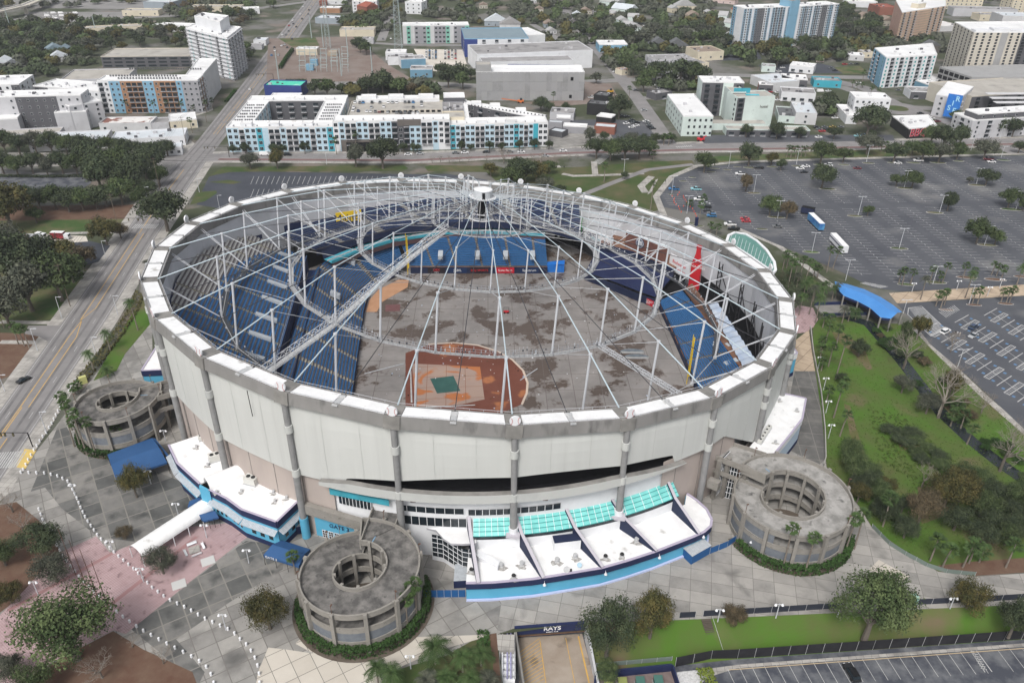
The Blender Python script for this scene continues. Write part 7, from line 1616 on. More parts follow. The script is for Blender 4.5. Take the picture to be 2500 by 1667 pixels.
ser([(570,378,22),(600,376,24),(670,376,24),(692,377,22),(745,376,26),(960,372,22),(985,374,24),(1010,374,22),(1020,372,20),(1128,372,26),(1150,370,18),(1195,371,26),(1225,371,22),(1268,368,24),(1305,366,26),(1340,366,22)],'small street tree before the white apartments, {} from the left','street trees before the apartments','dark',hs=1.2)
ser([(1055,398,22),(1075,396,22),(1097,398,22),(1122,396,20),(1145,396,20),(1188,394,20),(1230,400,46),(1262,396,20),(1300,392,24),(1322,398,30),(1352,390,18),(1388,392,22),(1410,388,14)],'bare pinkish tree along the red-brown lane, {} from the left','bare street trees','bare','bare_tree')
ser([(1455,388,60),(1490,392,60,'mid'),(1525,390,66),(1560,388,60),(1585,380,44,'mid'),(1440,350,40,'grey'),(1475,345,26),(1540,360,40,'grey'),(1570,358,34),(1600,352,30),(1620,350,26,'mid'),(1640,350,26)],'oak in the park clump by the avenue bend, {} from the left','oaks in the park clump')
ser([(1250,455,60,'mid'),(1280,450,70,'dark'),(1310,445,60,'olive'),(1262,430,50,'dark'),(1295,425,40,'mid'),(1330,470,46,'grey'),(1525,438,22,'dark'),(1368,478,30,'dark'),(1340,425,40,'mid')],'bushy tree in the dense thicket behind the far rim, {} from the left','thicket behind the far rim')
ser([(1718,422,56,'mid'),(1827,405,60,'dark'),(1882,404,34,'olive'),(2002,400,60,'mid'),(2057,398,40,'mid'),(2115,378,56,'grey'),(2180,398,52,'dark'),(2250,395,52,'mid'),(2290,398,50,'grey'),(2335,390,40,'mid'),(2400,390,52,'grey'),(2485,375,30,'dark'),(2300,370,60,'dark'),(2270,355,50,'mid'),(2340,360,50,'dark'),(2225,380,40,'mid'),(2125,345,26,'dark'),(2045,380,20,'dark')],'tree on the far edge of the big car park, {} from the left','trees at the far car park edge')
ser([(1820,468,44,'rust'),(1878,528,56,'mid'),(1920,535,46,'rust'),(2005,460,64,'dark'),(2117,528,28,'mid'),(2187,456,34,'mid'),(2225,460,46,'mid'),(2312,516,46,'dark'),(2365,448,16,'grey'),(2405,454,44,'dark'),(2383,595,62,'mid'),(2428,598,38,'mid'),(2460,508,48,'mid'),(2495,515,30,'mid')],'tree on a planted island of the big car park, {} from the left','trees on car park islands')
ser([(1905,425-8,30,'dark')],'small dark oak at the head of a parking row, {} of one','small oak')
ser([(1510,290,64,'dark'),(1560,195,40),(1585,205,44,'mid'),(1545,185,40),(1600,200,50),(1570,225,44,'mid'),(1620,190,44),(1660,205,60),(1690,208,56,'mid'),(1715,200,40),(1525,175,44,'mid'),(1455,205,30,'grey'),(1320,272,40),(1340,275,30),(1380,272,24),(2115,335,76),(2135,318,60),(2010,275,42),(2022,258,34),(1830,165,30),(1895,165,50,'mid'),(1880,140,44,'olive'),(2330,300,30,'mid'),(2358,305,20),(1820,335,34),(1895,340,44),(1950,338,30),(2035,340,34),(2430,330,50),(2470,335,40),(2400,315,36,'mid'),(2310,268,24,'rust'),(2135,72,30),(1095,215,50),(1130,218,44,'mid'),(1080,190,40),(1120,200,50),(1150,195,30),(770,235,40),(800,238,44,'mid'),(835,232,30),(900,232,50),(935,228,60),(975,232,44,'mid'),(890,215,24,'olive'),(1005,232,30,'rust'),(1030,228,20,'rust'),(880,130,36),(895,135,34,'mid'),(870,118,24)],'tree among the town buildings, {} from the left','trees among the town buildings')
def woods(poly,n,w0,w1,kinds,fmt,grp,seed,gap=.72,nm='oak_tree',hs=.95):
 r=random.Random(seed);P=[(g(*q).x,g(*q).y)for q in poly];us=[q[0]for q in poly];vs=[q[1]for q in poly];L=[];tries=0
 while len(L)<n and tries<n*60:
  tries+=1;u,v=r.uniform(min(us),max(us)),r.uniform(min(vs),max(vs))
  if not inpoly((u,v),poly):continue
  p=g(u,v);R=r.uniform(w0,w1)
  if any((p.x-x)**2+(p.y-y)**2<((R+q)*gap)**2 for x,y,q in TREES):continue
  if any(inpoly((p.x+a*R*.7,p.y+b*R*.7),f)for f in FOOT for a,b in((0,0),(1,0),(-1,0),(0,1),(0,-1))):continue
  x0,x1=xat(AVL,p.y),xat(AVR,p.y)
  if x0-R<p.x<x1+R:continue
  L.append(tree(p,R,r.choice(kinds),'',None,hs,nm))
 series(L,fmt,grp);return L
DK=['dark','dark','mid','grey']
fc=MB();r=random.Random(5)
def far(poly,n,R0,R1):
 k=0;tries=0;us=[q[0]for q in poly];vs=[q[1]for q in poly]
 while k<n and tries<n*20:
  tries+=1;u,v=r.uniform(min(us),max(us)),r.uniform(min(vs),max(vs))
  if not inpoly((u,v),poly):continue
  p=g(u,v);R=r.uniform(R0,R1)
  if any((p.x-x)**2+(p.y-y)**2<((R+q)*.6)**2 for x,y,q in TREES):continue
  if any(inpoly((p.x+a*R*.6,p.y+b*R*.6),f)for f in FOOT for a,b in((0,0),(1,0),(-1,0),(0,1),(0,-1))):continue
  x0,x1=xat(AVL,p.y),xat(AVR,p.y)
  if x0-R<p.x<x1+R:continue
  TREES.append((p.x,p.y,R));k+=1;mt=LM[r.choice(DK+['olive','grey'])]
  vs_=[];fs_=[]
  for i in range(170):
   d=Vector((r.gauss(0,1),r.gauss(0,1),abs(r.gauss(0,.8)))).normalized();q=Vector((p.x,p.y,R*.45))+Vector((d.x*R,d.y*R,d.z*R*.85))*r.uniform(.62,1.05)*(1+.22*math.sin(5*d.x+k)*math.cos(4*d.y+k*2));s=R*r.uniform(.11,.22)
   nn=(d+Vector((r.gauss(0,.5),)*3)).normalized();x=nn.orthogonal().normalized()*s;y=nn.cross(x)*.8;o=len(vs_);vs_+=[q-x-y,q+x-y,q+x+y,q-x+y];fs_.append((o,o+1,o+2,o+3))
  fc.add(vs_,fs_,mt)
woods([(-20,68),(200,60),(390,72),(385,85),(230,95),(230,150),(60,160),(-20,140)],62,5,8.5,DK+['olive'],'dense oak in the wood west of the white tower, {} from the left','oaks of the western wood',11,.62)
woods([(230,88),(455,85),(470,120),(250,132)],22,4.5,7.5,DK+['olive'],'oak behind the beige parking garage, {} from the left','oaks behind the garage',12,.62)
woods([(380,18),(600,5),(720,-2),(690,20),(560,90),(500,60)],22,4.5,8,DK+['rust'],'tree along the upper avenue edge near the top, {} from the left','trees by the upper avenue',13)
woods([(575,125),(620,115),(605,185),(590,180)],6,4,6,DK,'street tree right of the white tower, {} from the left','street trees by the tower',14)
woods([(1410,85),(1750,78),(1800,100),(1780,120),(1480,118),(1440,108)],26,5,9,DK,'oak between the grey office and the terrace houses, {} from the left','oaks before the terrace houses',15,.64)
woods([(2040,30),(2170,65),(2180,100),(2060,112),(2035,60)],24,5,9,DK,'oak in the wood between the striped slabs and the salmon tower, {} from the left','oaks between the towers',16,.62)
woods([(1850,118),(2030,110),(2050,128),(1900,150)],13,5,8,DK,'oak at the foot of the striped slabs, {} from the left','oaks below the slabs',17,.64)
for nm_,q,n_ in[('a',[(820,-30),(1700,-30),(1780,70),(1420,82),(1350,75),(1160,60),(1000,40),(930,62),(850,55)],330),('b',[(1780,-40),(2600,-40),(2560,12),(2150,22),(2040,60),(1990,20)],120),('c',[(-50,-30),(700,-30),(560,5),(-50,30)],90),('d',[(2150,90),(2300,100),(2280,130),(2150,130)],24),('e',[(-20,60),(420,62),(420,90),(230,100),(230,160),(-20,168)],150),('f',[(380,10),(620,0),(600,60),(560,110),(430,50)],60),('g',[(1400,85),(1800,80),(1850,150),(1560,130)],70),('h',[(1840,118),(2060,60),(2180,90),(2180,140),(1900,160)],70),('i',[(830,60),(980,40),(980,70),(850,95)],20),('k',[(1460,150),(1560,150),(1570,175),(1530,190),(1480,165)],14),('l',[(1600,195),(1700,200),(1760,215),(1620,225)],16),('m',[(1900,150),(2060,125),(2110,135),(1960,150)],12),('n',[(1990,262),(2060,262),(2060,282),(1990,285)],6),('o',[(0,175),(110,165),(130,190),(0,200)],14),('p',[(880,205),(1050,212),(1060,236),(860,234)],20),('q',[(560,120),(600,120),(590,190),(575,190)],8),('r',[(2340,118),(2280,112),(2170,125),(2230,150)],16),('j',[(1180,100),(1460,85),(1560,130),(1480,160),(1450,120)],30)]:far(q,n_,3.8,7.6)
kind(fc.build('distant_canopy'),'stuff','distant tree canopy over the far neighbourhoods at the top')
def palmproto(kd,var):
 r=random.Random(var+5);mb=MB();mt=LM['palm']if kd!='date' else LM['grey' if var%2 else 'palm']
 nf=26 if kd=='fan' else 34
 for i in range(nf):
  a=i*2.39996;el=r.uniform(-.75,1.25)if kd=='fan' else r.uniform(-.5,1.2);L=r.uniform(.85,1.1)
  d=Vector((math.cos(a)*math.cos(el),math.sin(a)*math.cos(el),math.sin(el)));s=Vector((-math.sin(a),math.cos(a),0))
  if kd=='fan':
   b=d*L*.45;mb.beam((0,0,0),b,.02,.02,mt)
   for j in range(-4,5):
    e=(d+s*j*.22).normalized()*L*.62;e2=b+e;e2.z-=.10+abs(j)*.02;w=s*.05;mb.add([b-w*.4,b+w*.4,(b+e2)/2+w+Vector((0,0,.03)),e2,(b+e2)/2-w+Vector((0,0,.03))],[(0,1,2,3,4)],mt)
  else:
   P=[d*L*t*1.0+Vector((0,0,-.55*t*t))for t in(0,.25,.5,.75,1)]
   for p,q in zip(P,P[1:]):
    mb.beam(p,q,.02,.02,mt)
    for k in range(3):
     c_=p.lerp(q,k/3)
     for sg in(-1,1):tip=c_+s*sg*.26+(q-p)*.7+Vector((0,0,-.08));w=(q-p)*.18;mb.add([c_-w*.5,c_+w*.5,tip],[(0,1,2)],mt)
 return mb.build('fronds').data
PALMD={}
def palm(p,h,cr,kd='fan',label='',nm='palm_tree'):
 r=random.Random(int(p.x*13+p.y*7));v=r.randrange(3);k=(kd,v)
 if k not in PALMD:
  PALMD[k]=palmproto(kd,v);
  for o in[o for o in COL.objects if o.data is PALMD[k]]:bpy.data.objects.remove(o)
 t=thing(nm,label,'palm',p,r.uniform(0,6));o=bpy.data.objects.new('fronds',PALMD[k]);COL.objects.link(o);o.parent=t;lx,ly=r.gauss(0,.03)*h,r.gauss(0,.03)*h
 o.location=(lx,ly,h);o.scale=(cr,cr,cr);tr=MB();tr.tube([(0,0,0),(lx*.3,ly*.3,h*.5),(lx,ly,h)],[.26,.19,.17],BARKP,8);tr.build('trunk',t);return t
def pser(lst,fmt,grp,cr=1.9,kd='fan',z=0):
 L=[]
 for a in lst:
  p=g(a[0],a[1],z);L.append(palm(p,htop(p,a[2]),cr,kd))
 series(L,fmt,grp)
pser([(200,1100,1028),(212,1108,1010),(236,1114,1030),(182,1090,985),(176,1050,968),(185,965,945),(195,958,940),(165,1000,975),(298,1095,1047)],'fan palm around the left spiral ramp, {} from the left','palms around the left ramp',2.)
pser([(722,1400,1354),(996,1540,1462),(1018,1512,1422),(1008,1520,1440)],'fan palm around the near spiral ramp, {} from the left','palms around the near ramp',1.9)
pser([(1910,1390,1287),(1964,1402,1307),(2062,1350,1268),(2085,1340,1255)],'fan palm around the right spiral ramp, {} from the left','palms around the right ramp',2.)
pser([(337,806,735),(356,640,655),(270,855,810),(230,905,860),(264,920,900)],'date palm along the green wedge by the avenue, {} from the left','palms on the green wedge',2.6,'date')
pser([(1063,1620,1580)],'big feathery date palm in the lower garden, {} and only one','lower garden palm',4.3,'date')
pser([(1130,1640,1600),(1175,1625,1590),(1090,1690,1650),(1150,1690,1650),(1195,1690,1655),(960,1690,1640),(925,1680,1630),(1045,1700,1655)],'low shaggy palm in the garden left of the pipe pit, {} from the left','low garden palms',3.2,'date')
pser([(2005,905,880),(2022,895,845),(2040,925,830),(2002,860,830),(2035,1020,942),(2060,945,930),(2016,985,950),(2050,1065,1010),(2070,1130,1100),(2008,800,770),(2025,800,775),(2014,840,800),(2040,850,800),(2000,880,850)],'palm on the park side of the black walkway, {} from the left','palms by the walkway',2.)
pser([(2270,1370,1320),(2300,1385,1340),(2350,1385,1335),(2365,1375,1325),(2390,1372,1345),(2455,1385,1330),(2155,1285,1215),(2190,1280,1275),(2320,1040,1010),(2360,1085,1045),(2330,1010,985),(2345,1045,1010)],'palm in the lower right of the park, {} from the left','palms in the lower park',2.3)
pser([(1910,660,620),(1920,655,620),(1928,680,625),(1938,690,640),(1950,690,632),(1962,700,640),(1924,700,640),(1985,678,650),(1995,680,652),(2018,665,610),(2032,660,608)],'fan palm along the kerb beyond the upper right rim, {} from the left','palms by the upper right kerb',2.)
pser([(1950,770,720),(1975,768,700),(1990,790,724),(1938,765,735),(1960,730,690),(1985,735,695),(2010,720,690),(2030,735,700),(2040,728,695),(2000,742,705),(1970,720,680),(1945,700,670),(2055,790,752),(2070,785,755),(2088,780,758)],'palm in the dark thicket by the footbridge, {} from the left','palms by the footbridge',2.5,'date')
pser([(2194,692,665),(2202,697,660),(2222,695,663),(2270,688,655),(2300,692,648),(2292,690,670),(2350,680,648),(2375,682,660),(2420,672,645),(2432,675,650),(2445,678,655),(2284,748,718),(2296,752,714),(2305,745,712),(2373,742,712),(2385,745,708),(2443,738,710),(2456,740,710),(2464,738,706),(2498,670,640)],'fan palm on the islands along the promenade, {} from the left','palms along the promenade',1.9)
pser([(2247,732,678),(2356,728,665),(2480,700,650)],'tall lone palm standing in the promenade paving, {} from the left','palms in the promenade',2.4,'date')
pser([(1588,512,448),(1705,545,500),(1684,505,495),(1718,490,482),(1735,570,550),(1748,575,552),(1475,445,405),(1595,390,375),(1920,385,360),(1930,386,362),(1942,385,362),(1955,384,362),(1965,383,362),(2150,372,352),(2160,374,352),(1350,268,230),(1535,250,215),(1635,225,208),(2122,250,215),(2140,250,218),(2105,200,175),(2140,205,188),(2080,215,200),(2090,225,205),(2105,215,205),(870,372,328),(822,378,342),(470,325,292),(1620,355,332),(1632,356,330)],'palm beyond the ballpark between town and car park, {} from the left','palms beyond the ballpark',2.2)
pser([(45,840,795),(60,845,800),(72,850,805),(308,495,445),(250,280,250),(310,280,250),(380,282,250),(415,282,250),(448,282,252),(475,280,262),(505,275,250),(520,265,245)],'palm on the west side of the avenue, {} from the left','palms west of the avenue',2.1)
ser([(2095,870,46,'dark'),(2050,935,30,'dark'),(2200,960,50,'grey'),(2260,1010,60,'grey')],'small rounded tree on the park lawn, {} from the left','trees on the park lawn')
ser([(2205,900,90,'bare'),(2290,1020,130,'bare'),(2440,1150,120,'bare'),(2320,860,50,'bare'),(2395,1010,50,'bare'),(2300,1250,100,'olive'),(2240,1280,80,'rust'),(2250,1190,60,'bare'),(2340,1225,70,'olive')],'thin pale or rusty tree along the creek, {} from the left','thin creek trees',None,'bare_tree',1.3)
woods([(2160,1030),(2240,1060),(2330,1150),(2300,1180),(2230,1120),(2170,1070)],9,2.5,4,['dark','mid'],'low dark bush in the park hollow, {} from the left','bushes in the hollow',21,.5,'bush',.5)
woods([(2040,1130),(2080,1110),(2200,1250),(2240,1330),(2180,1310),(2120,1260),(2060,1190)],14,3,5,['dark','mid','mid','olive'],'bushy tree between the right spiral ramp and the park, {} from the left','bushy trees by the right ramp',22,.55,'broadleaf_tree',1.)
woods([(2320,1180),(2480,1200),(2620,1260),(2620,1340),(2450,1340),(2330,1310),(2300,1240)],16,4,6,['dark','mid','mid','dark'],'dense tree of the grove at the lower right of the park, {} from the left','grove in the lower park',23,.55,'broadleaf_tree',.9)
woods([(2100,780),(2160,800),(2330,960),(2520,1140),(2500,1180),(2300,1020),(2150,850)],26,1.6,2.8,['hedge','mid','rust','hedge','dark'],'waterside bush on the creek bank, {} from the left','bushes on the creek bank',24,.5,'bush',.6)
ser([(2315,1010-40,50,'olive'),(2237,870-40,46,'olive'),(2205,840,40,'mid')],'yellowing tree between creek and accessible bays, {} from the left','yellowing creek trees',None,'broadleaf_tree',1.5)
def hedge(label,pts,w,h,mt='hedge',nm='hedge',dens=26):
 r=random.Random(int(pts[0].x*9));vs=[];fs=[]
 o0=pts[0]
 for a,b in zip(pts,pts[1:]):
  L=(b-a).length;n_=Vector((-(b-a).y,(b-a).x,0)).normalized()
  for i in range(int(L*dens*(w+h)*.5)):
   t=r.random();y=r.uniform(-1,1);z=r.random();
   if r.random()<.5:z=1
   else:y=r.choice((-1,1))
   p=a.lerp(b,t)+n_*y*w/2*(1+.15*math.sin(t*40))+Vector((0,0,h*z*(1+.1*math.sin(t*31+y))))-o0;nn=Vector((r.gauss(0,.6),r.gauss(0,.6),1 if z==1 else.2)).normalized();x=nn.orthogonal().normalized()*.24;y_=nn.cross(x)*.8;o=len(vs);vs+=[p-x-y_,p+x-y_,p+x+y_,p-x+y_];fs.append((o,o+1,o+2,o+3))
 mb=MB().add(vs,fs,LM[mt])
 o=mb.build(nm,loc=o0);tag(o,label,'hedge');return o
def arcp(c,R,a0,a1,n=16):return[Vector((c[0]+R*math.cos(R2(a0+(a1-a0)*i/n)),c[1]+R*math.sin(R2(a0+(a1-a0)*i/n)),0))for i in range(n+1)]
hedge('clipped green hedge curving round the foot of the near spiral ramp',arcp((-34.3,129.3),15.,185,385),1.5,2.6)
hedge('clipped green hedge curving round the foot of the left spiral ramp',arcp((-118,195),13.6,185,300),1.2,2.2)
hedge('clipped green hedge curving round the foot of the right spiral ramp',arcp((73.1,155.8),16.,205,345),1.6,2.4)
hedge('yellow-green shrub strip along the avenue beside the bright lawn wedge',[g(195,935),g(240,880),g(290,815),g(325,760),g(345,710)],3.6,.9,'olive','shrub_strip',12)
hedge('clipped hedge along the substation fence by the avenue',[g(684,170),g(700,145),g(715,125)],2,3.)
hedge('low green hedge on the verge below the substation, left part',[g(698,198),g(748,198)],2,1.2);hedge('low green hedge on the verge below the substation, right part',[g(760,198),g(806,198)],2,1.2)
hedge('dark clipped hedge along the west side street',[g(0,432),g(110,434),g(215,432)],1.6,1.2,'dark')
hedge('clipped hedge strip beside the avenue before the orange-panelled block',[g(552,250),g(575,222)],2,1.2)
hedge('square clipped hedge in the garden left of the pipe pit',[g(1165,1560),g(1195,1560)],3.4,.8)
hedge('yellow-green clipped mound at the edge of the lower car park',[g(1705,1665,LOW),g(1745,1662,LOW)],4.5,1.6,'lime','shrub_mound')
kind(MB().sheet([(g(u,v).x,g(u,v).y)for u,v in[(960,1640),(1000,1625),(1090,1600),(1150,1565),(1200,1550),(1212,1700),(900,1720)]],.085,GRASS).build('garden_lawn'))
kind(MB().sheet([(g(u,v).x,g(u,v).y)for u,v in[(1195,1548),(1212,1545),(1226,1700),(1212,1700)]],.1,MULCH).build('mulch_strip'))
hedge('dark thicket of low shrubs by the navy bridge wall',[g(1905,668),g(1935,700),(g(1960,735))],7,2.2,'dark','shrub_bed',8)
gm=MB();r=random.Random(3);vs=[];fs=[]
for i in range(9000):
 t=r.random();u=2000+500*r.random();v=790+560*r.random()
 if not inpoly((u,v),PK):continue
 p=g(u,v,.05);s=r.uniform(.15,.4)*(1.8 if inpoly((u,v),[(2120,1000),(2200,1010),(2400,1180),(2330,1260),(2150,1120)])else.8);a=r.uniform(0,3.14);x=Vector((math.cos(a),math.sin(a),0))*s;o=len(vs);vs+=[p-x,p+x,p+x*.4+Vector((0,0,s*.9)),p-x*.6+Vector((0,0,s*.7))];fs.append((o,o+1,o+2,o+3))
gm.add(vs,fs,leafm('tuft_green',(.06,.12,.02),(.12,.14,.04)));kind(gm.build('grass_tufts'),'stuff','rough grass tufts over the park lawn')
CARC={'white':(.72,.72,.72),'black':(.015,.015,.017),'silver':(.38,.39,.40),'grey':(.14,.145,.15),'red':(.38,.02,.03),'blue':(.03,.16,.36),'maroon':(.14,.02,.03),'navy':(.03,.05,.10),'aqua':(.25,.50,.55),'yellow':(.6,.4,.05)}
TYRE=mat('tyre',(.02,.02,.02),.9)
CM={}
def carmesh(ty,c):
 if(ty,c)in CM:return CM[ty,c]
 pt_=mat('car_paint_'+c,CARC[c],.28,spec=.6);L,Wd={'car':(4.6,1.85),'suv':(4.8,1.95),'pickup':(5.8,2.),'van':(5.6,2.05)}[ty]
 prof={'car':[(-1,.3),(1,.3),(1,.62),(.92,.78),(.42,.86),(-.62,.92),(-.96,.88),(-1,.7)],'suv':[(-1,.35),(1,.35),(1,.75),(.9,.95),(.45,1.02),(-.94,1.05),(-1,.8)],'pickup':[(-1,.45),(1,.45),(1,.9),(.9,1.08),(.5,1.12),(-.98,1.12),(-1,.9)],'van':[(-1,.35),(1,.35),(1,.8),(.88,1.1),(-1,1.15)]}[ty]
 cab={'car':(-.62,-.38,.1,.42,.9,1.42),'suv':(-.92,-.78,.18,.46,1.03,1.72),'pickup':(-.22,-.16,.28,.5,1.1,1.85),'van':(-.98,-.95,.62,.85,1.12,2.2)}[ty]
 b=MB();n=len(prof);A=[(x*L/2,-Wd/2,z)for x,z in prof];B_=[(x*L/2,Wd/2,z)for x,z in prof];b.add(A+B_,[tuple(range(n)),tuple(range(n,2*n))[::-1]]+[(i,n+i,n+(i+1)%n,(i+1)%n)for i in range(n)],pt_)
 if ty=='pickup':b.obox((-L*.48,-Wd*.42,1.125),(L*.34,0,0),(0,Wd*.84,0),(0,0,.02),TYRE)
 x0,x1,x2,x3,z0,z1=cab;w0,w1=Wd*.47,Wd*.38;h=L/2;c_=MB();V=[(x0*h,-w0,z0),(x3*h,-w0,z0),(x3*h,w0,z0),(x0*h,w0,z0),(x1*h,-w1,z1),(x2*h,-w1,z1),(x2*h,w1,z1),(x1*h,w1,z1)]
 c_.add(V,[(0,1,5,4),(1,2,6,5),(2,3,7,6),(3,0,4,7)],GLASS if ty!='van' else pt_);c_.add([(x,y,z+.02)for x,y,z in V[4:]],[(0,1,2,3)],pt_)
 w=MB().tube([(0,-.11,0),(0,.11,0)],.34,TYRE,12);l=MB().box((0,0,0),.06,.35,.14,WHITE)
 o=[m.build('x')for m in(b,c_,w,l)];CM[ty,c]=([q.data for q in o],L,Wd);[bpy.data.objects.remove(q)for q in o];return CM[ty,c]
def car(u,v,c,ty='car',hd=0.,z=.07,far_=False):
 (bm,cm,wm,lm),L,Wd=carmesh(ty,c);p=g(u,v,z)if not isinstance(u,Vector)else u
 t=thing({'car':'parked_car','suv':'parked_suv','pickup':'pickup_truck','van':'van'}[ty],'',{'car':'car','suv':'car','pickup':'pickup','van':'van'}[ty],p,R2(hd));parts=[('body',bm,(0,0,0)),('cabin',cm,(0,0,0))]
 if not far_:parts+=[('wheel',wm,(s*L*.31,q*(Wd/2-.08),.34))for s in(-1,1)for q in(-1,1)]+[('headlight',lm,(L/2,q*.6,.6 if ty=='car' else.8))for q in(-1,1)]
 for nm,me,lo in parts:o=bpy.data.objects.new(nm,me);COL.objects.link(o);o.parent=t;o.location=lo
 return t
CCODE={'w':'white','k':'black','s':'silver','g':'grey','r':'red','b':'blue','m':'maroon','n':'navy','a':'aqua','y':'yellow'}
def cars(lst,where,grp,hd=0.,z=.07,far_=False,s=1.,ox=0,oy=0):
 by={}
 for a in lst:
  c=CCODE[a[2][0]];ty={'':'car','s':'suv','p':'pickup','v':'van'}[a[2][1:]];t=car(ox+a[0]/s,oy+a[1]/s,c,ty,(a[3]if len(a)>3 else hd),z,far_);by.setdefault((c,ty),[]).append(t)
 for(c,ty),L in by.items():
  f='%s %s %s'%(c,ty if ty!='car' else 'car',where)
  if len(L)==1:L[0]['label']=f;L[0]['group']=grp
  else:series(L,f+', {} of its colour from the left',grp)
cars([(1852,412,'kp'),(1807,427,'wp'),(1953,413,'w'),(1967,408,'w'),(1962,422,'k'),(2011,411,'ks'),(2022,405,'ws'),(2092,413,'m'),(2191,400,'w'),(2241,394,'wp'),(2412,391,'mp'),(2420,397,'w'),(1645,464,'bp'),(1699,464,'ap'),(1707,489,'wp'),(1723,500,'s'),(1725,507,'ks'),(1727,516,'k'),(1737,522,'g'),(1737,529,'bs'),(1818,536,'r'),(1821,542,'r'),(1782,550,'wp'),(1791,561,'kp'),(1898,555,'g')],'parked in the big car park','cars in the big car park',175)
cars([(2307,812,'ws',36),(2376,801,'ns',36),(2375,822,'s',216)],'standing among the blue-marked accessible bays','cars in the accessible bays')
cars([(59,930,'k',62)],'driving alone on the near part of the wide avenue','cars on the avenue')
cars([(2078,1645,'ks',100)],'parked across the white stall lines of the lower car park','cars in the lower car park',z=LOW+.06)
cars([(235,395,'k'),(295,380,'w'),(320,372,'s'),(340,395,'k'),(240,418,'w'),(212,458,'b'),(268,457,'s'),(300,290,'w'),(330,290,'g'),(352,260,'g'),(380,325,'k'),(390,200,'k'),(415,225,'k'),(385,170,'w'),(445,120,'w'),(462,160,'k'),(512,122,'g'),(517,87,'k'),(472,58,'w'),(535,60,'s'),(490,8,'k'),(35,735,'w'),(355,215,'r')],'on the avenue near the top','cars on the far avenue',99,.09,False,3.357,600)
cars([(895,845,'w'),(935,847,'g'),(963,845,'b'),(1035,845,'k'),(1100,845,'g'),(1168,845,'w'),(1203,845,'s'),(1237,845,'w'),(1305,843,'g'),(1338,843,'k'),(1372,843,'b'),(1440,843,'g'),(885,885,'w'),(1030,885,'s'),(1130,880,'w'),(1372,885,'g'),(1442,870,'w'),(880,912,'w'),(922,915,'n'),(992,917,'w'),(1022,917,'w'),(1062,920,'g'),(1095,920,'m'),(1163,925,'s'),(1237,928,'g'),(1272,930,'k'),(1305,930,'g'),(1338,932,'k'),(1372,932,'w'),(1410,932,'w')],'on the white apartments\' roof','cars on the apartment roof',97,14.25,False,3.357,600)
cars([(1332,1272,'w'),(1430,1265,'s'),(1722,1260,'g'),(1795,1257,'w'),(1972,1252,'k'),(2165,1250,'g'),(2258,1252,'w'),(345,1275,'ks'),(155,1272,'wv'),(2602,1243,'w'),(2455,1285,'s')],'along the street before the white apartments','cars before the apartments',5,.09,False,3.357,600)
cars([(1105,1018,'w'),(1150,990,'k'),(1185,1035,'w'),(1145,1005,'k'),(1150,1048,'w'),(1265,1000,'w'),(1290,1030,'g'),(1300,1045,'k'),(1320,1060,'k'),(1070,958,'k'),(1108,962,'k'),(1165,1012,'g'),(1190,1010,'k'),(1280,1012,'g'),(1350,690,'w'),(1360,705,'w'),(1375,720,'w'),(1378,735,'s'),(1385,745,'w'),(1180,745,'g'),(820,805,'wp'),(1015,593,'w'),(1250,910,'s'),(1235,205,'k'),(1260,215,'w'),(1320,230,'w'),(1245,240,'r'),(1265,250,'w')],'around the market yard','cars around the market yard',20,.09,False,3.357,1200)
cars([(650+i*22,1048+(i%3)*16,c)for i,c in enumerate(('k','g','r','g','k','k','y','g','k','g'))]+[(665,1130,'w'),(985,1120,'a'),(1040,1115,'b'),(415,1050,'a'),(330,825,'w'),(265,760,'r'),(330,762,'w'),(300,788,'g'),(555,860,'b'),(600,860,'r'),(680,755,'wv'),(745,752,'w'),(740,945,'k'),(800,972,'w'),(830,507,'k'),(880,532,'r'),(930,530,'g'),(980,530,'k'),(770,565,'g'),(800,582,'k'),(995,685,'w'),(1200,845,'w'),(1320,745,'g'),(1500,935,'k'),(1590,975,'w'),(1640,1000,'m'),(1800,1080,'r'),(1850,1105,'w'),(340,590,'w'),(370,560,'w'),(5,450,'w'),(220,450,'w'),(820,360,'w'),(860,375,'r'),(900,360,'k'),(940,380,'w'),(1340,370,'r'),(1400,375,'w'),(1100,270,'g')],'in the upper right town','cars in the upper right streets',10,.1,True,3.357,1800)
cars([(1480+26*(i%4),420+(i//4)*13,'wgskwb'[(i*5)%6])for i in range(24)]+[(1635+28*(i%4),420+(i//4)*13,'wskgwr'[(i*7)%6])for i in range(24)]+[(1555,560,'ks'),(1725,540,'wp'),(1125,325,'g'),(1190,320,'w'),(500,700,'w'),(595,705,'ks'),(710,705,'k'),(790,703,'k'),(945,692,'g')],'behind the blank concrete hall','cars behind the blank hall',95,.08,True,3.357,600)
cars([(380+60*(i%5)+i//5*8,115+(i//5)*22,'ww'[i%2]+('v' if i%3 else ''))for i in range(20)]+[(960,430,'k'),(1210,412,'g'),(1285,412,'w'),(1440,405,'w'),(735,585,'gs'),(820,607,'g'),(955,590,'w'),(985,567,'k'),(915,552,'k'),(940,955,'k'),(1135,955,'g'),(1855,685,'w'),(1090,130,'k'),(1130,130,'w')][:0],'in the upper left yard','vehicles in the upper left yard',15,.09,True,3.357,0)
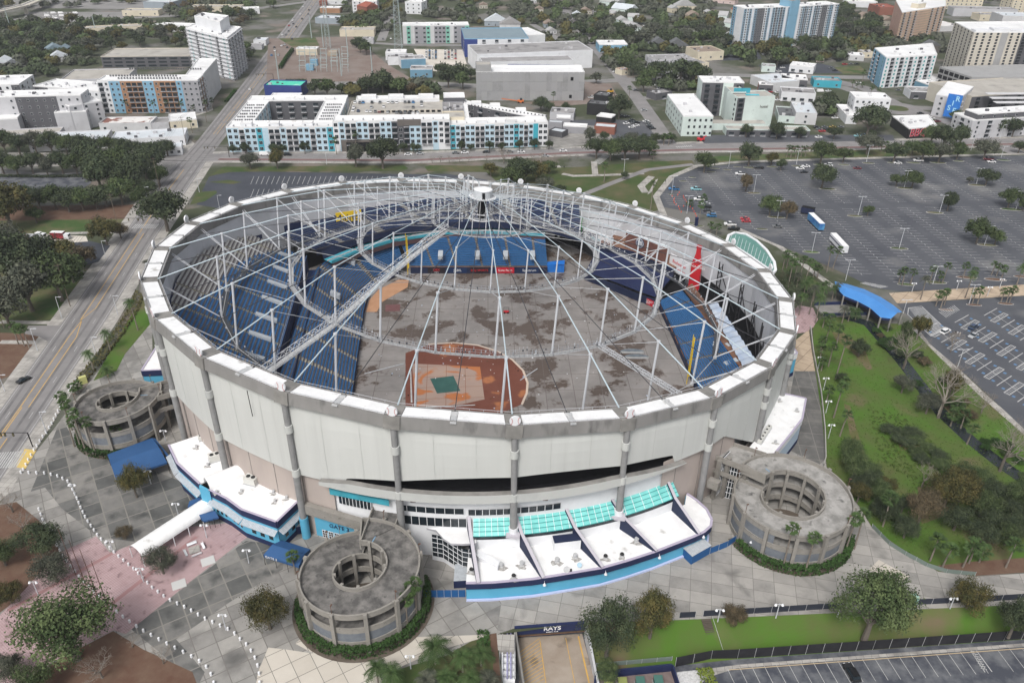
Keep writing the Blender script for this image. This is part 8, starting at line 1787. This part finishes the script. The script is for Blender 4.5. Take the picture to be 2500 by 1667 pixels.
def longv(label,a,b,w,h,mt,z0=.9,cab=None,name='trailer',roof=None,cat='trailer',stripe=None):
 A,B=g(*a),g(*b);d=B-A;L=d.length;t=thing(name,label,cat,(A+B)/2,math.atan2(d.y,d.x));m_=MB();m_.box((0,0,z0),L,w,h-z0,mt);m_.build('body',t);MB().box((0,0,h),L*.98,w*.95,.08,roof or WROOF).build('roof',t)
 for x in(-.38,-.30,.34):
  for s in(-1,1):MB().tube([(x*L,s*w*.38-.15,.5),(x*L,s*w*.38+.15,.5)],.5,TYRE,10).build('wheel',t)
 if stripe:
  for s in(-1,1):MB().obox((-L*.5,s*(w/2+.02)-.02,h*.62),(L,0,0),(0,.04,0),(0,0,.5),stripe).build('stripe',t)
 if cab:MB().box((L/2+1.2,0,.6),2.2,w*.9,2.2,cab).build('cab',t);MB().box((L/2+1.9,0,1.7),.85,w*.8,.8,GLASS).build('windscreen',t)
 return t
longv('long trailer with blue patterned sides parked in the big car park',(1976,538),(2004,566),2.7,4.1,mat('trailer_blue',(.02,.10,.33),.5,(.10,.30,.50),.35))
longv('long white trailer with a dark stripe parked in the big car park',(2030,588),(2061,622),2.7,4.1,pm('white'),stripe=NAVY)
longv('open black and blue stage trailer behind the blue-sided trailer',(1955,520),(1986,526),3.2,3.6,NAVYD,roof=BLACK)
longv('white box truck with a red and black printed side by the depot',(129,583),(160,584),2.5,3.5,mat('truck_print',(.06,.02,.02),.6,(.4,.03,.05),.5),cab=pm('white'),name='box_truck',cat='truck')
longv('red and white delivery truck half inside the depot, nearer one',(82,594),(100,596),2.4,3,pm('brick'),cab=pm('white'),name='box_truck',cat='truck');longv('white delivery truck half inside the depot, farther one',(92,582),(102,583),2.4,3,pm('white'),cab=pm('white'),name='box_truck',cat='truck')
longv('pinkish city bus on the street above the brown lot',(1992,152),(2010,153),2.6,3.2,pm('pinkw'),name='bus',cat='bus',z0=.4)
def lamp(u,v,vt,kd='double',label=''):
 z=LOW if False else 0;p=g(u,v,z);h=htop(p,vt);t=thing('lamp_post',label,'lamp',p);pole=MB().tube([(0,0,0),(0,0,h)],[.14,.09],STEELW,8).build('pole',t)
 for s in((-1,1)if kd!='single' else(1,)):
  m_=MB();
  if kd=='globe':m_.beam((0,0,h-.3),(s*.8,0,h-.1),.08,.08,WHITE);m_.tube([(s*.8,0,h-.05),(s*.8,0,h-.55)],[.1,.36],WHITE,10)
  else:m_.beam((0,0,h-.1),(s*1.5,0,h+.05),.1,.1,WHITE);m_.box((s*1.6,0,h-.05),1.,.4,.15,STEELW)
  m_.build('lamp_head',t)
 return t
def lser(L,fmt,grp,kd):series([lamp(*a,kd)for a in L],fmt,grp)
lser([(1840,471,427),(1898,534,490),(2095,526,480),(2207,459,417),(2293,520,477),(2383,450,411),(2480,512,467),(2403,599,552),(2195,607,558),(1982,616,568),(2064,685,634),(2277,694,650),(2365,743,695),(1640,473,430),(1677,522,478),(1944,402,363),(2115,396,355),(2444,385,358),(1523,423,389),(1779,408,371),(2205,765,732),(2335,903,853)],'tall white lamp post of the car parks, {} from the left','car park lamp posts','double')
lser([(362,498,457),(259,632,588),(152,778,725),(288,769,722),(235,867,823),(92,856,802),(487,470,436),(536,509,477),(115,1059,1005),(12,955,915),(977,372,342),(798,402,372),(2440,340,305),(2370,368,318)],'single-arm street lamp beside the avenues, {} from the left','street lamps','single')
lser([(95,1455,1418),(277,1350,1318),(351,1420,1385),(505,1312,1279),(608,1374,1340),(552,1537,1498),(435,1255,1227),(369,1181,1147),(405,1077,1049),(186,1214,1181),(1003,1632,1598),(1752,1517,1486),(1894,1508,1473),(2044,1505,1468),(2319,1485,1458),(1997,900,870),(2010,952,921),(2016,1008,977),(2022,1070,1035),(2226,713,690),(2335,708,684),(2440,703,680),(2410,723,699),(1836,1345,1320)],'white twin-headed plaza lamp around the ballpark, {} from the left','plaza lamps','globe')
def resample(pts,n):
 P=[g(*p)for p in pts];L=[0.]
 for a,b in zip(P,P[1:]):L.append(L[-1]+(b-a).length)
 out=[]
 for i in range(n):
  s=L[-1]*i/(n-1);j=0
  while j<len(L)-2 and L[j+1]<s:j+=1
  out.append(P[j].lerp(P[j+1],(s-L[j])/(L[j+1]-L[j])))
 return out
b0=MB().tube([(0,0,0),(0,0,.85),(0,0,.95)],[.26,.26,.2],WHITE,12).build('bollard');me=b0.data;bpy.data.objects.remove(b0)
for pts,n,f in(([(52,1155),(112,1157),(145,1165),(168,1178),(186,1212),(200,1245),(212,1270),(240,1310),(268,1338),(287,1357),(330,1393),(372,1436),(410,1464),(457,1486),(505,1514),(528,1524),(567,1542),(590,1565),(607,1579),(617,1596),(627,1615),(633,1642),(636,1690)],52,'inner curving row across the paving'),([(96,1245),(107,1275),(119,1297),(137,1329),(163,1371),(196,1412),(249,1464),(295,1503),(346,1539),(397,1567),(457,1598),(482,1611),(512,1636),(530,1690)],36,'outer row beside the mulch beds'),([(58,1148),(72,1120),(100,1075),(125,1040),(150,990),(165,965),(185,930)],22,'row along the avenue pavement')):
 L=[]
 for p in resample(pts,n):o=bpy.data.objects.new('bollard',me);COL.objects.link(o);o.location=p;tag(o,'','bollard');L.append(o)
 series(L,'white round bollard, {} from the left in the '+f,'white bollards')
series([(lambda o:o)(tag(MB().tube([(0,0,0),(0,0,htop(g(u,v),vt))],[.12,.06],mat('brown_post',(.12,.07,.05),.7),8).build('flagpole',loc=g(u,v)),'','flagpole'))for u,v,vt in((185,1403,1291),(210,1428,1317),(237,1454,1340),(264,1481,1368))],'bare dark flagpole on the pink paving, {} of four from the left','flagpoles')
bt=thing('bench_square','square of white benches around a pale slab near the tunnel canopy','benches',g(475,1343))
for i in range(4):
 a=R2(35+90*i);m_=MB();m_.obox((-1.2,1.9,.42),(2.4,0,0),(0,.5,0),(0,0,.08),WHITE);m_.obox((-1.2,2.4,.42),(2.4,0,0),(0,.06,0),(0,0,.5),WHITE);m_.box((-1,2.15,0),.1,.4,.42,STEELG);m_.box((1,2.15,0),.1,.4,.42,STEELG);o=m_.build('bench',bt);o.rotation_euler=(0,0,a)
MB().box((0,0,.0),2.6,2.4,.35,WALK,.5).build('slab',bt)
for u,v,lab in((508,1370,'upper pale square cover plate on the pink paving'),(437,1427,'lower pale square cover plate on the pink paving')):tag(MB().box((0,0,.07),3.2,2.8,.12,mat('pale_plate',(.5,.5,.49),.8),.5).build('cover_plate',loc=g(u,v)),lab,'plate')
tag(MB().box((0,0,0),2.2,1.2,2.6,mat('light_box',(.5,.5,.2),.5),.7).build('advert_column',loc=g(205,935)),'yellow-topped advert column on the avenue pavement above the left ramp','sign');tag(MB().box((0,0,0),1.2,1.2,4.5,NAVY,.3).build('advert_column',loc=g(1699,552)),'navy and white advert column by the car park kerb','sign');tag(MB().box((0,0,0),1.6,1.4,3.4,mat('booth_print',(.15,.4,.5),.6,(.5,.45,.1),.5),.1).build('ticket_booth',loc=g(2225,1478)),'small yellow-topped booth beside the broad green oak','booth')
def gantry(u,v,vt,u2,label):
 p=g(u,v);h=htop(p,vt);q=g(u2,vt,h);t=thing('traffic_signal',label,'signal',p);MB().tube([(0,0,0),(0,0,h)],.16,BLACK,8).build('pole',t);e=q-p;MB().beam((0,0,h),(e.x,e.y,h),.14,.14,BLACK).build('arm',t)
 for f in(.55,.85,1):MB().box((e.x*f,e.y*f,h-1.3),.4,.35,1.1,mat('signal_box',(.08,.07,.03),.6)).build('signal_head',t)
gantry(80,1090,1056,0,'traffic signal arm over the avenue at the bottom left crossing');gantry(278,562,533,348,'traffic signal arm over the crosswalk beside the dense rim tree');gantry(402,375+18,392,455,'traffic signal at the big junction, west side');gantry(560,384,358,498,'traffic signal at the big junction, east side');gantry(668,195,181,625,'traffic signal at the upper junction by the mural building')
def upole(u,v,vt,label,w=.16,mt=mat('timber_pole',(.16,.13,.10),.9),arm=True,nm='utility_pole'):
 p=g(u,v);h=htop(p,vt)if vt>0 else-vt;t=thing(nm,label,'pole',p);MB().tube([(0,0,0),(0,0,h)],[w,w*.6],mt,7).build('pole',t)
 if arm:[MB().beam((-1.2,-.6,h-d),(1.2,.6,h-d),.12,.12,mt).build('crossarm',t)for d in(.6,2)]
 return p+Vector((0,0,h-.6))
WP=[upole(10,800,-11,'timber utility pole at the left edge'),upole(172,748,644,'timber utility pole between grove and avenue'),upole(296,582,473,'timber utility pole beside the truck depot'),upole(392,470,385,'timber utility pole in the oak clump'),upole(455,355,285,'timber utility pole before the white corner shop'),upole(505,300,235,'timber utility pole by the orange-panelled block')]
t=thing('overhead_wires','bundle of dark overhead wires along the west side of the avenue','wires',WP[0])
for a,b in zip(WP,WP[1:]):
 for s in(-1.1,0,1.1):MB().tube([q+Vector((s,s*.4,0))-WP[0]for q in sag(a,b,.7)],.035,DARKC,4,False).build('wire',t)
SP=mat('steel_pole',(.34,.40,.40),.6)
series([(lambda P:[o for o in COL.objects if o.name.startswith('steel_mast')][-1])(upole(u,v,vt,'',.5,SP,False,'steel_mast'))for u,v,vt in((761,94,39),(790,116,54),(834,186,119),(681,195,125),(850,140,70),(909,180,115),(28,78,18),(235,82,40))],'tall slim steel transmission pole, {} from the left near the top','transmission poles')
def mast(u,v,h,w,label):
 p=g(u,v);t=thing('lattice_mast',label,'mast',p);m_=MB();n=int(h/4)
 C_=[(-1,-1),(1,-1),(1,1),(-1,1)]
 for i in range(n):
  w0_,w1_=w*(1-.7*i/n),w*(1-.7*(i+1)/n);z0,z1=h*i/n,h*(i+1)/n
  for(a,b),(c_,d)in zip(C_,C_[1:]+C_[:1]):m_.beam((a*w0_,b*w0_,z0),(a*w1_,b*w1_,z1),.22,.22,SP);m_.beam((a*w0_,b*w0_,z0),(c_*w1_,d*w1_,z1),.13,.13,SP);m_.beam((a*w1_,b*w1_,z1),(c_*w1_,d*w1_,z1),.13,.13,SP)
 m_.build('lattice',t)
mast(973,118,75,3.4,'thick dark lattice radio mast left of the grey and white hotel');mast(802,118,60,2.2,'slender lattice tower beside the substation')
SW=thing('substation_switchgear','grey forest of gantries and blue transformers in the fenced substation','switchgear',g(760,165));r=random.Random(2)
for i in range(5):
 for j in range(4):
  m_=MB();q=g(732+i*26,140+j*12)-g(760,165);h=r.uniform(5,9);m_.beam(q,q+Vector((0,0,h)),.3,.3,SP);m_.beam(q+Vector((5,0,0)),q+Vector((5,0,h)),.3,.3,SP);m_.beam(q+Vector((-.5,0,h)),q+Vector((6,0,h)),.3,.5,SP);m_.beam(q+Vector((0,0,h*.6)),q+Vector((5,0,h*.6)),.2,.2,SP);m_.build('gantry',SW)
for u,v in((758,172),(768,160)):MB().box(g(u,v)-g(760,165),6,4,5,pm('sky')).build('transformer',SW)
a,b,c_=g(-60,42,9),g(60,14,9),g(130,-14,9);t=thing('elevated_road','pale concrete elevated road crossing the upper left corner','bridge',(a.x,a.y,0));o=Vector((a.x,a.y,0))
for p,q in((a-o,b-o),(b-o,c_-o)):MB().beam(p,q,11,1.6,pm('beige')).build('deck',t);MB().beam(p+Vector((0,-5.4,1)),q+Vector((0,-5.4,1)),.4,1.2,pm('lgrey')).build('parapet',t)
for p in(a-o,(a+b)/2-o,b-o,(b+c_)/2-o):MB().box((p.x,p.y,0),3,2,8.6,pm('beige')).build('pier',t)
def digger(u,v,c,lab,arm):
 p=g(u,v);t=thing('construction_machine',lab,'machine',p);MB().box((0,0,.6),4.5,2.2,1.6,c).build('body',t);MB().box((.3,0,2.2),1.6,1.8,1.3,GLASS).build('cab',t);MB().beam((-1,0,1.5),arm,.5,.5,c).build('boom',t)
 for x in(-1.5,1.5):
  for s in(-1,1):MB().tube([(x,s*1.1-.25,.7),(x,s*1.1+.25,.7)],.7,TYRE,10).build('wheel',t)
digger(1490,228,mat('machine_yellow',(.5,.28,.02),.6),'yellow wheel loader on the bare construction lot',(-4.5,0,.8));digger(1271,252,ORANGE,'orange boom lift parked before the blank concrete hall',(-14,0,3));digger(1710,345,REDP,'red-orange machine in the works beside the white corner building',(3.5,0,3.5))
cn=MB().tube([(0,0,0),(0,0,.9)],[.3,.06],mat('cone_orange',(.6,.08,.04),.6),8).build('x');cme=cn.data;bpy.data.objects.remove(cn);L=[]
for x,y in[(350,320),(333,345),(395,360),(272,358),(298,385),(290,408),(402,380),(416,402),(428,424),(296,432),(315,450),(343,475),(353,500),(373,530),(398,468),(470,475),(497,497),(512,527),(526,552),(537,578)]:o=bpy.data.objects.new('traffic_cone',cme);COL.objects.link(o);o.location=g(1580+x/4.48,400+y/4.48);L.append(tag(o,'','cone'))
series(L,'small orange traffic cone in the corner of the big car park, {} from the left','traffic cones')
def person(u,v,lab,cl,pants,pose=0):
 p=g(u,v,.09);me=bpy.data.meshes.new('body');J=[(0,0,.95),(0,0,1.2),(0,0,1.42),(0,0,1.54),(0,.01,1.66),(.2,0,1.38),(.26,.03,1.1),(.27,.12,.86),(-.2,0,1.38),(-.26,.03,1.1),(-.25,.1,.86),(.1,0,.9),(.11,.03+pose,.5),(.12,0+pose,.07),(.12,.14+pose,.04),(-.1,0,.9),(-.11,.03,.5),(-.12,-pose,.07),(-.12,.14-pose,.04)]
 E_=[(0,1),(1,2),(2,3),(3,4),(2,5),(5,6),(6,7),(2,8),(8,9),(9,10),(0,11),(11,12),(12,13),(13,14),(0,15),(15,16),(16,17),(17,18)]
 me.from_pydata(J,E_,[]);R_=[.14,.14,.15,.06,.10,.075,.05,.035,.075,.05,.035,.09,.07,.045,.04,.09,.07,.045,.04]
 o=bpy.data.objects.new('person',me);COL.objects.link(o);o.modifiers.new('skin','SKIN');o.modifiers.new('sub','SUBSURF').levels=1
 for i,r_ in enumerate(R_):me.skin_vertices[0].data[i].radius=(r_,r_*.8)
 me.skin_vertices[0].data[0].use_root=True;me.materials.append(pants);o.location=p;tag(o,lab,'person')
 MB().tube([(0,0,.93),(0,0,1.2),(0,0,1.45)],[.19,.18,.2],cl,12).build('shirt',o)
for u,v,lab,c1,c2,po in((2331,817,'person in dark clothes standing among the accessible bays, leftmost of three',BLACK,BLACK,0),(2336,818,'person in a white top among the accessible bays, middle of three',WHITE,pm('grey'),.1),(2342,820,'person in a tan top and pale trousers among the accessible bays, rightmost of three',pm('tan'),pm('wgrey'),.1),(1625,446,'person in dark clothes walking on the curved park path',BLACK,BLACK,.15),(1377,412,'person in dark clothes walking on the park path by the underpass',BLACK,BLACK,.15)):person(u,v,lab,c1,c2,po)
hm=bpy.data.materials.new('haze_air');hm.use_nodes=True;ht_=hm.node_tree;ht_.nodes.remove(ht_.nodes['Principled BSDF']);pv=ht_.nodes.new('ShaderNodeVolumePrincipled')
pv.inputs['Color'].default_value=(.86,.9,.95,1);pv.inputs['Density'].default_value=.00011;pv.inputs['Anisotropy'].default_value=.2
ht_.links.new(pv.outputs[0],ht_.nodes['Material Output'].inputs['Volume'])
kind(MB().prism([(-6100,-900),(3700,-900),(3700,9100),(-6100,9100)],-6.,170,hm,bottom=True).build('haze'),'stuff','thin pale haze over the distance')
